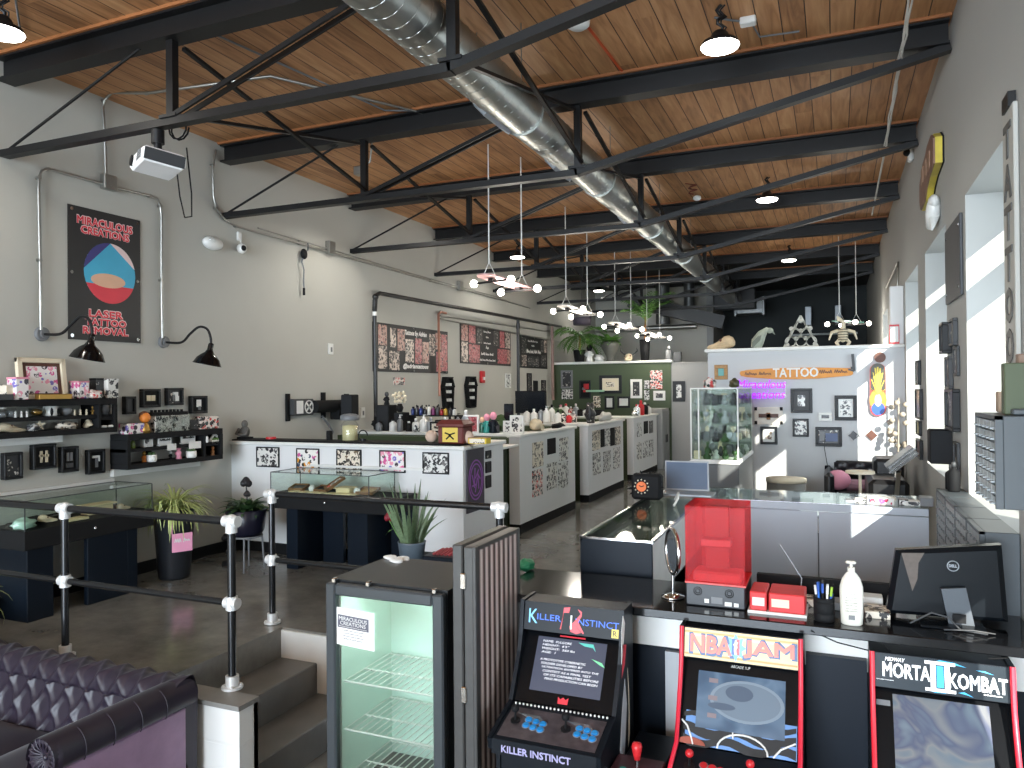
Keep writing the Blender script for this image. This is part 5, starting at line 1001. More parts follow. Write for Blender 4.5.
t = thing('potted_plant', 'leafy plant with a tall black rose in a dark blue pot on a metal stand', 'plant', c+Vector((0, 0, .3))); m = MB(); m.lathe(c, [(0, .3), (.12, .3), (.15, .34), (.175, .52), (.16, .53), (.15, .48), (0, .48)], 24); m.build('pot', pm('pot_midnight', (18, 18, 34), .3), t)
spray(c+Vector((0, 0, .5)), 80, .26, .05, DGREEN, (.4, 1.35), 1.2, 5, parent=t)
def rose(m, c, r):
    for k in range(9): a = k*2.4; m.sph(c+Vector((r*.42*math.cos(a)*(k/9), r*.42*math.sin(a)*(k/9), r*.25-r*.5*(k/9))), (r*.45, r*.45, r*.5), 8, 5)
BROSE = pm('black_rose', (20, 16, 20), .6); m = MB(); m.tube([c+Vector((0, 0, .5)), c+Vector((.01, 0, .62)), c+Vector((0, 0, .74))], .006, 5); rose(m, c+Vector((0, 0, .76)), .065); rose(m, c+Vector((.01, 0, .66)), .04); m.build('black_rose', BROSE, t); m = MB(); rose(m, c+Vector((-.16, -.02, .54)), .05); m.build('black_rose', BROSE, t)
c = Vector((-5.02, 5.25, 0)); t = thing('artificial_rose', 'stem of black and white artificial roses rising from the floor by the planter', 'flower', c); m = MB(); P = [c, c+Vector((.02, 0, .15)), c+Vector((0, .01, .3)), c+Vector((.05, 0, .5))]; m.tube(P, .008, 5); m.lathe(c, [(0, 0), (.06, 0), (.05, .03), (0, .03)], 12); m.build('stem', MATT, t)
for dz_, dx_, mt_ in ((.5, .06, BROSE), (.41, .02, BROSE), (.3, .05, BROSE), (.24, -.03, BROSE), (.12, .02, BROSE)): m = MB(); rose(m, c+Vector((dx_, 0, dz_)), .05); m.build('bloom', mt_, t)
for dz_, dx_ in ((.3, .055), (.42, .015)): m = MB(); m.sph(c+Vector((dx_, -.045, dz_)), (.028, .02, .028), 8, 6); m.build('white_petal', PLAS, t)
c = Vector((-5.32, 3.2, 0)); t = thing('potted_plant', 'small spider plant at the left edge by the display table', 'plant', c); m = MB(); m.lathe(c, [(0, 0), (.07, 0), (.1, .16), (.09, .16), (.08, .13), (0, .13)], 18); m.build('pot', POTB, t); spray(c+Vector((0, 0, .13)), 40, .34, .02, LGREEN, (.3, 1.3), 2.0, 17, parent=t)
# side table behind the fridge with snake plant and trays
m = MB(); t = thing('side_cabinet', 'low dark side cabinet behind the fridge', 'cabinet', (-2.6, 4.75, 0)); m.box(-2.95, -2.2, 4.5, 5.0, 0, .3, b=.005); m.build('body', NAVY, t); m = MB(); m.box(-2.97, -2.18, 4.48, 5.02, .3, .325, b=.004); m.build('top', MATT, t)
c = wy(412, 557, 4.75); c.z = .325; t = thing('potted_plant', 'snake plant in a grey pot behind the fridge', 'plant', c); m = MB(); m.lathe(c, [(0, 0), (.085, 0), (.1, .12), (.104, .13), (.09, .13), (.085, .1), (0, .1)], 20); m.build('pot', pm('pot_grey', (96, 108, 118), .5), t); soil(t, c+Vector((0, 0, .105)), .085)
q = random.Random(4); m = MB(); ml = MB()
for k in range(34):
    a = q.random()*2*PI; L = .2+.3*q.random(); ln = .12+.3*q.random(); b0 = c+Vector((.06*math.cos(a), .06*math.sin(a), .1)); dv = Vector((math.cos(a)*ln, math.sin(a)*ln, 1)).normalized(); n_ = 8; tgt = m
    tgt.blade([b0+dv*L*s/n_+Vector((math.cos(a), math.sin(a), -.3))*(.06*(s/n_)**2*(2 if k % 4 == 0 else .5)) for s in range(n_+1)], [.014*(1-(s/n_)**3)+.001 for s in range(n_+1)], (-math.sin(a+.8), math.cos(a+.8), 0))
m.build('leaf', pm('snake_leaf', (104, 124, 92), .45, ns=60, var=.6), t)
c2 = c+Vector((-.11, -.02, .06)); t = thing('artificial_rose', 'dark red rose leaning out left of the snake plant', 'flower', c2); m = MB(); m.tube([c2+Vector((.06, 0, .03)), c2+Vector((-.02, 0, .14)), c2+Vector((-.07, 0, .22))], .004, 5)
m.blade([c2+Vector((-.04, 0, .15)), c2+Vector((-.08, 0, .13)), c2+Vector((-.1, 0, .1))], [.003, .02, .002], (0, 1, .4)); m.build('stem', GREEN, t); m = MB(); rose(m, c2+Vector((-.07, 0, .24)), .05); m.build('bloom', pm('rose_red', (120, 16, 34), .5), t)
p = wy(443, 545, 4.6); p.z = .325; box_item(p, (.24, .16, .09), 'dark blue open box behind the fridge', NAVY, lid=None); c = p+Vector((.02, .0, .09)); m = MB()
for k in range(6): m.bar(c+Vector((-.08+.03*k, -.03, .005)), c+Vector((-.04+.03*k, .05, .03+.004*k)), .02, .012)
tag(m.build('folded_cloths', pm('cloth_mix', (150, 60, 64), .7, ns=30, var=.6), org=c), 'bundle of reddish cloth on the dark blue box', 'cloth')
# ------------------------------------------------------------------ work station counters and their clutter
def counter(label, x0, x1, y0, y1, top=1.06, front=GRNW):
    t = thing('work_counter', label, 'counter', ((x0+x1)/2, (y0+y1)/2, 0)); m = MB(); m.box(x0, x1, y0, y1, .08, top-.035); m.build('base', front, t); m = MB(); m.box(x0-.03, x1, y0-.03, y1, top-.035, top, b=.006); m.build('worktop', WHT, t); return t
# tops of the dividers
for (y, x1, lb) in ((7.56, -3.23, 'white topped green work counter, nearest of three'), (9.96, -3.21, 'white topped green work counter, second of three'), (12.5, -3.21, 'white topped green work counter, farthest of three')): counter(lb, XL+.02, x1, y+.1, y+.58)
OPEN = {}
def clutter(u, v, y, zb, fn): p = wy(u, v, y); return fn(Vector((p.x, y, zb)))
zt1 = 1.061; Y1 = 7.85
def c1(u, y=Y1): p = wy(u, 428, y); return Vector((p.x, y, zt1))
sx1 = lambda px, y=Y1: abs(wy(440+px, 428, y).x-wy(440, 428, y).x)
AMB = pm('amber_plastic', (110, 70, 36), .25)
p = c1(387); speaker(p+Vector((0, 0, .155)), (sx1(13), .2, .31), 'black desk speaker at the left end of the first green counter'); p = c1(402); speaker(p+Vector((0, 0, .11)), (sx1(9.5), .16, .22), 'smaller black speaker beside the first on the green counter')
for u, v, lb in ((387, 391, 'dark leafy figurine on the larger counter speaker'),): figurine(c1(u)+Vector((0, 0, .312)), .16, lb, MATT, DGREY)
c = c1(400, 7.9)+Vector((0, 0, .222)); t = thing('dried_flowers', 'pale dried flowers in a vase on the smaller speaker', 'flower', c); m = MB(); m.lathe(c, [(0, 0), (.03, 0), (.045, .05), (.025, .1), (0, .1)], 12); m.build('vase', MATT, t); m = MB(); q = random.Random(3)
for k in range(26): a = q.random()*6.3; r = .09*q.random(); m.sph(c+Vector((r*math.cos(a), r*math.sin(a), .12+.12*q.random())), (.02, .02, .02), 6, 4)
m.build('blossom', CREAM, t)
M = FF(c.x-.01, 8.09, 0); 
picL(393, 377.5, 404, 385, 'small red and cream print above the dried flowers', bw=0, art=F6, d=.012)
def monitor(c, w, h, label, stand=.1, mat=MATT): 
    t = thing('monitor', label, 'monitor', c); c = Vector(c); m = MB(); m.box(c.x-w/2, c.x+w/2, c.y-.015, c.y+.015, c.z+stand, c.z+stand+h, b=.006); m.build('screen_housing', mat, t); m = MB(); m.box(c.x-w*.47, c.x+w*.47, c.y-.018, c.y-.0145, c.z+stand+.02, c.z+stand+h-.015); m.build('screen', pm('dark_screen', (20, 24, 30), .15), t)
    m = MB(); m.cyl(c, c+Vector((0, 0, stand+.05)), .02, n=8); m.box(c.x-w*.25, c.x+w*.25, c.y-.08, c.y+.08, c.z, c.z+.015, b=.004); m.build('stand', mat, t)
monitor(c1(509, 8.0), sx1(8.5), .26, 'black monitor near the second pipe on the first green counter', .06)
c = c1(437, 8.0); t = thing('shelf_rack', 'dark bench rack crowded with ink bottles on the green counter', 'rack', c); w = sx1(56); m = MB(); m.box(c.x-w*.5, c.x+w*.42, c.y-.09, c.y+.09, zt1+.17, zt1+.185); m.box(c.x-w*.5, c.x-w*.5+.02, c.y-.09, c.y+.09, zt1, zt1+.17); m.box(c.x+w*.42-.02, c.x+w*.42, c.y-.09, c.y+.09, zt1, zt1+.17); m.build('frame', MATT, t)
cols = [pm('ink_%d' % k, cc, .3) for k, cc in enumerate([(30, 30, 34), (150, 30, 36), (36, 52, 110), (210, 206, 196), (30, 90, 70), (190, 150, 50), (110, 40, 90), (60, 60, 64)])]
q = random.Random(21)
b0 = bottle(c1(414, 8.0)+Vector((0, 0, .186)), .022, .1, 'small ink bottle lined up on the dark bench rack', cols[0], MATT, 'ink bottles on the bench rack')
for k in range(1, 22):
    b = dup(b0, (c.x-w*.46+w*.86*k/22, c.y+(-.05 if k % 2 else .03), zt1+.186), 'small ink bottle lined up on the dark bench rack')
    b.children[0].data = b.children[0].data.copy(); b.children[0].data.materials[0] = cols[q.randrange(8)]; b.scale.z = .8+.5*q.random()
for k, (u, r, h, bm_, cm, lb) in enumerate([(379, .04, .13, GREYP, MATT, 'grey bottle at the far left end of the green counter'), (393, .045, .15, PLAS, MATT, 'white bottle before the larger speaker'), (400, .035, .2, GREYP, PLAS, 'grey pump bottle before the smaller speaker'), (409, .04, .12, MATT, PLAS, 'black bottle with white cap under the bench rack'), (416, .045, .16, F5, WHT, 'grey patterned canister under the bench rack'), (424, .05, .2, PLAS, WHT, 'tall white canister under the bench rack'), (431, .05, .17, SILV, SILV, 'silver canister under the bench rack'), (476, .04, .2, BLUE, WHT, 'blue bottle left of the white framed photo'), (458, .035, .22, GREYP, MATT, 'grey pump bottle behind the wooden clock'), (450, .035, .2, MATT, MATT, 'black pump bottle behind the wooden clock'), (445, .04, .18, cols[4], WHT, 'green bottle behind the wooden clock'), (497, .03, .14, PURP, MATT, 'dark purple bottle right of the figurines'), (466, .05, .26, SILV, PLAS, 'tall silver dispenser behind the white framed photo')]):
    bottle(c1(u, 7.72 if k % 2 else 7.66), r, h, lb, bm_, cm, pump=(k % 3 == 2))
def photo_frame(c, w, h, label, fm=WHT, art=FSK2): 
    c = Vector(c); return picture(FF(c.x, c.y, c.z+h/2), w, h, label, fm=fm, art=art, bw=.018, d=.03, name='photo_frame', cat='photo frame')
photo_frame(c1(472, 7.66), sx1(14), .2, 'white framed photo standing on the green counter', art=FSK3); photo_frame(c1(509.5, 7.66), sx1(10), .14, 'small white framed photo at the right of the green counter', art=F5); photo_frame(c1(436, 7.64), sx1(10), .12, 'small dark framed photo under the bench rack', fm=MATT, art=F4)
for u, hb, lb, b1, h1 in ((487, .22, 'tall figurine with pink hair and green clothes on the green counter', TEAL, PINK), (493.5, .24, 'tall figurine with pink hair and dark clothes on the green counter', NAVY, PINK), (482, .18, 'smaller green figurine left of the two pink haired ones', cols[4], SKIN)): figurine(c1(u, 7.7), hb, lb, b1, h1)
box_item(c1(444, 7.75), (sx1(12), .16, .14), 'dark box under the end of the bench rack', MATT, face=DGREY); rock(c1(496, 8.0), (.16, .12, .1), 'dark leafy clump near the monitor', DGREEN, name='plant', cat='plant', seed=11); rock(c1(380, 7.95), (.1, .1, .09), 'dark rounded bag at the left end of the green counter', MATT, name='bag', cat='bag', seed=12)
# on the second partition top and counter
zt2 = 1.066
def c2_(u, y): p = wy(u, 435, y); return Vector((p.x, y, zt2))
photo_frame(Vector((-3.16, 7.56, zt2)), .16, .2, 'white printed card standing on the near end of the second partition', art=F1)
skull(Vector((-3.16, 8.15, zt2)), .26, 'long pale animal skull lying along the second partition top', yaw=PI/2+.1, snout=1.3); rock(Vector((-3.16, 8.85, zt2)), (.05, .2, .03), 'dark cloth lying on the far end of the second partition', MATT, name='cloth', cat='cloth', seed=8)
Y2 = 10.35
def c3(u, y=Y2): p = wy(u, 428, y); return Vector((p.x, y, 1.061))
for k, (u, r, h, bm_, cm, lb, pm_) in enumerate([(527, .05, .2, PLAS, MATT, 'white jar with black lid, leftmost on the second green counter', 0), (534, .05, .2, PLAS, WHT, 'white jar, second on the second green counter', 0), (541, .045, .22, SILV, MATT, 'silver bottle, third on the second green counter', 1), (546.5, .05, .24, WHT, WHT, 'tall white bottle, fourth on the second green counter', 1), (552, .05, .26, WHT, MATT, 'white canister on a black stand on the second green counter', 0), (558, .05, .18, PLAS, MATT, 'white printed tub, sixth on the second green counter', 0), (563, .045, .16, F1, MATT, 'patterned tub, seventh on the second green counter', 0), (569, .04, .14, RED, WHT, 'red bottle, eighth on the second green counter', 0), (574, .045, .16, F6, WHT, 'red printed bottle, ninth on the second green counter', 0)]): bottle(c3(u, 10.25 if k % 2 else 10.4), r, h, lb, bm_, cm, pump=bool(pm_))
monitor(c3(531, 10.55), .5, .34, 'black monitor behind the jars on the second green counter', .12); rock(c3(556, 10.5), (.14, .08, .12), 'dark leafy plant clump behind the white jars', DGREEN, name='plant', cat='plant', seed=14)
# behind the third partition
Y3 = 12.85
def c4(u, y=Y3): p = wy(u, 424, y); return Vector((p.x, y, 1.061))
for k, (u, r, h, bm_, cm, lb) in enumerate([(561, .06, .2, PLAS, PINK, 'white bottle with pink cap on the farthest counter'), (566, .06, .22, WHT, RED, 'white bottle with red cap on the farthest counter'), (571, .05, .17, F6, WHT, 'red printed bottle on the farthest counter'), (576, .05, .22, SILV, PLAS, 'silver bottle with round white top on the farthest counter'), (581, .06, .12, MATT, MATT, 'low black pot on the farthest counter'), (586, .06, .14, PLAS, MATT, 'white pot with black lid on the farthest counter')]): bottle(c4(u), r, h, lb, bm_, cm)
rock(Vector((-3.14, 10.15, zt2)), (.07, .12, .16), 'black and white plush standing on the third partition', FD, name='plush_toy', cat='toy', seed=15); rock(Vector((-3.14, 10.9, zt2)), (.06, .3, .07), 'crumpled white cloth on the third partition', pm('white_cloth', (206, 204, 198), .8), name='cloth', cat='cloth', seed=16)
m = MB(); p = wy(597, 428, 12.9); m.box(p.x-.6, p.x+.1, 12.82, 13.02, 1.062, 1.17, b=.01); tag(m.build('case', MATT), 'long dark case on the farthest counter', 'case')
m = MB(); c = Vector((-3.12, 12.6, 1.07)); 
for k in range(4): m.sph(c+Vector((0, .05*k, .05)), (.05, .03, .05), 8, 6)
m.cyl(c+Vector((.05, .05, 0)), c+Vector((.05, .05, .2)), .012, n=6); tag(m.build('desk_lamp', CHROME), 'chrome desk lamp on the near end of the fourth partition', 'lamp')
for k, (y, h, bm_, cm, lb) in enumerate([(12.9, .2, PLAS, RED, 'red and white bottle on the fourth partition, nearest the lamp'), (13.2, .26, RED, RED, 'red figure bottle on the fourth partition'), (13.5, .22, MATT, PLAS, 'dark bottle with white cap on the fourth partition'), (13.75, .18, PLAS, MATT, 'white bottle at the far end of the fourth partition')]): bottle(Vector((-3.15, y, 1.07)), .06, h, lb, bm_, cm)
# open shelving under the counters seen between the partitions
m = MB(); t = thing('storage_unit', 'grey storage unit between the second and third partitions', 'cabinet', (-3.6, 9.6, 0)); m.box(-4.2, -3.3, 9.5, 9.86, 0, .9, b=.005); m.build('body', DGREY, t)
for z in (.2, .5): m = MB(); m.box(-4.18, -3.32, 9.488, 9.5, z, z+.27, b=.004); m.build('drawer', MIDG, t)
m = MB(); m.box(-3.75, -3.62, 9.45, 9.485, .58, .88, b=.004); tag(m.build('notice_board', WHT), 'white panel hanging between the second and third partitions', 'panel'); m = MB(); m.box(-3.56, -3.4, 9.45, 9.485, .56, .88, b=.004); tag(m.build('notice_board', MATT), 'black panel hanging between the second and third partitions', 'panel')
m = MB(); t = thing('cabinet', 'dark green cabinet between the first half wall and the second partition', 'cabinet', (-3.45, 7.35, 0)); m.box(-4.3, -3.24, 7.2, 7.46, .05, .95); m.build('body', pm('cabinet_green', (38, 50, 34), .5), t)
for z in (.08, .38, .66): m = MB(); m.box(-4.28, -3.26, 7.185, 7.2, z, z+.26, b=.004); m.build('drawer', pm('drawer_green', (40, 52, 36), .5), t)
m = MB(); m.box(-3.9, -3.0, 6.75, 7.2, .955, .98, b=.005); tag(m.build('worktop', WHT), 'short white ledge beyond the end of the half wall', 'worktop')
# flash sheets on partitions
def pp(u0, v0, u1, v1, x, art, label, blk=False):
    M, w, h = rect(wx, FL, u0, v0, u1, v1, x); picture(M, w, h, label, art=MATT if blk else art, bw=0, d=.012, cat='flash sheet', name='flash_sheet', group='flash sheets on the partitions')
X2, X3, X4 = -3.1, -3.08, -3.09
N2 = 'on the second partition'
for u0, v0, u1, v1, f, lb, bk in [(532, 443, 542.5, 465.5, F4, 'yellowish flash sheet, upper left %s', 0), (547, 439, 555, 453, F1, 'plain black sheet, upper middle %s', 1), (559, 438.5, 567.5, 459, F1, 'black and white flash sheet, upper right %s', 0), (532, 471, 542, 494, F6, 'red flash sheet, lower left %s', 0), (546.5, 464, 556, 487, F1, 'black and white flash sheet, lower middle %s', 0), (558, 463.5, 567.5, 486, F5, 'grey flash sheet, lower right %s', 0)]: pp(u0, v0, u1, v1, X2, f, lb % N2, bk)
N3 = 'on the third partition'
for u0, v0, u1, v1, f, lb, bk in [(592, 431, 599.5, 449, F4, 'flash sheet, first of the upper row %s', 0), (600.3, 429.5, 604, 446.5, F1, 'narrow black sheet, second of the upper row %s', 1), (604.8, 429, 609.5, 445, F1, 'flash sheet, third of the upper row %s', 0), (610, 428, 614.2, 445, F1, 'narrow black sheet, fourth of the upper row %s', 1), (615, 427, 620, 444, F4, 'flash sheet, last of the upper row %s', 0), (592.5, 454, 600, 473, F1, 'flash sheet, left of the lower row %s', 0), (603, 452, 610, 470, F5, 'flash sheet, middle of the lower row %s', 0), (613, 448.5, 619.5, 467, F1, 'flash sheet, right of the lower row %s', 0)]: pp(u0, v0, u1, v1, X3, f, lb % N3, bk)
N4 = 'on the fourth partition'
for u0, v0, u1, v1, f, lb, bk in [(636.8, 423, 641, 436, F5, 'flash sheet, upper left %s', 0), (643.5, 421.5, 647.5, 433, F1, 'dark sheet, upper middle %s', 1), (649, 421, 652.5, 432.5, FD, 'flash sheet, upper right %s', 0), (636.5, 443, 641, 458.5, F1, 'flash sheet, lower left %s', 0), (643.2, 441.5, 647.5, 456.5, F5, 'flash sheet, lower middle %s', 0), (648.8, 440, 652.8, 455.5, F5, 'flash sheet, lower right %s', 0)]: pp(u0, v0, u1, v1, X4, f, lb % N4, bk)
t = thing('locker', 'tall grey locker past the fourth partition', 'locker', (-3.1, 14.55, 0)); m = MB(); m.box(-3.45, -3.0, 14.25, 14.9, 0, 1.15, b=.008); m.build('body', MIDG, t); m = MB(); m.box(-3.0, -2.985, 14.28, 14.56, .05, 1.1); m.box(-3.0, -2.985, 14.59, 14.87, .05, 1.1); m.build('door', pm('locker_door', (128, 129, 128), .5), t)
m = MB(); m.box(-2.985, -2.97, 14.5, 14.52, .5, .65); m.box(-2.985, -2.97, 14.62, 14.64, .5, .65); m.build('handle', BLK, t)
# ------------------------------------------------------------------ green back wall
YG = 15.0
G = 'on the green back wall'
picF(561, 370.5, 573, 388.5, YG, 'pale framed poster, upper left %s' % G, fm=GREYP, art=FD, bw=.04); picF(562, 389.5, 573, 399, YG, 'unframed pale sketch below the upper left poster %s' % G, bw=0, art=F5)
picF(579.5, 380.5, 591, 398.5, YG, 'black poster with a red flag shape %s' % G, art=MATT, bw=.03, ins=[(.3, .4, .6, .35, RED), (-.3, .1, .4, .15, GREYP), (.2, -.2, .6, .15, RED)]); picF(599.5, 375.5, 622, 393.5, YG, 'large black frame with cream mat %s' % G, art=F4, bw=.06, matw=.08, matm=CREAM)
picF(593.6, 396, 600.6, 407.5, YG, 'small brown sketch left of the two certificates %s' % G, art=F4, bw=0); picF(604.8, 396.2, 614.6, 409.3, YG, 'white certificate in a black frame, left of two %s' % G, art=WHT, bw=.04); picF(617.5, 396.5, 630.2, 407.7, YG, 'white certificate in a black frame, right of two %s' % G, art=WHT, bw=.04)
picF(630.5, 379.4, 642.3, 398.2, YG, 'white framed black print %s' % G, fm=WHT, art=FD, bw=.05); picF(644.3, 380.5, 649.5, 388.8, YG, 'small grey print, upper one left of the red poster %s' % G, art=F5, bw=0); picF(644.3, 390.3, 649.5, 400, YG, 'small grey print, lower one left of the red poster %s' % G, art=F5, bw=0)
picF(650.2, 370.4, 662.5, 388.8, YG, 'red and white unframed poster %s' % G, art=F6, bw=0); picF(653.5, 390.8, 665.5, 400.4, YG, 'small white framed dark print under the red poster %s' % G, fm=WHT, art=FD, bw=.05); picF(672.8, 381.2, 685.3, 401.6, 15.02, 'black framed grey print on the grey wall left of the glass cabinet', art=F5, bw=.07)
m = MB(); a = wy(588, 391, YG-.05); b = wy(604, 391, YG-.05); m.box(a.x, b.x, YG-.2, YG, a.z-.02, a.z+.02); tag(m.build('glass_shelf', pm('pale_green_shelf', (150, 190, 160), .3)), 'pale green shelf on the green back wall', 'shelf')
# plants and figures on top
def gtop(u, y=15.05): p = wy(u, 362, y); return Vector((p.x, y, 2.1))
def palm(c, label, n, L, potm, ph, pr, seed, up, droop, leafw=.05, trunk=.2):
    c = Vector(c); t = thing('potted_plant', label, 'plant', c); m = MB(); m.lathe(c, [(0, 0), (pr*.75, 0), (pr, ph), (pr*.9, ph), (pr*.8, ph*.8), (0, ph*.8)], 14); m.build('pot', potm, t)
    m = MB(); m.tube([c+Vector((0, 0, ph*.8)), c+Vector((.02, 0, ph+trunk))], [.03, .02], 6); m.build('trunk', WOOD, t)
    q = random.Random(seed); m = MB()
    for k in range(n):
        a = 2*PI*k/n+q.random()*.5; el = up[0]+(up[1]-up[0])*q.random(); p = c+Vector((.02, 0, ph+trunk*(.5+.5*q.random()))); ll = L*(.7+.4*q.random()); pts = [p.copy()]
        for s in range(9): p = p+Vector((math.cos(a)*math.cos(el), math.sin(a)*math.cos(el), math.sin(el)))*(ll/9); p.x = max(p.x, XL+.15); pts.append(p.copy()); el -= droop/9
        m.tube(pts, .006, 4)
        for i in range(2, 10):
            for s in (-1, 1):
                d = (pts[i]-pts[i-1]).normalized(); sd = Vector((-math.sin(a), math.cos(a), 0))*s; ln = leafw*4*(1-abs(i-5)/8)
                m.blade([pts[i], pts[i]+(d*.6+sd*.8)*ln*.6, pts[i]+(d*.8+sd*.7)*ln+Vector((0, 0, -ln*.35))], [.004, leafw*.28, .002], d)
    m.build('fronds', GREEN, t); return t
palm(gtop(579.5), 'bushy palm in a black pot at the left on the green wall top', 13, .5, MATT, .25, .13, 3, (.2, 1.1), 1.5, .08, .3)
c = gtop(610); t = thing('potted_plant', 'leafy plant in a grey urn in the middle of the green wall top', 'plant', c); m = MB(); m.lathe(c, [(0, 0), (.09, 0), (.07, .04), (.08, .1), (.19, .32), (.2, .4), (.17, .4), (.15, .36), (0, .36)], 20); m.build('urn', pm('urn_grey', (84, 84, 78), .5), t); spray(c+Vector((0, 0, .38)), 70, .34, .09, GREEN, (.2, 1.3), 1.0, 8, parent=t)
palm(gtop(645), 'tall palm in a slim black pot at the right on the green wall top', 11, .7, MATT, .42, .11, 6, (.75, 1.45), 1.1, .06, .45)
figurine(gtop(589.5), .36, 'black and white figurine right of the bushy palm', PLAS, MATT); rock(gtop(599), (.1, .06, .08), 'small white lump on the green wall top', PLAS, name='ornament', cat='ornament', seed=21); skull(gtop(628), .28, 'horned white and brown skull between the urn and the tall palm', yaw=-PI/2, horns=True)
bottle(gtop(669), .07, .28, 'pale figure bottle at the right end of the green wall top', GREYP, PLAS); m = MB(); p = wy(677.5, 362, 15.08); m.box(p.x-.08, p.x+.08, 15.04, 15.12, 2.05, 2.26, b=.01); m.box(p.x-.06, p.x+.06, 15.035, 15.04, 2.07, 2.24); tag(m.build('box', DGREY), 'small dark box on the grey wall top', 'box')
m = MB(); c = wy(582, 320, 14.2); m.lathe(c, [(0, -.1), (.17, -.1), (.19, .1), (.17, .1), (0, .08)], 18); m.tube([c+Vector((0, 0, .05)), Vector((c.x, c.y, ZC))], .005, 4); tag(m.build('hanging_pot', pm('pot_mauve', (70, 62, 74), .6)), 'dark round hanging pot above the bushy palm', 'pot')
# ------------------------------------------------------------------ white partition on the right
N = 'on the white partition'
picF(714.5, 365, 728, 379.5, YP, 'small ornate gilt framed green picture %s' % N, fm=pm('ornate_gilt', (140, 104, 58), .5, .3, ns=60, var=.6), art=TEAL, bw=.045); picF(790.5, 388.5, 812.5, 413, YP, 'black framed drawing with wide mat right of the neon sign %s' % N, art=F1, bw=.03, matw=.05, matm=pm('mat_dark', (70, 70, 72), .6))
picF(834.5, 395.5, 857, 420.5, YP, 'black framed scorpion like drawing beside the sunlit strip %s' % N, art=F1, bw=.04, matw=.02); picF(818.7, 412.5, 832, 421, YP, 'small white framed print %s' % N, fm=WHT, art=FD, bw=.03)
picF(792.5, 418.5, 809, 436.8, YP, 'black framed anchor like drawing below the wide mat frame %s' % N, art=F1, bw=.025); picF(815.3, 426.8, 842, 446.6, YP, 'black frame of blue and grey pictures %s' % N, art=FD, bw=.035, ins=[(.3, -.1, .6, .6, pm('photo_blue', (60, 78, 118), .4)), (-.65, .1, .25, .7, GREYP)])
picF(754.5, 407, 783, 424.5, YP, 'cream poster of a winged emblem with black corners %s' % N, art=pm('poster_cream', (226, 216, 204), .5), bw=0, ins=[(-.35, 0, .35, .22, BROWN), (.35, 0, .35, .22, BROWN), (0, -.05, .14, .4, WOOD), (-.9, .8, .1, .2, MATT), (.9, .8, .1, .2, MATT), (-.9, -.8, .1, .2, MATT), (.9, -.8, .1, .2, MATT)])
picF(760.3, 426.3, 777.5, 444.5, YP, 'black framed figure print just right of the glass cabinet %s' % N, art=F4, bw=.03, matw=.03)
for u, v, r, mtl, lb in ((853.5, 435.5, 4.2, FD, 'dark diamond ornament, left of three below the skateboard'), (861.5, 433, 3.8, WHT, 'white diamond ornament, middle of three below the skateboard'), (871.5, 435.3, 4.6, BROWN, 'brown diamond ornament, right of three below the skateboard')):
    p = wy(u, v, YP); rr = r*.0135; m = MB(); m.prism([(-rr, 0), (0, -rr), (rr, 0), (0, rr)], .02, M=FF(p.x, YP-.001, p.z)); m.prism([(-rr*.6, 0), (0, -rr*.6), (rr*.6, 0), (0, rr*.6)], .026, M=FF(p.x, YP-.001, p.z)); tag(m.build('diamond_ornament', mtl), lb, 'ornament')
# plank sign
a, b = wy(741, 373, YP), wy(853, 372, YP); M = FF((a.x+b.x)/2, YP-.002, (a.z+b.z)/2); L = b.x-a.x; H = .125; t = thing('tattoo_sign', 'long orange plank sign reading tattoo on the white partition', 'sign', M.translation)
m = MB(); pts = [(-L/2, -.03), (-L*.44, -.05), (-L*.2, -.075), (0, -.08), (L*.2, -.075), (L*.48, -.045), (L/2, -.03), (L/2, .03), (L*.48, .04), (L*.2, .055), (0, .058), (-L*.2, .055), (-L*.44, .04), (-L/2, .025), (-L*.51, 0)]; m.prism(pts, .03, M=M); m.build('plank', pm('sign_orange', (216, 140, 44), .5, ns=20, var=.15), t)
text('TATTOO', WHT, M @ Matrix.Translation((0, 0, .031)), L*.4, .105, t, .004, off=.004); scribble(BROWN, M @ Matrix.Translation((-L*.34, -.01, .031)), L*.24, .05, t, 2, 3); scribble(BROWN, M @ Matrix.Translation((L*.33, 0, .031)), L*.24, .05, t, 2, 8)
m = MB(); a = wy(852.5, 354, YP-.03); b = wy(854, 371, YP-.03); m.bar(a, b, .03, .03); m.bar(b, b+Vector((-.06, 0, .02)), .03, .02); m.box(a.x-.02, a.x+.02, YP-.05, YP-.002, b.z+.02, b.z+.05); tag(m.build('machine_bracket', DGREY), 'dark thin bracket at the right end of the plank sign', 'bracket')
NEON = em('neon_purple', (172, 44, 245), 1.0); p = wy(761, 388, YP-.05); t = thing('neon_sign', 'purple neon sign of the shop name above the glass cabinet', 'sign', p)
for s, u0, u1, v in (('Miraculous', 737, 786, 384.3), ('Creations', 739, 785, 394.3)):
    a, b = wy(u0, v, YP-.04), wy(u1, v, YP-.04); text(s, NEON, FF((a.x+b.x)/2, YP-.04, a.z), b.x-a.x, .105, t, .012, shear=.25)
m = MB(); a, b = wy(738, 390, YP-.02), wy(785, 390, YP-.02)
for z_ in (.06, -.06): m.bar((a.x, YP-.02, a.z+z_), (b.x, YP-.02, a.z+z_), .012, .02)
for q_ in (a, b): m.bar((q_.x, YP-.012, a.z-.1), (q_.x, YP-.012, a.z+.1), .012, .02)
m.build('mounting_rail', PLAS, t)
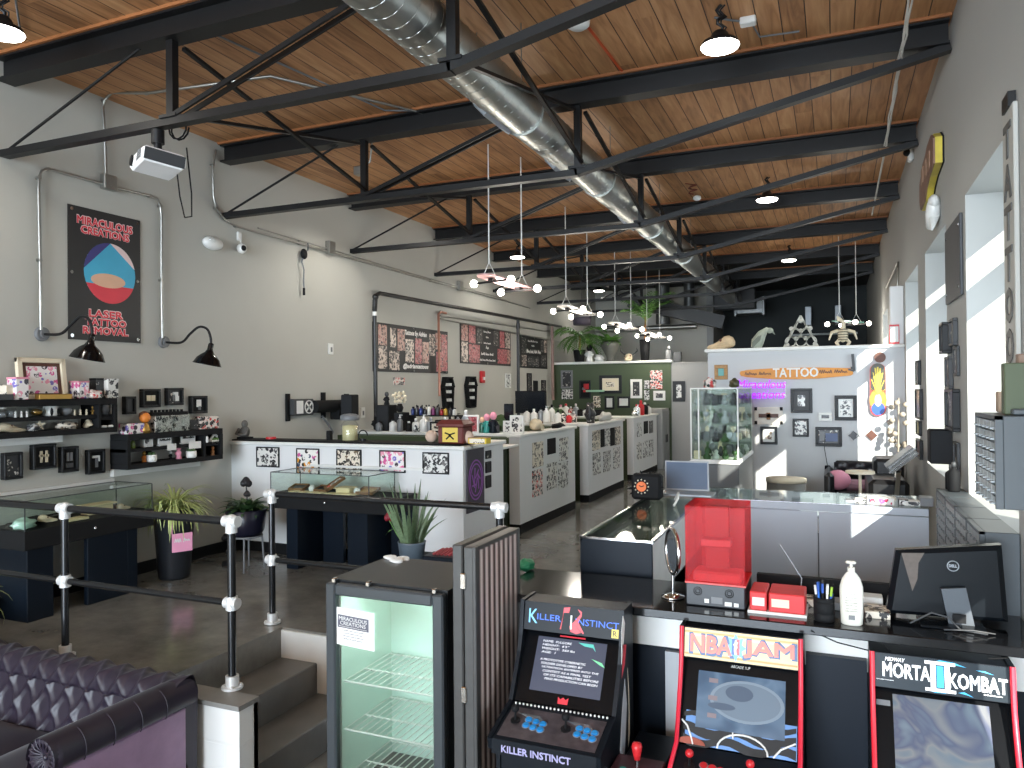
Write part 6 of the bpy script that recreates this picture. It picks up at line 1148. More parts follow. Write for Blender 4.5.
# skateboard and disc
a, b = wy(869.5, 363.5, YP), wy(886, 416, YP); cx, cz, w, h = (a.x+b.x)/2, (a.z+b.z)/2, b.x-a.x, a.z-b.z
t = thing('skateboard', 'yellow and red sunburst skateboard deck hung on the partition', 'skateboard', (cx, YP, cz)); M = FF(cx, YP-.03, cz); out = [(w/2*math.cos(k*PI/12), (h/2-w/2)+w/2*math.sin(k*PI/12)) for k in range(13)]+[(w/2*math.cos(PI+k*PI/12), -(h/2-w/2)+w/2*math.sin(PI+k*PI/12)) for k in range(13)]
m = MB(); m.prism(out, .012, M=M); m.build('deck', pm('deck_red', (206, 60, 40), .4), t); m = MB(); out2 = [(x*.92, y) for x, y in out if y > -h*.02]+[(-w*.46, -h*.02), (w*.46, -h*.02)]
m.prism(out2, .002, M=M @ Matrix.Translation((0, 0, .012))); m.build('dark_field', pm('deck_dark', (60, 56, 40), .4), t)
for k in range(9):
    an = PI*(.06+.88*k/8); x1, y1 = .46*w*math.cos(an), min(h*.43, -h*.08+h*.52*math.sin(an)); m = MB(); m.prism([(-.006, -h*.1), (.006, -h*.1), (x1+.003+.006*math.sin(an), y1), (x1-.003-.006*math.sin(an), y1-.014*math.cos(an))], .002, M=M @ Matrix.Translation((0, 0, .0146+.0005*k))); m.build('sun_ray', YEL, t)
m = MB(); m.prism([(.09*math.cos(k), .13*math.sin(k)-h*.2) for k in [j*PI/8 for j in range(16)]], .004, M=M @ Matrix.Translation((0, 0, .0125))); m.build('orange_disc', ORANGE, t); m = MB(); m.prism([(.07*math.cos(k), .075*math.sin(k)-h*.36) for k in [j*PI/8 for j in range(16)]], .005, M=M @ Matrix.Translation((0, 0, .0125))); m.build('blue_disc', BLUE, t); m = MB(); m.prism([(.035*math.cos(k), .07*math.sin(k)-h*.2) for k in [j*PI/8 for j in range(16)]], .006, M=M @ Matrix.Translation((0, 0, .0125))); m.build('pale_shape', CREAM, t)
p = wy(879.8, 357.5, YP); m = MB(); m.cyl((p.x, YP-.03, p.z), (p.x, YP, p.z), .06, n=20); m.cyl((p.x, YP-.04, p.z), (p.x, YP-.03, p.z), .03, n=16); tag(m.build('disc_ornament', BROWN), 'small round brown disc above the skateboard deck', 'ornament')
# things on the partition top
def ptop(u): p = wy(u, 346, YP+.06); return Vector((p.x, YP+.06, 2.022))
skull(ptop(722)+Vector((.02, 0, 0)), .3, 'large tan animal skull at the left end of the partition top', yaw=PI*.97, snout=.9, mat=pm('tan_bone', (206, 182, 146), .7, ns=20, var=.2))
t = thing('bird_figure', 'pale green grey carved creature second on the partition top', 'figurine', ptop(762)); c = ptop(762); m = MB(); m.tube([c+Vector((-.07, 0, 0)), c+Vector((-.05, 0, .08)), c+Vector((0, 0, .17)), c+Vector((.06, 0, .22)), c+Vector((.1, 0, .2))], [.06, .075, .055, .035, .018], 10); m.sph(c+Vector((.09, 0, .21)), (.045, .035, .035)); m.tube([c+Vector((.11, 0, .21)), c+Vector((.15, 0, .16))], [.018, .004], 6); m.build('body', pm('sage_stone', (160, 166, 150), .7, ns=25, var=.3), t); m = MB(); m.blade([c+Vector((-.02, -.06, .15)), c+Vector((-.06, -.08, .08)), c+Vector((-.1, -.07, .01))], [.02, .05, .01], (1, 0, .3)); m.build('wing', pm('sage_dark', (110, 116, 104), .7), t)
c = ptop(801); t = thing('triangle_rack', 'pale triangular rack with six round holes on the partition top', 'rack', c); S = .36; hh = .33; m = MB(); r = .052; cents = [(-.115, .065), (0, .065), (.115, .065), (-.058, .16), (.058, .16), (0, .25)]
rackm = pm('rack_stone', (186, 184, 172), .6)
for i, (x, z) in enumerate(cents):
    ring = []
    for rr, y in ((r, -.05), (r+.012, -.05), (r+.012, .05), (r, .05)): ring.append([(c.x+x+rr*math.cos(2*PI*k/20), c.y+y, c.z+z+rr*math.sin(2*PI*k/20)) for k in range(20)])
    m.rings(ring, close=True, cap=False)
tri = [(-S/2-.01, 0), (S/2+.01, 0), (0, hh+.04)]
for a, b in zip(tri, tri[1:]+tri[:1]): m.bar((c.x+a[0], c.y, c.z+a[1]), (c.x+b[0], c.y, c.z+b[1]), .1, .02, up=(b[1]-a[1], 0, -(b[0]-a[0])))
m.build('rack_frame', rackm, t)
for (x, z) in [(-.058, .1), (.058, .1), (0, .192), (-.165, .03), (.165, .03), (0, .31), (-.11, .22), (.11, .22)]: m = MB(); m.cyl((c.x+x*.95, c.y-.045, c.z+max(z, .03)), (c.x+x*.95, c.y+.045, c.z+max(z, .03)), .026, n=8); m.build('filler', rackm, t)
c = ptop(843); t = thing('skeleton_figure', 'pale winged skeleton figure with a raised head on the partition top', 'figurine', c); m = MB(); m.sph(c+Vector((0, 0, .13)), (.055, .05, .09), 12, 8); m.tube([c+Vector((0, 0, .2)), c+Vector((.01, 0, .27)), c+Vector((-.03, 0, .31))], [.03, .022, .02], 8); m.tube([c+Vector((-.03, 0, .3)), c+Vector((-.06, -.02, .35))], [.032, .008], 8)
for s in (-1, 1): m.tube([c+Vector((s*.04, 0, .18)), c+Vector((s*.12, 0, .16)), c+Vector((s*.15, -.01, .07))], [.022, .018, .008], 6); m.tube([c+Vector((s*.03, 0, .08)), c+Vector((s*.07, -.02, .04)), c+Vector((s*.05, -.03, 0))], [.025, .02, .018], 6)
m.build('body', BONE, t); m = MB()
for k in range(5): m.tube([c+Vector((.055*math.cos(a), .052*math.sin(a), .07+.03*k)) for a in [j*PI/8 for j in range(17)]], .007, 4)
m.build('ribs', pm('dark_bone', (120, 112, 92), .7), t)
p = ptop(891); box_item(Vector((p.x+.06, YP+.07, 2.022)), (.14, .14, .66), 'tall white box standing at the right end of the partition top', PART, lid=None); box_item(Vector((p.x+.03, YP-.015, 2.022)), (.1, .03, .22), 'red and white box before the tall white box', RED, face=WHT)
m = MB(); a = wy(882, 344, YP-.1); b = wy(905, 342, YP-.1); m.box(a.x+.02, XR, YP-.2, YP-.036, 2.05, 2.075); tag(m.build('corner_shelf', WHT), 'small white shelf at the right wall end of the partition', 'shelf') if False else None
m = MB(); P = [Vector((XR-.03, 9.9, 2.75)), Vector((XR-.03, 11.0, 3.05)), Vector((XR-.03, 12.4, 2.7))]; m.tube([wx(897, 300, XR-.03), wx(898, 262, XR-.03), wx(886, 288, XR-.03)], .012, 6); tag(m.build('conduit', GALV), 'thin angled conduit high on the right wall near the dark room', 'pipe')
# glass cabinet
t = thing('glass_cabinet', 'tall narrow glass display cabinet on a dark grey base', 'cabinet', (-1.12, 8.35, 0)); a = wy(690, 388, 7.7); b = wy(738, 388, 7.7); x0, x1, y0, y1 = a.x, b.x, 7.7, 9.05; zt_, zb_ = a.z, wy(715, 461, 7.7).z
m = MB(); m.box(x0, x1, y0, y1, 0, zb_-.03, b=.006); m.build('base', pm('base_grey', (92, 94, 96), .5), t); m = MB(); m.box(x0-.01, x1+.01, y0-.01, y1+.01, zb_-.03, zb_, b=.004); m.build('base_rim', WHT, t)
m = MB(); q = .011
for x in (x0, x1-q, x0+.075):
    for y in ((y0,) if x == x0+.075 else (y0, y1-q)): m.box(x, x+q, y, y+q, zb_, zt_)
for z in (zb_, zt_-.012): m.box(x0, x1, y0, y0+q, z, z+.012); m.box(x0, x1, y1-q, y1, z, z+.012); m.box(x0, x0+q, y0, y1, z, z+.012); m.box(x1-q, x1, y0, y1, z, z+.012)
m.build('frame', WHT, t); m = MB(); e = .004; m.box(x0+q, x1-q, y0+.002, y0+.002+e, zb_, zt_); m.box(x1-e-.002, x1-.002, y0+q, y1-q, zb_, zt_); m.box(x0+.002, x0+.002+e, y0+q, y1-q, zb_, zt_); m.box(x0+q, x1-q, y0+q, y1-q, zt_-.01, zt_-.006); m.build('glass', CABGL, t)
q = random.Random(9); KN = pm('trinket_pale', (190, 196, 188), .35, ns=30, var=.4)
for k in range(4):
    z = zb_+.005+(zt_-zb_)*k/4; 
    if k: m = MB(); m.box(x0+.02, x1-.02, y0+.03, y1-.03, z-.008, z); m.build('glass_shelf', CABGL, t)
m = MB(); m.box(x0+.012, x1-.012, y1-.018, y1-.013, zb_, zt_-.02); m.build('cabinet_back', pm('cabinet_back_grey', (126, 136, 126), .3, ns=12, var=.3), t)
for k in range(4):
    z = zb_+.006+(zt_-zb_)*k/4; hmx = (zt_-zb_)/4-.03
    for j in range(20):
        x = x0+.05+(x1-x0-.1)*(j % 5)/4; y = y0+.08+.34*(j//5)+.05*q.random(); kind = q.randrange(4); h = hmx*(.5+.48*q.random()); lb = 'small trinket on a shelf of the glass cabinet'
        m = MB()
        if kind == 0: m.lathe((x, y, z), [(0, 0), (.036, 0), (.04, h*.3), (.015, h*.6), (.025, h*.8), (0, h)], 10)
        elif kind == 1: m.sph((x, y, z+.03), (.035, .03, .03), 10, 7); m.sph((x, y-.01, z+.03+h*.35), (.022, .022, h*.3), 8, 6)
        elif kind == 2: m.box(x-.035, x+.035, y-.02, y+.02, z, z+h*.9, b=.006); m.box(x-.028, x+.028, y-.024, y-.019, z+.01, z+h*.8)
        else: m.lathe((x, y, z), [(0, 0), (.022, 0), (.006, .02), (.006, h*.5), (.03, h*.7), (.03, h), (0, h)], 10)
        tag(m.build('trinket', [KN, GREYP, BONE, DGREEN, SILV, MATT, DGREY, DGREEN][q.randrange(8)], org=(x, y, z)), lb, 'trinket', 'trinkets in the glass cabinet')
rock(Vector((x0+.17, y0+.2, zt_)), (.06, .05, .055), 'red flowers on top of the glass cabinet', F6, name='flowers', cat='flower', seed=31); rock(Vector((x1+.0-.05, y0+.15, zt_)), (.045, .04, .05), 'black and yellow ornament on top of the glass cabinet', pm('black_yellow', (60, 56, 30), .4, ns=30, var=.9), name='ornament', cat='ornament', seed=32)
# seating area behind the grey counter
c0 = wy(786, 484, 8.6); t = thing('drum_table', 'round grey and cream side table behind the grey counter', 'table', (c0.x, 8.6, 0)); m = MB(); zt_ = wy(786, 478, 8.6).z; m.lathe((c0.x, 8.6, 0), [(0, 0), (.2, 0), (.2, zt_-.04), (0, zt_-.04)], 24); m.build('drum', pm('drum_grey', (120, 118, 112), .5), t); m = MB(); m.lathe((c0.x, 8.6, 0), [(0, zt_-.04), (.205, zt_-.04), (.205, zt_), (0, zt_)], 24); m.build('table_top', CREAM, t)
t = thing('tufted_sofa', 'small black tufted sofa against the white partition', 'sofa', (.05, 9.2, 0)); BV = pm('black_leather', (28, 28, 30), .4); a = wy(834, 462, 9.3); b = wy(872, 462, 9.3); sx0, sx1, st = a.x, b.x+.2, a.z
m = MB(); nn = 40; rows = []
for i in range(13):
    q_ = i/12; rows.append([(sx0+(sx1-sx0)*k/nn, 9.4-.1*math.sin(q_*PI*.5)+.0+.03*(tuft((sx1-sx0)*k/nn, q_*.5, .09, .1)-1)*-1, .4+(st-.4)*q_) for k in range(nn+1)])
m.add([p for r in rows for p in r], [(i*(nn+1)+k, i*(nn+1)+k+1, (i+1)*(nn+1)+k+1, (i+1)*(nn+1)+k) for i in range(12) for k in range(nn)], 0, True); m.box(sx0, sx1, 9.43, 9.57, .1, st, b=.03); m.build('backrest', BV, t)
m = MB(); m.box(sx0, sx1, 8.8, 9.44, .1, .42, b=.04); m.build('seat', BV, t); m = MB(); m.box(sx0-.1, sx0, 8.8, 9.55, .05, .62, b=.04); m.build('arm', BV, t)
for x in (sx0+.06, sx1-.06):
    for y in (8.88, 9.4): m = MB(); m.cyl((x, y, 0), (x, y, .11), .025, n=10); m.build('foot', CHROME, t)
p = wy(838, 475, 8.95); m = MB(); m.sph((p.x, 8.95, .53), (.13, .09, .11), 16, 10); tag(m.build('cushion', PINK), 'round pink cushion on the black tufted sofa', 'cushion'); p = wy(858, 473, 9.1); m = MB(); m.box(p.x-.14, p.x+.1, 8.95, 9.2, .421, .52, b=.03); tag(m.build('cushion', pm('pink_grey_cushion', (150, 112, 124), .7)), 'flat dusky pink cushion on the black tufted sofa', 'cushion')
p = wy(827.5, 474, YP-.02); m = MB(); m.box(p.x-.03, p.x+.03, YP-.04, YP-.001, p.z-.08, p.z+.1, b=.008); m.tube([Vector((p.x, YP-.02, p.z+.1)), Vector((p.x-.03, YP-.02, p.z+.3)), Vector((p.x-.02, YP-.02, p.z+.45))], .005, 4); tag(m.build('intercom', MATT), 'small black box with cable on the partition left of the sofa', 'box')
t = thing('tattoo_bed', 'black padded tattoo bed with a raised chrome edged headrest by the windows', 'bed', (.36, 8.0, 0)); m = MB(); a = wy(868, 480, 7.8); m.box(a.x, .62, 7.7, 8.7, .45, wy(875, 480, 7.7).z, b=.04); m.build('seat_pad', BV, t); m = MB(); m.box(wy(873, 460, 8.5).x, .62, 8.3, 8.75, .3, wy(880, 459, 8.3).z, b=.03); m.build('back_pad', BV, t)
a = wy(888, 469, 7.6); b = wy(914, 449, 7.6); m = MB(); m.bar(a, b, .075, .34, up=(0, 1, 0)); m.build('headrest', pm('headrest_black', (40, 42, 44), .3), t); m = MB(); m.bar(a+Vector((.0, -.175, .02)), b+Vector((.0, -.175, .02)), .02, .012); m.bar(a+Vector((.0, -.175, -.02)), b+Vector((.0, -.175, -.02)), .012, .012); m.bar(a+Vector((.08, 0, -.02)), Vector((a.x+.06, 7.7, .45)), .04, .04); m.build('chrome_edge', CHROME, t)
m = MB(); m.cyl((.42, 8.1, .0), (.42, 8.1, .45), .06, n=14); m.cyl((.42, 8.1, 0), (.42, 8.1, .04), .25, n=20); m.build('pedestal', CHROME, t)
m = MB(); p = wy(860, 471, 7.3); m.cyl((p.x, 7.3, p.z-.02), (p.x, 7.3, p.z), .12, n=20); m.cyl((p.x, 7.3, 0), (p.x, 7.3, p.z-.02), .013, n=8); m.cyl((p.x, 7.3, 0), (p.x, 7.3, .02), .12, n=20); tag(m.build('side_table', CREAM), 'small white round side table beside the tattoo bed', 'table')
# ------------------------------------------------------------------ L shaped display counter
GYP = pm('counter_grey', (176, 184, 194), .4, ns=3, var=.03)
gx0, gx1, gy0, gy1, gz = -.95, .57, 5.72, 6.34, .73
t = thing('display_counter', 'long pale grey display counter with a lit glass top', 'counter', ((gx0+gx1)/2, gy0, 0)); m = MB(); m.box(gx0, -.118, gy0, gy0+.02, .02, gz-.06, b=.002); m.build('panel', GYP, t); m = MB(); m.box(-.11, gx1, gy0, gy0+.02, .02, gz-.06, b=.002); m.build('panel', GYP, t)
m = MB(); m.box(gx0, gx1, gy0+.02, gy1, 0, .52); m.build('carcass', pm('carcass_grey', (120, 124, 130), .5), t); m = MB(); m.box(gx0, gx1, gy0-.004, gy0+.02, gz-.055, gz-.004, b=.003); m.box(gx0, gx1, gy1-.02, gy1, .52, gz-.004); m.build('top_rail', GYP, t)
m = MB(); m.box(gx0, gx1, gy0, gy1, gz-.004, gz+.002); m.build('glass_top', GREENGL, t)
m = MB(); m.box(gx0+.25, .25, gy0+.1, gy0+.13, gz-.03, gz-.018); m.build('light_strip', em('lilac_led', (236, 226, 255), 2.2), t)
m = MB(); m.box(gx0, gx1, gy0+.02, gy1-.02, .52, .526); m.build('display_floor', WHT, t)
m = MB()
for k in range(40): m.cyl((gx0+.27+k*.028, gy0+.06, .527), (gx0+.27+k*.028, gy0+.06, .6), .009, n=6)
m.build('jewellery_row', WHT, t)
q = random.Random(5)
for k, (u, w, h, d, mtl, fc, lb) in enumerate([(880, .17, .045, .12, WHT, F2, 'white box with coloured lettering on the grey counter'), (861, .08, .03, .1, PLAS, F5, 'small pale box left of the lettered one on the grey counter'), (851, .07, .02, .09, SILV, None, 'flat silver case at the left of the boxes on the grey counter'), (903, .06, .04, .08, FD, F5, 'small patterned box right of the lettered one on the grey counter'), (912, .1, .03, .1, WHT, F1, 'white printed card box near the right end of the grey counter'), (926, .08, .06, .12, GREYP, None, 'grey box at the right end of the grey counter')]):
    p = wy(u, 500, gy0+.12); box_item(Vector((p.x, gy0+.12, gz+.002)), (w, d, h), lb, mtl, face=fc)
# black glass case: the short leg of the L
kx0, kx1, ky0, ky1, kz_ = -1.3, -.9, 3.99, 5.62, .73
t = thing('glass_case', 'dark blue glass topped display case with a white side panel', 'case', ((kx0+kx1)/2, ky0, 0)); m = MB(); m.box(kx0, kx1, ky0, ky0+.02, 0, kz_-.006, b=.002); m.box(kx0, kx1, ky0+.02, ky1, 0, .4); m.build('front_panel', NAVY, t)
m = MB(); m.box(kx1-.02, kx1, ky0+.02, ky1, 0.0, kz_-.006); m.build('side_panel', WHT, t); m = MB(); m.box(kx0, kx0+.02, ky0+.02, ky1, .4, kz_-.006); m.build('left_panel', NAVY, t)
m = MB(); m.box(kx0-.004, kx0+.012, ky0, ky1, kz_-.02, kz_+.006); m.box(kx0, kx1, ky0-.004, ky0+.01, kz_-.006, kz_+.004); m.box(kx1-.012, kx1+.004, ky0, ky1, kz_-.012, kz_+.004); m.box(kx0+.012, kx0+.03, ky0+.02, ky1, kz_-.09, kz_-.07); m.build('metal_edge', CHROME, t)
m = MB(); m.box(kx0+.012, kx1-.012, ky0+.01, ky1, kz_-.004, kz_+.002); m.build('glass_top', glass('case_glass', (226, 236, 230), .05, .35), t)
m = MB(); m.box(kx0+.02, kx1-.02, ky0+.02, ky1, .4, .41); m.box(kx0+.02, kx0+.03, ky0+.02, ky1, .4, kz_-.1); m.build('lining', pm('lining_grey', (120, 124, 110), .7), t)
for (x, y, r), lb in (((-1.08, 4.55, .035), 'first shiny chrome ball inside the black case'), ((-1.0, 4.62, .03), 'second shiny chrome ball inside the black case'), ((-1.03, 4.8, .03), 'third shiny chrome ball inside the black case')): m = MB(); m.sph((x, y, .41+r), r, 14, 10); tag(m.build('chrome_ball', CHROME), lb, 'ball')
# laptop and clock toy on the corner
p = wz(700, 492, kz_); c = Vector((-1.02, 5.78, gz+.004)); t = thing('laptop', 'open silver laptop on the corner of the display counters', 'laptop', c); a, b = wy(667, 497, 5.78), wy(706, 497, 5.78); w = .34; c.x = (wy(664, 480, 5.8).x+wy(704, 480, 5.8).x)/2; ang = 0
m = MB(); m.box(c.x-w/2, c.x+w/2+.05, 5.7, 5.92, c.z, c.z+.018, b=.004); m.build('keyboard_base', SILV, t); Ml = FM((c.x, 5.93, c.z+.015), (1, 0, 0), (-.06, .3, 1)); m = MB(); m.box(-w/2, w/2, 0, .235, -.006, .0, b=.003, M=Ml); m.build('lid', SILV, t); m = MB(); m.box(-w/2+.012, w/2-.012, .014, .222, .0002, .002, M=Ml); m.build('screen', pm('laptop_screen', (84, 100, 122), .25), t)
p = wy(645, 483, 5.45); c = Vector((p.x, 5.45, kz_+.004)); t = thing('novelty_clock', 'black spiky clock with an orange face on the far end of the black case', 'clock', c); m = MB(); hh = .19; m.box(c.x-.1, c.x+.12, c.y-.02, c.y+.08, c.z, c.z+hh, b=.02)
for k in range(14): a = k*2.4; m.cyl((c.x+.1*math.cos(a), c.y+.02, c.z+hh*.5+.09*math.sin(a)), (c.x+.135*math.cos(a), c.y, c.z+max(.01, hh*.5+.12*math.sin(a))), .012, .003, n=6)
m.build('case', MATT, t); m = MB(); m.cyl((c.x-.02, c.y-.02, c.z+hh*.52), (c.x-.02, c.y-.034, c.z+hh*.52), .036, n=20); m.build('face', pm('face_orange', (232, 112, 36), .5), t); m = MB(); m.bar((c.x-.02, c.y-.037, c.z+hh*.52), (c.x-.035, c.y-.037, c.z+hh*.57), .006, .003, up=(0, 1, 0)); m.bar((c.x-.02, c.y-.037, c.z+hh*.52), (c.x-.0, c.y-.037, c.z+hh*.56), .006, .003, up=(0, 1, 0)); m.build('hand', MATT, t)
m = MB()
for k in range(12): a = k*PI/6; m.sph((c.x-.02+.05*math.cos(a), c.y-.028, c.z+hh*.52+.05*math.sin(a)), .006, 6, 5)
m.build('dots', CREAM, t)
m = MB(); c3_ = Vector((kx0+.25, 5.3, kz_+.004)); m.tube([c3_+Vector((.0, .1, .02)), c3_+Vector((.04, .02, .08)), c3_+Vector((.05, -.05, .05)), c3_+Vector((.03, -.1, .005))], .008, 6); tag(m.build('pale_cord', PLAS), 'pale curled cord at the foot of the spiky clock', 'cord')
# ------------------------------------------------------------------ front bar counter
SLT = .55; sy0, sy1 = 3.4, 3.93; GLB = pm('gloss_black_top', (16, 17, 19), .12, spec=.6)
t = thing('bar_counter', 'long glossy black bar top on white and dark panels above the arcade machines', 'counter', (-.4, 3.6, LOW)); m = MB(); m.box(-1.56, XR-.005, sy0, sy1, SLT-.04, SLT, b=.004); m.build('bar_top', GLB, t)
m = MB(); m.box(-1.5, XR-.005, 3.53, 3.56, .34, SLT-.04); m.build('apron', WHT, t); m = MB(); m.box(-1.5, XR-.005, 3.56, 3.6, LOW, .36); m.box(-1.5, -1.46, 3.6, sy1-.02, LOW, SLT-.04); m.build('dark_panel', NAVY, t)
for x in (-.705,): m = MB(); m.box(x-.035, x+.035, 3.53, 3.565, LOW, .32); m.build('stile', pm('stile_grey', (168, 172, 176), .5), t)
m = MB(); m.box(-.36, .25, 3.88, 3.92, SLT, SLT+.085, b=.003); m.build('back_ledge', MATT, t)
m = MB(); m.box(-.05, .1, 3.5, 3.529, LOW, .27) if False else m.box(-.125, .113, 3.49, 3.528, LOW, .40); tag(m.build('dark_board', NAVY), 'plain dark board filling the gap between the two right arcade machines', 'board')
# resin printer with a red cover
x0, x1, y0, y1 = -.64, -.375, 3.52, 3.79; zb_, zm_, zt_ = SLT, SLT+.105, SLT+.455
t = thing('resin_printer', 'black desktop resin printer under a clear red cover', 'printer', ((x0+x1)/2, y0, SLT)); m = MB(); m.box(x0, x1, y0, y1, zb_, zm_, b=.006); m.build('base', pm('printer_black', (40, 42, 46), .4), t)
m = MB()
for cx in (x0+.055, x1-.07):
    for rr in (.018, .01): m.tube([(cx+rr*math.cos(2*PI*k/16), y0-.001, zb_+.068+rr*math.sin(2*PI*k/16)) for k in range(17)], .0022, 4)
m.build('fan_grille', MATT, t); m = MB(); m.box(x0+.085, x0+.105, y0-.002, y0, zb_+.018, zb_+.036); m.box(x1-.09, x1-.06, y0-.002, y0, zb_+.012, zb_+.03); m.box(x1-.05, x1-.03, y0-.002, y0, zb_+.012, zb_+.028); m.build('port', PLAS, t); m = MB(); m.box(x0+.115, x0+.165, y0-.0015, y0, zb_+.018, zb_+.048); m.build('rating_label', GREYP, t)
def redglass():
    m = bpy.data.materials.new('red_acrylic'); m.use_nodes = True; nt = m.node_tree; nt.nodes.clear(); o = nd(nt, 'ShaderNodeOutputMaterial'); mx = nd(nt, 'ShaderNodeMixShader'); t_ = nd(nt, 'ShaderNodeBsdfTransparent'); t_.inputs['Color'].default_value = srgb(250, 190, 190); b = nd(nt, 'ShaderNodeBsdfPrincipled'); b.inputs['Base Color'].default_value = srgb(232, 62, 74); b.inputs['Roughness'].default_value = .12; mx.inputs['Fac'].default_value = .17
    nt.links.new(t_.outputs[0], mx.inputs[1]); nt.links.new(b.outputs[0], mx.inputs[2]); nt.links.new(mx.outputs[0], o.inputs['Surface']); return m
RG = redglass(); m = MB(); th = .004; m.box(x0, x1, y0, y0+th, zm_, zt_); m.box(x0, x1, y1-th, y1, zm_, zt_); m.box(x0, x0+th, y0+th, y1-th, zm_, zt_); m.box(x1-th, x1, y0+th, y1-th, zm_, zt_); m.box(x0, x1, y0, y1, zt_-th, zt_); cv = m.build('red_cover', RG, t)
m = MB(); m.box(x0-.003, x1+.003, y0-.003, y1+.003, zm_-.003, zm_+.004); m.build('cover_rim', pm('rim_red', (210, 90, 84), .35), t); m = MB(); m.box((x0+x1)/2-.055, (x0+x1)/2+.05, y0+.1, y0+.14, zm_, zt_-.01); m.build('lift_column', pm('column_grey', (150, 146, 144), .5), t); m = MB(); m.box((x0+x1)/2-.07, (x0+x1)/2+.07, y0+.03, y0+.1, zm_+.16, zm_+.2, b=.006); m.build('build_plate', SILV, t); m = MB(); m.box(x0+.03, x1-.02, y0+.02, y0+.15, zm_, zm_+.05, b=.01); m.build('vat', pm('vat_grey', (200, 190, 192), .35), t)
# ring mirror
p = wz(671, 600, SLT); c = Vector((p.x, 3.62, SLT)); t = thing('table_mirror', 'round chrome table mirror on a stand left of the red printer', 'mirror', c); zc_ = wy(670, 551, 3.62).z; m = MB(); m.lathe(c, [(0, 0), (.055, 0), (.055, .008), (.02, .018), (0, .02)], 24); m.cyl(c+Vector((0, 0, .015)), (c.x, c.y, zc_-.1), .007, n=10); m.build('stand', CHROME, t)
ax = Vector((-.88, -.47, .0)).normalized(); sd = Vector((.47, -.88, 0)).normalized(); m = MB(); m.tube([Vector((c.x, c.y, zc_))+sd*.098*math.cos(2*PI*k/32)+Vector((0, 0, .105*math.sin(2*PI*k/32))) for k in range(33)], .01, 8); m.build('ring', CHROME, t); m = MB(); cc = Vector((c.x, c.y, zc_)); m.add([cc+sd*.095*math.cos(2*PI*k/32)+Vector((0, 0, .1*math.sin(2*PI*k/32)))+ax*e for e in (-.003, .003) for k in range(32)], [list(range(32)), list(range(32, 64))[::-1]]+[(k, (k+1) % 32, 32+(k+1) % 32, 32+k) for k in range(32)]); m.build('mirror_glass', pm('mirror_pale', (190, 198, 204), .1, .8), t)
# red boxes, pens, bottle, papers
a, b = wz(748, 617, SLT), wz(805, 622, SLT); t = thing('file_box', 'pair of red file boxes with paper labels on the bar top', 'box', ((a.x+b.x)/2, 3.5, SLT)); xm = a.x+(b.x-a.x)*.33
RB = pm('box_red', (206, 52, 54), .5)
for q0, q1 in ((a.x, xm-.004), (xm+.004, b.x)):
    m = MB(); m.box(q0, q1, 3.5, 3.68, SLT+.012, SLT+.095, b=.005); o = m.build('red_box', RB, t); m = MB(); m.box(q0+.012, min(q1-.01, q0+.085), 3.497, 3.5, SLT+.035, SLT+.07); m.build('paper_label', WHT if q0 == a.x else CREAM, o)
m = MB(); m.box(a.x-.008, b.x+.006, 3.495, 3.73, SLT, SLT+.012); m.build('tray_base', WHT, t)
p = wz(824, 623, SLT); c = Vector((p.x, 3.5, SLT)); t = thing('pen_cup', 'black mesh pen cup on the bar top', 'cup', c); m = MB(); m.lathe(c, [(0, 0), (.04, 0), (.042, .01), (.042, .03), (.04, .032), (.042, .034), (.042, .075), (.04, .077), (.042, .079), (.043, .1), (.038, .1), (.037, .01), (0, .01)], 20); m.build('cup', MATT, t)
q = random.Random(12); PC = [BLUE, PLAS, pm('pen_green', (150, 190, 60), .4), MATT, BLUE, PLAS, DGREY, pm('pen_blue', (40, 110, 200), .4), MATT, PLAS, BLUE]
pn = ['blue pen at the left of the pen cup', 'white pen leaning left in the pen cup', 'green marker in the pen cup', 'black pen at the back of the pen cup', 'second blue pen in the pen cup', 'white pen in the middle of the pen cup', 'grey pen at the back of the pen cup', 'light blue pen in the middle of the pen cup', 'short black pen in the pen cup', 'white marker leaning right in the pen cup', 'dark blue pen leaning right in the pen cup']
for k in range(11):
    a = 2*PI*k/11; o_ = Vector((.022*math.cos(a), .022*math.sin(a), .013)); tp = Vector((.036*math.cos(a)+.004*q.random(), .034*math.sin(a), .13+.035*q.random())); t = thing('pen', pn[k], 'pen', c+o_, 'pens in the pen cup'); m = MB(); m.cyl(c+o_, c+tp, .0045, n=7); m.build('barrel', PC[k], t); m = MB(); dv = (tp-o_).normalized(); m.cyl(c+tp-dv*.035, c+tp+dv*.004, .0055, n=7); m.build('cap', PC[(k+3) % 11], t)
p = wz(852, 627, SLT); c = Vector((p.x, 3.48, SLT)); t = thing('lotion_bottle', 'tall white pump lotion bottle on the bar top', 'bottle', c); LB = pm('lotion_white', (226, 224, 212), .3); hh = wy(852, 561, 3.48).z-SLT
m = MB(); m.rings([[(c.x+rx*math.cos(2*PI*k/24), c.y+rx*.62*math.sin(2*PI*k/24), c.z+z*hh) for k in range(24)] for rx, z in ((.036, 0), (.042, .02), (.044, .2), (.046, .5), (.045, .6), (.036, .72), (.022, .8), (.014, .83), (.013, .86))]); m.build('body', LB, t); m = MB(); m.cyl(c+Vector((0, 0, hh*.84)), c+Vector((0, 0, hh*.9)), .015, n=14); m.cyl(c+Vector((0, 0, hh*.9)), c+Vector((0, 0, hh*.965)), .006, n=8); m.box(c.x-.022, c.x+.02, c.y-.01, c.y+.01, c.z+hh*.955, c.z+hh, b=.005); m.build('pump', LB, t)
Mb = FF(c.x, c.y-.0285, c.z)
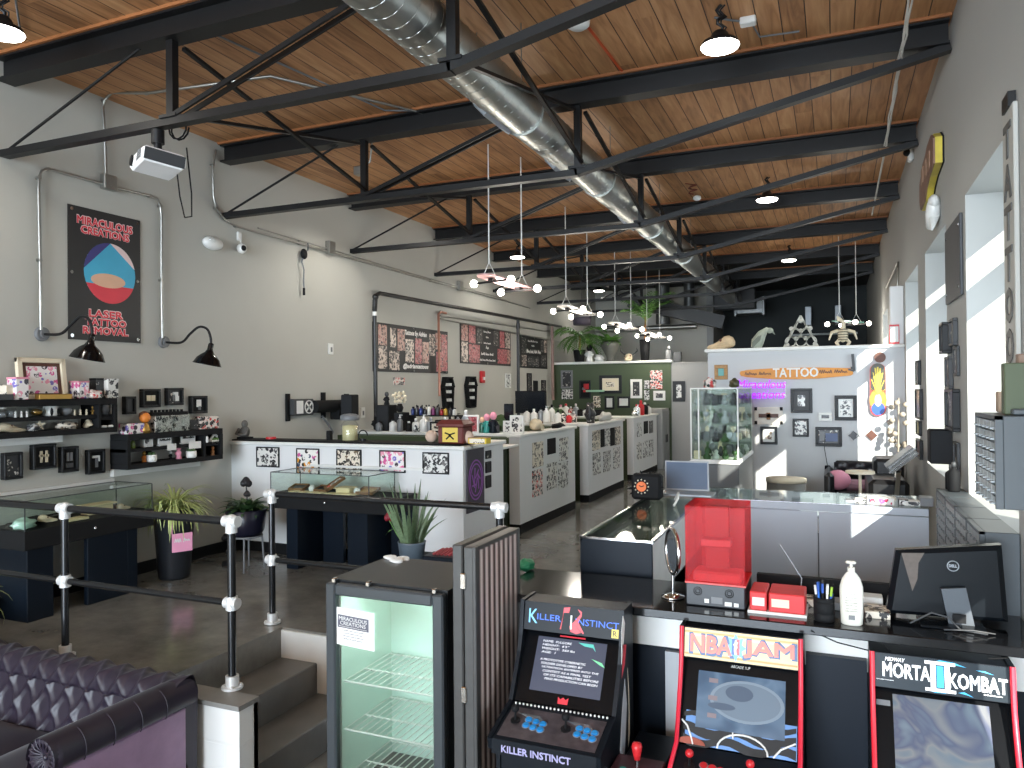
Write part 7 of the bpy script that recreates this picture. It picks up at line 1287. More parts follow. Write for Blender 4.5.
for k, (z, w_) in enumerate(((.5, .03), (.44, .045), (.4, .05), (.36, .05), (.32, .045), (.27, .045), (.23, .05))): scribble(pm('label_print', (176, 176, 166), .5) if k == 0 else bpy.data.materials['label_print'], Mb @ Matrix.Translation((0, z*hh, .001)), w_, .005, t, 3, k+40, name='label_print')
m = MB(); m.box(c.x-.012, c.x+.012, c.y-.0295, c.y-.0285, c.z+.1*hh, c.z+.17*hh); m.build('barcode', GREYP, t)
for (x, y, w_, d_, h_), mtl, lb in (((.16, 3.66, .1, .12, .03), F4, 'stack of brown printed cards right of the lotion bottle'), ((.02, 3.72, .12, .1, .035), GREYP, 'grey pad behind the lotion bottle'), ((.13, 3.8, .12, .08, .05), PLAS, 'white rounded dispenser near the monitor'), ((-.09, 3.74, .1, .1, .03), F4, 'stack of papers behind the pen cup')): box_item(Vector((x, y, SLT)), (w_, d_, h_), lb, mtl)
m = MB(); m.tube([wz(800, 598, SLT+.01), Vector((-.15, 3.8, SLT+.1)), Vector((-.25, 3.86, SLT+.24))], .003, 5); tag(m.build('stylus', SILV), 'thin pale rod leaning behind the red boxes', 'rod')
# monitor seen from behind
a, b, d_, e_ = wy(895.5, 550, 3.66), wy(1001.5, 545, 3.66), wy(886, 625, 3.66), wy(1003, 640, 3.66); MY = 3.66
t = thing('computer_monitor', 'black computer monitor seen from behind on the bar top', 'monitor', ((a.x+b.x)/2, MY, SLT)); zb_ = SLT+.015; MGL = pm('monitor_black', (16, 20, 24), .25, spec=.2)
vs = [(a.x, MY, a.z), (b.x, MY, b.z), (b.x+.02, MY, zb_+.01), (d_.x, MY, zb_)]; bk = [(x, y+.045, z) for x, y, z in vs]; cx_ = sum(v[0] for v in vs)/4; cz_ = sum(v[2] for v in vs)/4; fr = [(cx_+(x-cx_)*.9, MY-.018, cz_+(z-cz_)*.88) for x, y, z in vs]
m = MB(); m.rings([bk, vs, fr], sm=False); m.build('rear_housing', MGL, t); m = MB(); m.rings([[(x, y+.0455, z) for x, y, z in vs], [(x, y+.05, z) for x, y, z in vs]], sm=False); m.build('screen', pm('screen_off', (16, 18, 22), .1), t)
M = FF(cx_, MY-.019, cz_); lg = wy(953, 566, MY-.02); Ml = FF(lg.x, MY-.019, lg.z); m = MB(); m.tube([Ml @ Vector((.021*math.cos(2*PI*k/28), .021*math.sin(2*PI*k/28), .001)) for k in range(29)], .002, 5); m.build('logo_ring', SILV, t); text('DELL', SILV, Ml, .03, .011, t, .001, off=.0008)
g = MB(); s0, s1 = wy(941, 589, MY-.05), wy(966, 588, MY-.05); s2, s3 = wy(949, 628, MY-.06), wy(975, 627, MY-.06); g.rings([[s0, s1, Vector(s1)+Vector((0, .02, 0)), Vector(s0)+Vector((0, .02, 0))], [Vector((s2.x, s2.y, SLT+.008)), Vector((s3.x, s3.y, SLT+.008)), Vector((s3.x, s3.y+.02, SLT+.008)), Vector((s2.x, s2.y+.02, SLT+.008))]], sm=False); g.build('stand_neck', pm('stand_grey', (66, 73, 80), .55), t)
m = MB(); m.box(cx_-.11, cx_+.13, MY-.12, MY+.06, SLT, SLT+.01, b=.004); m.build('stand_base', MGL, t); m = MB(); mid = (s0+s1+s2+s3)/4; m.box(mid.x-.022, mid.x+.026, MY-.085, MY-.077, mid.z-.055, mid.z-.02); m.build('port_cover', MATT, t)
m = MB(); g0 = [wy(901, 552, MY-.0), wy(924, 552, MY-.0), wy(918, 562, MY-.0), wy(917, 578, MY-.0), wy(912, 590, MY-.0)]; m.add([Vector((p.x, MY-.0195, p.z)) for p in g0]+[Vector((p.x, MY-.0185, p.z)) for p in g0], [(0, 1, 2, 3, 4), (9, 8, 7, 6, 5)]+[(k, (k+1) % 5, 5+(k+1) % 5, 5+k) for k in range(5)]); m.build('worn_patch', pm('worn_grey', (92, 84, 78), .7, ns=60, var=.3), t)
m = MB(); m.tube([Vector((.28, 3.55, SLT+.01)), Vector((.36, 3.56, SLT+.06)), Vector((.42, 3.55, SLT+.05)), Vector((.46, 3.53, SLT+.008)), Vector((.55, 3.5, SLT+.01))], .004, 5); m.tube([Vector((.4, 3.52, SLT+.006)), Vector((.5, 3.5, SLT+.02)), Vector((.58, 3.53, SLT+.006))], .003, 5); tag(m.build('monitor_cable', DGREY), 'grey cables trailing under the monitor', 'cable')
m = MB(); P = [Vector((-.1, sy0-.004, SLT-.02)), Vector((.0, 3.44, .48)), Vector((.12, 3.46, .455)), Vector((.25, 3.46, .45)), Vector((.42, 3.46, .452)), Vector((.6, 3.42, .5))]; m.tube(P, .003, 5); m.tube([Vector((.17, 3.4, .505)), Vector((.22, 3.38, .47)), Vector((.27, 3.36, .44))], .0025, 5); tag(m.build('cable', MATT), 'thin black cable drooping under the bar top over the right arcade machine', 'cable')
# ------------------------------------------------------------------ arcade machines
ABLK = pm('arcade_black', (17, 22, 28), .4, spec=.18); YB = 3.5
def arcade(x0, x1, top, name_label, trim, dk=.5, marq_h=.125, YB=3.5):
    t = thing('arcade_machine', name_label, 'arcade machine', ((x0+x1)/2, YB-.25, LOW), 'arcade machines'); w = .018
    d1, d2, d3 = .14, .165, .10; zd = top-dk
    prof = [(0, LOW), (.44, LOW), (.44, zd-.08), (.52, zd-.06), (.53, zd-.01), (.3, zd+.06), (.2, top-marq_h-.09), (d2+.01, top-marq_h-.02), (d1+.012, top+.006), (0, top+.006)]
    for x in (x0, x1-w):
        m = MB(); m.prism([(-(YB-d), z) for d, z in prof], w, M=Matrix(((0, 0, 1, x), (-1, 0, 0, 0), (0, 1, 0, 0), (0, 0, 0, 1)))); s = m.build('side_panel', ABLK, t)
        if trim:
            m = MB(); m.tube([(x+w/2, YB-d-.002, z) for d, z in prof[3:9]], .0105, 6); m.build('edge_trim', trim, s)
    xi0, xi1 = x0+w, x1-w
    m = MB(); m.box(xi0, xi1, YB-d1, YB-.01, top-.015, top); m.box(xi0, xi1, YB-.02, YB-.005, LOW, top-.015); m.box(xi0, xi1, YB-.43, YB-.4, LOW, zd-.07); m.build('body', ABLK, t)
    Mm = FM(((x0+x1)/2, YB-(d1+d2)/2, top-marq_h/2), (1, 0, 0), (0, d2-d1, marq_h)); Mm = FM(((x0+x1)/2, YB-(d1+d2)/2, top-marq_h/2), (1, 0, 0), (0, (d2-d1), marq_h))
    sb, st = Vector((0, YB-.285, zd+.055)), Vector((0, YB-.12, top-marq_h-.015)); up = st-sb; Ms = FM(((x0+x1)/2, (sb.y+st.y)/2, (sb.z+st.z)/2), (1, 0, 0), up); hs = up.length
    m = MB(); m.box(xi0-(x0+x1)/2, xi1-(x0+x1)/2, -hs/2, hs/2, -.012, 0, M=Ms); bz = m.build('bezel', pm('bezel_black', (10, 12, 15), .2, spec=.15), t) if 'bezel_black' not in bpy.data.materials else m.build('bezel', bpy.data.materials['bezel_black'], t)
    db, df = Vector((0, YB-.29, zd+.05)), Vector((0, YB-.52, zd-.012)); upd = db-df; Md = FM(((x0+x1)/2, (db.y+df.y)/2, (db.z+df.z)/2), (1, 0, 0), upd); hd = upd.length
    m = MB(); m.box(xi0-(x0+x1)/2, xi1-(x0+x1)/2, -hd/2, hd/2, -.02, 0, M=Md); m.box(xi0, xi1, YB-.525, YB-.505, zd-.075, zd-.012); deck = m.build('control_deck', ABLK, t)
    m = MB(); m.box(xi0-(x0+x1)/2, xi1-(x0+x1)/2, -marq_h/2, marq_h/2, -.012, 0, M=Mm); mq = m.build('marquee', ABLK, t)
    Mf = FM(((x0+x1)/2, YB-.5265, zd-.045), (1, 0, 0), (0, 0, 1))
    return t, Mm, Ms, hs, Md, hd, mq, bz, deck, xi1-xi0, Mf
def flat(M, x0, x1, y0, y1, z, mat, name, parent, h=.001): m = MB(); m.box(x0, x1, y0, y1, z, z+h, M=M); return m.build(name, mat, parent)
def poly(M, pts, z, mat, name, parent, h=.001): m = MB(); m.prism(pts, h, M=M @ Matrix.Translation((0, 0, z))); return m.build(name, mat, parent)
def deck_controls(t, Md, hd, w, ball, btn, rows=3):
    for s in (-1, 1):
        cx = s*w*.25-w*.12; m = MB(); m.cyl(Md @ Vector((cx, 0, 0)), Md @ Vector((cx, 0, .006)), .022, n=16); m.cyl(Md @ Vector((cx, 0, .005)), Md @ Vector((cx+.004, .004, .05)), .005, n=8); j = m.build('joystick', BLK, t); m = MB(); m.sph(Md @ Vector((cx+.004, .004, .06)), .017, 14, 10); m.build('joystick_ball', ball, j)
        for k in range(6):
            bx = cx+.055+.034*(k % 3); by = .018-.036*(k//3)-.006*(k % 3); m = MB(); m.cyl(Md @ Vector((bx, by, 0)), Md @ Vector((bx, by, .005)), .0155, n=16); m.cyl(Md @ Vector((bx, by, .005)), Md @ Vector((bx, by, .009)), .012, n=16); b_ = m.build('button', btn, t); m = MB(); m.cyl(Md @ Vector((bx, by, 0)), Md @ Vector((bx, by, .003)), .0185, n=16); m.build('button_ring', SILV, b_) if False else m.build('button_ring', SILV, t)
# Killer Instinct
kx0, kx1 = -1.344, -.856
t, Mm, Ms, hs, Md, hd, mq, bz, deck, w, Mf = arcade(kx0, kx1, .572, 'leftmost arcade machine, black with blue buttons and text on its screen', None, dk=.458, YB=3.385)
KB = em('logo_blue', (60, 110, 230), .35); KC = em('logo_cyan', (120, 190, 240), .4); KR = pm('logo_red', (214, 48, 62), .4)
text('K', KC, Mm @ Matrix.Translation((-w*.4, .0, .0005)), .042, .062, mq, .001); text('ILLER', KB, Mm @ Matrix.Translation((-w*.23, .0, .0005)), .115, .026, mq, .001); text('INSTINCT', KB, Mm @ Matrix.Translation((w*.27, -.004, .0005)), .2, .028, mq, .001)
poly(Mm, [(-.05, -.045), (-.044, -.045), (-.035, .05), (-.005, .055), (-.01, .03), (-.035, .028)], .0008, KR, 'logo_red', mq); poly(Mm, [(.0, -.05), (.028, -.058), (.05, -.05), (.02, -.02), (.06, -.055), (.064, -.05), (.035, -.005), (.05, .02), (.05, .04), (.03, .05), (.045, .03), (.02, .0), (-.005, -.028)], .0009, KR, 'logo_red', mq); flat(Mm, -.002, .006, -.04, .02, .0012, WHT, 'logo_white', mq)
flat(Mm, w*.42, w*.49, -.055, -.018, .0006, YEL, 'yellow_badge', mq); text('R', BLK, Mm @ Matrix.Translation((w*.455, -.037, .0018)), .018, .024, mq, .0005)
sc_w, sc_h = w*.72, hs*.76; SCM = em('screen_slate', (52, 56, 72), .35); flat(Ms, -sc_w/2, sc_w/2, -hs*.33, hs*.43, .0005, SCM, 'screen', bz)
TXT = em('screen_text', (214, 216, 220), .55)
for k, s in enumerate(['NAME:  FULGORE', 'HEIGHT:  6\'5"', 'WEIGHT:  560 lbs', 'AGE:  1', '', 'A PROTOTYPE CYBERNETIC', 'SOLDIER DEVELOPED BY', 'ULTRATECH, ENTERED INTO THE', 'CONTEST AS A FINAL TEST', 'OF ITS CAPABILITIES BEFORE', 'MASS PRODUCTION CAN BEGIN']):
    if not s: continue
    ww = len(s)*.0098; x = -sc_w*.42+ww/2+(.0 if k < 5 else .012*(k-5)*.6); text(s, TXT, Ms @ Matrix.Translation((x, hs*(.37-.052*k-(.0 if k < 5 else .0)), .0018)), ww, .0095, bz, .0006, shear=.2)
poly(Ms, [(.03, hs*.4), (.1, hs*.4), (.115, hs*.3), (.1, hs*.35), (.06, hs*.36)], .0017, em('glow_teal', (80, 170, 160), .4), 'screen_art', bz); poly(Ms, [(.1, hs*.2), (.15, hs*.16), (.165, hs*.1), (.14, hs*.13)], .0017, em('glow_green', (110, 190, 140), .4), 'screen_art', bz)
text('KI2', KR, Ms @ Matrix.Translation((0, -hs*.42, .001)), .05, .028, bz, .001) if False else poly(Ms, [(-.022, -hs*.46), (.022, -hs*.46), (.024, -hs*.37), (.012, -hs*.4), (.0, -hs*.37), (-.012, -hs*.4), (-.024, -hs*.37)], .001, KR, 'bezel_logo', bz); flat(Ms, -.06, .06, hs*.455, hs*.475, .001, KR, 'bezel_lettering', bz)
m = MB()
for k in range(24): m.sph(Md @ Vector((-w*.46+w*.92*k/23, hd/2-.012, .004)), .0055, 6, 4)
m.build('glint_beads', PLAS, deck)  # row of light glints modelled as small pale beads
flat(Md, -w*.47, w*.47, -hd*.42, hd*.36, .0004, pm('deck_art', (74, 66, 68), .3, ns=26, var=.9), 'deck_art', deck)
for x in (-w*.27, w*.22): poly(Md, [(x-.05, .05), (x+.05, .05), (x+.07, .025), (x, .03)], .0016, pm('deck_silver', (160, 166, 170), .25, .6), 'deck_swirl', deck)
deck_controls(deck, Md, hd, w, MATT, pm('button_blue', (44, 140, 206), .3))
text('KILLER INSTINCT', pm('front_lettering', (176, 172, 214), .4), FM(((kx0+kx1)/2-.03, 3.385-.5265, .067), (1, 0, 0), (0, 0, 1)), .3, .028, t, .002, off=.001)
for nm_, pts, mtl in (('side_art_white', [(.2, .44), (.17, .5), (.14, .46), (.17, .36), (.2, .3)], WHT), ('side_art_red', [(.19, .38), (.12, .36), (.15, .28), (.2, .24), (.18, .32)], KR), ('side_art_white', [(.2, .1), (.15, .22), (.12, .1), (.16, -.1), (.22, -.3), (.24, -.05)], pm('side_art_grey', (190, 192, 196), .4)), ('side_art_white', [(.1, .25), (.08, .15), (.07, -.05), (.1, -.1), (.085, .05)], bpy.data.materials['cream'])):
    m = MB(); m.prism([(YB-d, z) for d, z in pts], .0012, M=Matrix(((0, 0, 1, kx1), (-1, 0, 0, .115), (0, 1, 0, .06), (0, 0, 0, 1))) if False else Matrix(((0, 0, 1, kx1), (1, 0, 0, -.115), (0, 1, 0, .06), (0, 0, 0, 1)))); m.build(nm_, mtl, t)
# NBA Jam
t, Mm, Ms, hs, Md, hd, mq, bz, deck, w, Mf = arcade(-.635, -.13, .5, 'middle arcade machine with red edges, a tan marquee and a blue bezel', pm('trim_red', (214, 36, 60), .35))
TAN = em('marquee_tan', (222, 198, 150), .25); flat(Mm, -w/2+.002, w/2-.002, -.06, .06, .0003, TAN, 'marquee_art', mq)
for y, c_ in ((.046, (200, 170, 110)), (-.046, (196, 160, 104)), (.034, (236, 222, 190)), (-.034, (230, 212, 170))): flat(Mm, -w/2+.004, w/2-.004, y-.004, y+.004, .0014, pm('stripe_%d' % c_[2], c_, .5), 'marquee_stripe', mq)
NB = pm('jam_blue', (44, 84, 132), .4); NP = em('jam_pink', (226, 120, 108), .3)
flat(Mm, -w*.47, w*.47, -.03, .032, .0012, pm('jam_teal', (88, 168, 176), .4), 'marquee_band', mq) if False else None
for s, x, ww in (('NBA', -w*.255, w*.36), ('JAM', w*.25, w*.42)):
    text(s, NB, Mm @ Matrix.Translation((x+.003, -.002, .0016)), ww+.014, .08, mq, .001, off=.007); text(s, NP, Mm @ Matrix.Translation((x, 0, .0028)), ww, .068, mq, .001, off=.004)
st_ = []
for k in range(16): a = PI/2+k*PI/8; r = .058 if k % 2 == 0 else .036; st_.append((r*.75*math.cos(a)-w*.035, r*math.sin(a)))
poly(Mm, st_, .0026, pm('star_blue', (110, 180, 216), .4), 'marquee_star', mq); fm_ = lambda x0, x1, y0, y1, z, mm: flat(Mm, x0-w*.035, x1-w*.035, y0, y1, z, mm, 'marquee_emblem', mq); fm_(-.016, 0, -.03, .034, .0037, BLUE); fm_(0, .016, -.03, .034, .0037, RED)
poly(Mm, [(-w*.035+x, y) for x, y in ((-.004, -.03), (.004, -.03), (.003, -.008), (.008, .0), (.006, .012), (.01, .024), (.004, .022), (.004, .03), (-.003, .03), (-.004, .02), (-.01, .012), (-.006, .004), (-.007, -.012))], .0048, WHT, 'marquee_figure', mq)
text('ARCADE 1UP', WHT, Ms @ Matrix.Translation((.0, hs*.455, .001)), .08, .012, bz, .0008, shear=.2)
flat(Ms, -w/2+.02, w/2-.005, -hs*.5, -hs*.12, .0004, pm('bezel_sky', (96, 140, 196), .3, ns=4, var=.25), 'bezel_art', bz)
def wave(y0, amp, n, ph): return [(-w/2+.012+(w-.02)*k/n, y0+amp*math.sin(k*.9+ph)) for k in range(n+1)]
for y0, th_, ph in ((-hs*.18, .012, 0), (-hs*.33, .018, 1.4), (-hs*.45, .016, 2.6)): up_ = wave(y0+th_, .012, 14, ph); lo_ = wave(y0-th_, .014, 14, ph+.4); poly(Ms, up_+lo_[::-1], .0015, BLK, 'bezel_wave', bz)
def screen_swirl(name, cols, sc, dist, st):  # reflections on the arcade screens painted as mottled, faintly glowing colour
    m, nt, b = base(name); L = nt.links.new; tc = nd(nt, 'ShaderNodeTexCoord'); no = nd(nt, 'ShaderNodeTexNoise'); no.inputs['Scale'].default_value = sc; no.inputs['Detail'].default_value = 2; no.inputs['Distortion'].default_value = dist; L(tc.outputs['Object'], no.inputs['Vector']); cr = nd(nt, 'ShaderNodeValToRGB'); e = cr.color_ramp.elements
    while len(e) < len(cols): e.new(.5)
    for k, c in enumerate(cols): e[k].position = .25+.5*k/(len(cols)-1); e[k].color = srgb(*c)
    L(no.outputs['Fac'], cr.inputs['Fac']); L(cr.outputs[0], b.inputs['Base Color']); L(cr.outputs[0], b.inputs['Emission Color']); b.inputs['Emission Strength'].default_value = st; b.inputs['Roughness'].default_value = .12; return m
S1_ = screen_swirl('jam_screen', [(48, 66, 86), (62, 84, 106), (84, 104, 124), (70, 92, 112)], 6, .6, .22)
flat(Ms, -w*.37, w*.39, -hs*.3, hs*.36, .0028, S1_, 'screen', bz); el = lambda cx, cy, rx, ry: [(cx+rx*math.cos(2*PI*k/32), cy+ry*math.sin(2*PI*k/32)) for k in range(32)]
poly(Ms, el(.03, .02, w*.32, hs*.24), .004, em('jam_oval', (104, 118, 130), .22), 'screen_oval', bz); poly(Ms, el(.03, .02, w*.29, hs*.21), .0052, em('jam_oval_inner', (86, 100, 114), .22), 'screen_oval', bz); poly(Ms, el(.0, .05, w*.12, hs*.09), .0064, em('jam_shade', (54, 68, 86), .22), 'screen_shape', bz); poly(Ms, el(-.07, -.01, w*.12, hs*.04), .0064, bpy.data.materials['jam_shade'], 'screen_shape', bz)
for y in (.09, .02, -.05): flat(Ms, -w*.27, -w*.19, y-.01, y+.008, .0064, em('jam_score', (112, 100, 104), .22) if 'jam_score' not in bpy.data.materials else bpy.data.materials['jam_score'], 'screen_mark', bz)
def line3(M, pts, r, mat, name, parent, z=.004): m = MB(); m.tube([M @ Vector((x, y, z)) for x, y in pts], r, 6); return m.build(name, mat, parent)
line3(Ms, [(-w*.5+.004, -hs*.24), (-w*.44, -hs*.3), (-w*.4, -hs*.42), (-w*.38, -hs*.5)], .004, WHT, 'court_line', bz); line3(Ms, [(.02+.1*math.cos(PI*k/12), -hs*.5+.065*math.sin(PI*k/12)) for k in range(13)], .004, WHT, 'court_line', bz, .006); line3(Ms, [(w*.3, -hs*.5), (w*.36, -hs*.4), (w*.48, -hs*.31)], .004, WHT, 'court_line', bz); line3(Ms, [(-.02, -hs*.3), (-.018, -hs*.37)], .003, WHT, 'court_line', bz, .006)
poly(Ms, [(-w*.4+.06*math.cos(PI*k/10), -hs*.5+.028*math.sin(PI*k/10)) for k in range(11)], .005, pm('ball_brown', (150, 66, 44), .5), 'ball_art', bz)
deck_controls(deck, Md, hd, w, RED, RED)
# Mortal Kombat II
t, Mm, Ms, hs, Md, hd, mq, bz, deck, w, Mf = arcade(.118, .612, .485, 'rightmost arcade machine with red edges and a black marquee', pm('trim_red_bright', (226, 40, 58), .35), marq_h=.13)
MKB = pm('mk_marquee', (26, 36, 43), .35, ns=12, var=.25, spec=.2); flat(Mm, -w/2+.002, w/2-.002, -.063, .063, .0003, MKB, 'marquee_art', mq); CY = em('mk_cyan', (60, 170, 220), .35)
for pts in ([(-.03, .05), (.0, .062), (.05, .058), (.09, .045), (.05, .05)], [(-.05, -.05), (-.02, -.06), (.02, -.058), (-.01, -.05)], [(.06, -.05), (.09, -.055), (.11, -.06), (.08, -.045)], [(.12, .04), (.18, .03), (.15, .04)]): poly(Mm, pts, .0014, CY, 'marquee_splash', mq)
MW = em('mk_white', (240, 242, 244), .3); text('MIDWAY', MW, Mm @ Matrix.Translation((-w*.34, .045, .0014)), .07, .014, mq, .0008, shear=.25, off=.0006); text('MORTA', MW, Mm @ Matrix.Translation((-w*.255, .005, .0014)), w*.36, .054, mq, .001, off=.002); text('KOMBAT', MW, Mm @ Matrix.Translation((w*.275, -.008, .0014)), w*.42, .054, mq, .001, off=.002)
for x in (-.024, .024): flat(Mm, x-.009, x+.009, -.045, .045, .0026, MW, 'marquee_numeral', mq)
for y in (-.05, .05): flat(Mm, -.052, .052, y-.006, y+.006, .0026, MW, 'marquee_numeral', mq)
flat(Mm, -.012, .012, -.04, .04, .0024, CY, 'marquee_glow', mq); scribble(MW, Mm @ Matrix.Translation((w*.38, -.045, .0014)), .06, .006, mq, 2, 5); scribble(MW, Mm @ Matrix.Translation((-w*.42, -.035, .0014)), .06, .004, mq, 2, 6)
S2_ = screen_swirl('kombat_screen', [(62, 74, 86), (96, 108, 118), (74, 80, 98), (108, 110, 112), (84, 98, 110), (66, 78, 92)], 3.2, 2.6, .2); flat(Ms, -w*.36, w*.36, -hs*.5, hs*.44, .0006, S2_, 'screen', bz)
deck_controls(deck, Md, hd, w, RED, pm('button_yellow', (220, 190, 60), .35)); flat(Ms, -w*.49, -w*.38, hs*.3, hs*.36, .0006, GREYP, 'bezel_mark', bz)
# low joystick deck between the first two machines
t = thing('joystick_deck', 'low black deck with a single red ball joystick between the left and middle machines', 'joystick', (-.75, 3.0, LOW)); a = wy(637, 768, 3.0); m = MB(); m.box(-.84, -.66, 2.92, 3.42, LOW, -.02, b=.005); m.build('stand', ABLK, t); m = MB(); m.box(-.85, -.65, 2.88, 3.1, -.02, .02, b=.006); m.build('deck', pm('deck_dark_red', (66, 34, 40), .35, ns=18, var=.8), t); p = wy(637, 752, 2.99); m = MB(); m.cyl((p.x, 2.99, .02), (p.x, 2.99, p.z), .006, n=8); m.build('stick', CHROME, t); m = MB(); m.lathe((p.x, 2.99, p.z-.03), [(0, 0), (.012, .0), (.016, .02), (.022, .05), (.018, .065), (0, .07)], 14); m.build('ball_top', RED, t); m = MB(); m.cyl((p.x+.05, 2.95, .02), (p.x+.05, 2.95, .03), .014, n=14); m.cyl((p.x-.05, 2.96, .02), (p.x-.05, 2.96, .03), .014, n=14); m.build('button', TEAL, t)
# green bag behind the bar's left end
rock(wz(521, 572, SLT)+Vector((0, .06, 0)), (.05, .05, .03), 'crumpled green packet on the left end of the bar top', pm('packet_green', (40, 130, 90), .4), name='packet', cat='packet', seed=41)
# ------------------------------------------------------------------ right wall
def organizer(x0, y0, y1, z0, z1, rows, cols, label, body, dr, group=None):
    t = thing('parts_organizer', label, 'organizer', (x0, (y0+y1)/2, z0), group); m = MB(); d = .02; m.box(x0+d, XR-.004, y0, y1, z0, z1, b=.003); m.box(x0, x0+d, y0, y1, z1-.012, z1); m.box(x0, x0+d, y0, y0+.012, z0, z1); m.box(x0, x0+d, y1-.012, y1, z0, z1); m.build('case', body, t)
    hh = (z1-z0-.02)/rows; ww = (y1-y0-.03)/cols
    for r in range(rows):
        for c in range(cols):
            m = MB(); ya = y0+.015+c*ww; za = z0+.006+r*hh; m.box(x0+.002, x0+d, ya+.003, ya+ww-.003, za+.003, za+hh-.004); m.box(x0-.008, x0+.002, ya+ww*.3, ya+ww*.7, za+hh*.15, za+hh*.3); m.build('drawer', dr, t)
    return t
DCL = pm('drawer_clear', (150, 158, 162), .25); ORG = pm('organizer_grey', (72, 78, 82), .45)
organizer(.45, 2.70, 3.06, 1.17, 1.455, 8, 5, 'wall hung grey cabinet of small clear drawers nearest the camera', ORG, DCL)
ys_ = [3.86, 4.24, 4.62, 5.0, 5.4]
for k, lb in enumerate(('nearest drawer organizer of the row under the windows', 'second drawer organizer of the row under the windows', 'third drawer organizer of the row under the windows', 'farthest drawer organizer of the row under the windows')): organizer(.58, ys_[k]+.004, ys_[k+1]-.004, .52, .905, 7, 4, lb, ORG, pm('drawer_mid', (112, 116, 118), .35) if k == 0 else bpy.data.materials['drawer_mid'], 'drawer organizers under the windows')
m = MB(); m.box(.575, XR-.002, 3.86, 5.42, 0, .515, b=.004); tag(m.build('low_cabinet', pm('low_cabinet_grey', (120, 124, 128), .5)), 'grey low cabinet carrying the row of drawer organizers', 'cabinet')
for (y, d, h, x_), mtl, lb in (((2.78, .05, .16, .53), pm('book_green', (74, 84, 62), .6), 'green book standing on the wall hung drawer cabinet'), ((2.84, .045, .19, .58), pm('book_brown', (126, 104, 88), .6), 'brown book right behind the green one'), ((2.9, .05, .15, .63), pm('book_slate', (82, 94, 104), .6), 'slate book at the back of the wall hung cabinet'), ((2.99, .06, .07, .55), pm('box_tan', (170, 150, 130), .6), 'tan box beside the books on the wall hung cabinet')): box_item(Vector((x_, y, 1.457)), (.09, d, h), lb, mtl)
m = MB(); m.box(.5, .7, 2.72, 2.77, 1.457, 1.475, b=.004); tag(m.build('flat_tray', ORG), 'flat grey tray at the front of the wall hung cabinet', 'tray')
# TATTOO blade sign
p0 = wx(1015, 106, XR); p1 = wx(1015, 366, XR); ya, yb = wx(1020.5, 230, XR).y, wx(1009.5, 230, XR).y; M = FR(XR-.002, (ya+yb)/2, (p0.z+p1.z)/2); w, h = yb-ya, p0.z-p1.z
t = thing('tattoo_sign', 'tall grey vertical sign reading tattoo on the right wall', 'sign', M.translation); m = MB(); m.box(-w/2, w/2, -h/2, h/2, 0, .02, b=.003, M=M); m.build('board', pm('sign_grey', (178, 178, 172), .5), t)
for k, s in enumerate('TATTOO'): text(s, pm('sign_letter', (84, 84, 82), .5) if k == 0 else bpy.data.materials['sign_letter'], M @ Matrix.Translation((0, h*(.5-.124-.16*k), .021)), w*.62, h*.125, t, .004, off=.008)
m = MB(); m.box(-w*.3, w*.3, h/2-.005, h/2+.06, 0, .03, M=M); m.build('hanger_bracket', BLK, t)
p0 = wx(920, 196, XR); p1 = wx(943, 135, XR); y0, y1, z0, z1 = 6.12, 7.1, 2.98, 3.4; M = FR(XR-.002, (y0+y1)/2, (z0+z1)/2); w, h = y1-y0, z1-z0
t = thing('scalloped_sign', 'thick yellow edged scalloped sign high on the right wall', 'sign', M.translation); out = [(-w*.5, -h*.3), (-w*.42, -h*.5), (-w*.12, -h*.46), (w*.02, -h*.3), (w*.2, -h*.2), (w*.5, -h*.14), (w*.5, h*.3), (w*.38, h*.44), (w*.1, h*.44), (-w*.02, h*.34), (-w*.25, h*.3), (-w*.34, h*.16), (-w*.5, h*.06)]
m = MB(); m.prism(out, .055, M=M); m.build('edge', pm('sign_yellow', (196, 176, 60), .4, ns=7, var=.5), t); m = MB(); m.prism([(x*.98, y*.98) for x, y in out], .012, M=M @ Matrix.Translation((0, 0, .055))); m.build('face', pm('sign_face', (124, 92, 76), .5, ns=14, var=.25), t); m = MB(); m.prism([(x*1.02, y*1.02) for x, y in out], .01, M=M); m.build('back_plate', MATT, t)
for k in range(3): m = MB(); m.box(-w*.3+k*w*.22, -w*.16+k*w*.22, -h*.08, h*.22, .067, .072, M=M); m.build('raised_shape', pm('raised_tan', (150, 116, 92), .5) if k == 0 else bpy.data.materials['raised_tan'], t)
p = wx(940, 211, XR); t = thing('mounted_figure', 'white sculpted bird like figure below the scalloped sign', 'sculpture', p); m = MB(); m.sph(p+Vector((-.04, 0, .07)), (.04, .09, .055)); m.tube([p+Vector((-.04, 0, .06)), p+Vector((-.05, -.02, -.02)), p+Vector((-.05, .12, -.08)), p+Vector((-.04, .24, -.03))], [.045, .05, .035, .008], 10); m.tube([p+Vector((-.04, -.02, -.03)), p+Vector((-.05, .04, -.13))], [.042, .008], 8); m.build('body', PLAS, t)
p = wx(913.5, 151, XR); t = thing('security_camera', 'small white security camera high on the right wall by the beam end', 'camera', p); m = MB(); m.box(XR-.05, XR-.002, p.y-.06, p.y+.06, p.z-.1, p.z+.08, b=.015); m.build('housing', PLAS, t); m = MB(); m.sph((XR-.06, p.y-.04, p.z-.02), .035); m.build('lens', MATT, t)
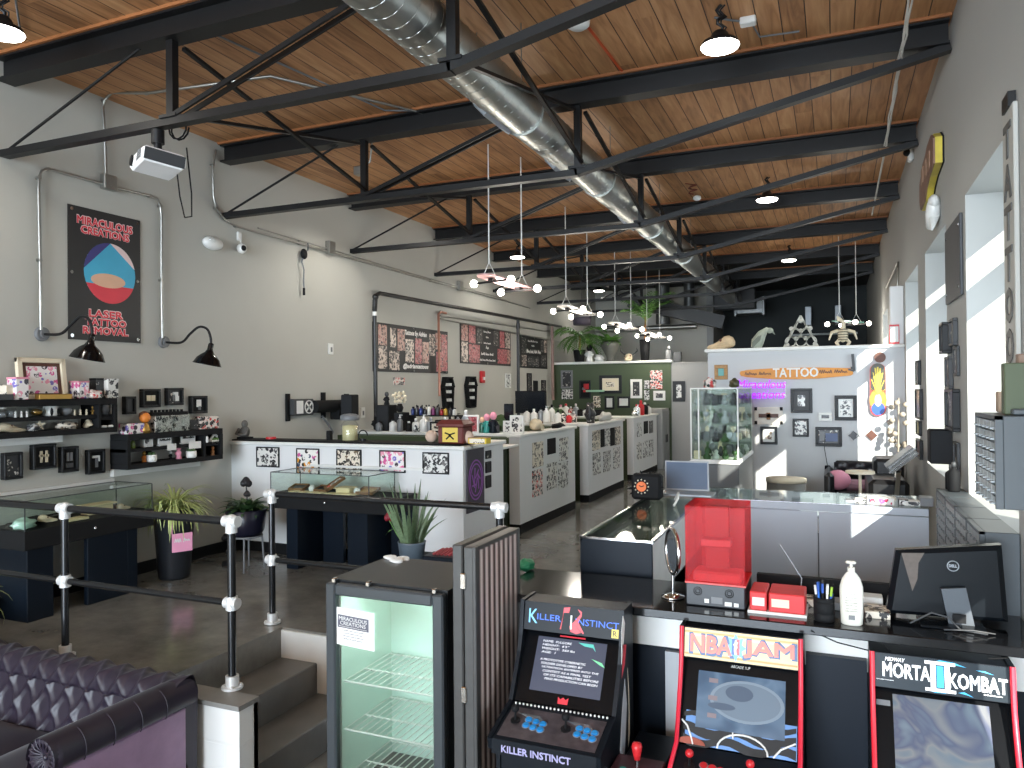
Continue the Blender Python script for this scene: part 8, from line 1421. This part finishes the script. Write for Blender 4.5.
PNL = pm('panel_charcoal', (66, 68, 72), .45); a = wx(964, 260, XR); b = wx(948, 260, XR); m = MB(); zt_ = wx(963, 212, XR).z; zb_ = wx(956, 300, XR).z; m.box(XR-.02, XR-.002, a.y+.02, b.y-.01, zb_, zt_, b=.004); t = thing('wall_panel', 'large charcoal panel between the two nearest windows', 'panel', ((XR), (a.y+b.y)/2, zb_)); m.build('board', PNL, t); m = MB()
for y in (a.y+.08, b.y-.08): m.cyl((XR-.024, y, zt_-.06), (XR-.018, y, zt_-.06), .012, n=8); m.cyl((XR-.024, y, zb_+.06), (XR-.018, y, zb_+.06), .012, n=8)
m.build('screw', CHROME, t)
for (u0, v0, u1, v1), d, lb in (((953.5, 320, 958.5, 345), .03, 'small dark frame nearest the first window, under the charcoal panel'), ((948.5, 323.5, 952.5, 353), .06, 'deep dark frame beside the second window reveal'), ((956, 347, 960.5, 376), .02, 'slim grey frame in the middle of the pier'), ((949, 357, 954, 389), .03, 'dark frame below the deep one on the pier'), ((951.5, 389, 961, 432), .045, 'large dark frame with a pale edge at the foot of the pier'), ((956, 441, 961, 477), .02, 'brown grey frame behind the speaker on the pier')):
    a = wx(u0, v0, XR); b = wx(u1, v1, XR); M = FR(XR-.001, (a.y+b.y)/2, (a.z+b.z)/2); picture(M, abs(a.y-b.y), abs(a.z-b.z), lb, fm=DGREY if d < .04 else BLK, art=FD, bw=.02, d=d)
p = wy(940, 447, 5.88); speaker(Vector((p.x+.01, 5.97, p.z)), (.14, .16, .235), 'dark speaker bracketed to the pier between the windows', (XR-.02, 5.97, p.z)); 
for (y, h), lb in (((5.78, .3), 'tall dark bottle nearer the window on the ledge by the speaker'), ((5.885, .26), 'tall dark bottle farther along the ledge by the speaker')): bottle(Vector((XR+.1, y, SILL)), .05, h, lb, MATT, MATT) if False else bottle(Vector((.66, y-.52, .907)), .035, h*.6, lb, MATT, DGREY)
# pier between second and third window, and beyond
for (u0, v0, u1, v1), mtl, lb in (((918.5, 361, 921.5, 385), WHT, 'narrow white framed print on the second pier'), ((918, 389, 923.5, 420), FD, 'dark feathered wall piece on the second pier'), ((919, 420, 922.5, 436), pm('pale_yellow_card', (214, 206, 160), .6), 'pale yellow card on the second pier'), ((919, 438, 923.5, 460), pm('dark_red_card', (90, 52, 52), .6), 'dark red card at the foot of the second pier'), ((899.5, 356, 903.5, 381), FD, 'dark framed print on the farthest pier'), ((899, 382, 903, 424), MATT, 'long dark board on the farthest pier'), ((898.2, 382, 899.4, 424), F2, 'thin coloured strip beside the long dark board')):
    a = wx(u0, v0, XR); b = wx(u1, v1, XR); M = FR(XR-.001, (a.y+b.y)/2, (a.z+b.z)/2); picture(M, abs(a.y-b.y), abs(a.z-b.z), lb, fm=BLK, art=mtl, bw=.015, d=.03)
p = wy(893, 425, 9.4); q = random.Random(2); t = thing('dried_branch', 'pale dried flower branch hanging where the partition meets the right wall', 'flower', (p.x, 9.42, p.z)); m = MB()
for k in range(16): a = q.random()*6.3; m.sph((p.x+.05+.08*math.cos(a), 9.42+.08*math.sin(a), p.z+.5*(q.random()-.5)), (.035, .035, .03), 6, 4)
m.tube([(p.x+.05, 9.42, p.z-.3), (p.x+.06, 9.42, p.z+.3)], .01, 5); m.build('blossom', pm('dried_beige', (156, 146, 132), .8), t)
# bits on the ceiling
p = wz(578, 25, ZC-.03); t = thing('smoke_detector', 'round white smoke detector beside the duct on the ceiling', 'detector', p); m = MB(); m.lathe((p.x, p.y, ZC-.055), [(0, 0), (.05, .002), (.075, .02), (.08, .055), (0, .055)], 24); m.build('housing', PLAS, t)
m = MB(); a, b = wz(588, 27, ZC-.006), wz(627, 78, ZC-.006); m.bar(a, b, .018, .008); tag(m.build('orange_strip', pm('orange_tape', (206, 84, 40), .5)), 'thin orange strip running along a ceiling plank seam', 'strip')
p = wz(697, 198, 3.82); t = thing('motion_sensor', 'white sensor hanging from a coil of reddish cable on the ceiling', 'sensor', p); m = MB(); m.sph(p, (.05, .04, .035)); m.build('housing', PLAS, t); m = MB(); m.tube([p+Vector((-.03-.05*math.sin(k*1.3), -.1+.03*math.cos(k*1.3), .03+.012*k)) for k in range(10)]+[Vector((p.x-.1, p.y-.2, ZC))], .01, 6); m.build('cable', pm('cable_red_brown', (120, 60, 46), .6), t)
p = wz(943.0-198, 293-0, 3.8) if False else wz(748, 265, 3.85)
P = [wz(u, v, 3.745) for u, v in ((914, -20), (910, 0), (905, 30), (900, 58), (895, 90), (890, 118), (885.5, 143))]; m = MB(); qq = random.Random(8)
for e in range(3): m.tube([q_+Vector((.012*math.cos(k*2+e*2), 0, .012*math.sin(k*1.7+e)+(.0 if k % 2 else -.02))) for k, q_ in enumerate(P)], .006, 5)
tag(m.build('wire_bundle', pm('pale_wire', (206, 204, 198), .5)), 'pale bundle of wires strung under the beams near the right wall', 'cable')
P = [wz(u, v, 3.74) for u, v in ((885, 150), (878, 185), (872, 215))]; m = MB(); m.tube(P, .01, 5); tag(m.build('wire_bundle', bpy.data.materials['pale_wire']), 'far end of the pale wire along the beams near the right wall', 'cable')
p = wz(748, 22, ZC-.03); t = thing('junction_box', 'white junction box with wires beside the nearest lit ceiling lamp', 'box', p); m = MB(); m.box(p.x-.05, p.x+.05, p.y-.035, p.y+.035, ZC-.05, ZC-.002, b=.006); m.build('box', PLAS, t); m = MB(); m.tube([p, p+Vector((-.1, -.05, .01)), p+Vector((-.2, -.1, .025))], .008, 5); m.tube([p+Vector((.02, .02, 0)), p+Vector((.05, .25, 0)), p+Vector((.3, .3, .01))], .007, 5); m.build('wire', GREYP, t)
p = wz(360, 171, 3.6); m = MB(); m.box(p.x-.05, p.x+.05, p.y-.04, p.y+.04, p.z-.04, p.z+.04, b=.008); m.tube([p, p+Vector((.1, .02, .08)), Vector((p.x+.15, p.y, ZC))], .008, 5); tag(m.build('spot_fixture', GALV), 'small grey fixture beside the first post of the second truss', 'fixture')
m = MB(); m.tube([(-3.84, 3.6, 3.945), (-3.5, 5.5, 3.935), (-3.3, 5.6, 3.935)], .008, 5); m.tube([(-4.9, 3.3, 3.945), (-4.5, 3.0, 3.945), (-4.2, 3.1, 3.945)], .008, 5); tag(m.build('ceiling_cable', GREYP), 'thin pale cable clipped to the ceiling near the first truss', 'cable')
# ------------------------------------------------------------------ light
sun = bpy.data.lights.new('sun', 'SUN'); sun.energy = SUN_E; sun.angle = .009; sun.color = (1, .94, .84); so = bpy.data.objects.new('sun', sun); C.objects.link(so)
so.rotation_euler = Vector((-.585, 1, -.49)).to_track_quat('-Z', 'Y').to_euler(); so.location = (5, -8, 8)
al = bpy.data.lights.new('storefront_daylight_lamp', 'AREA'); al.shape = 'RECTANGLE'; al.size = 6.0; al.size_y = 4.2; al.energy = FRONT_E; al.color = (.76, .88, 1); ao = bpy.data.objects.new('storefront_daylight_lamp', al); C.objects.link(ao); ao.location = (-2.37, -8.8, 1.65); ao.rotation_euler = (PI/2, 0, 0)  # added area lamp standing in for daylight through the unseen storefront
w = bpy.data.worlds.new('sky'); bpy.context.scene.world = w; w.use_nodes = True; bg = w.node_tree.nodes['Background']; bg.inputs['Color'].default_value = (.80, .90, 1, 1); bg.inputs['Strength'].default_value = SKY_E
sc = bpy.context.scene; sc.view_settings.view_transform = 'Standard'; sc.view_settings.look = 'None'; sc.view_settings.gamma = 1; sc.view_settings.use_curve_mapping = False; sc.view_settings.exposure = EXPO
sc.cycles.use_denoising = True; sc.cycles.max_bounces = 10; sc.cycles.diffuse_bounces = 6; sc.cycles.glossy_bounces = 4; sc.cycles.transparent_max_bounces = 16; sc.cycles.transmission_bounces = 6; sc.cycles.caustics_reflective = False; sc.cycles.caustics_refractive = False; sc.cycles.sample_clamp_indirect = 6
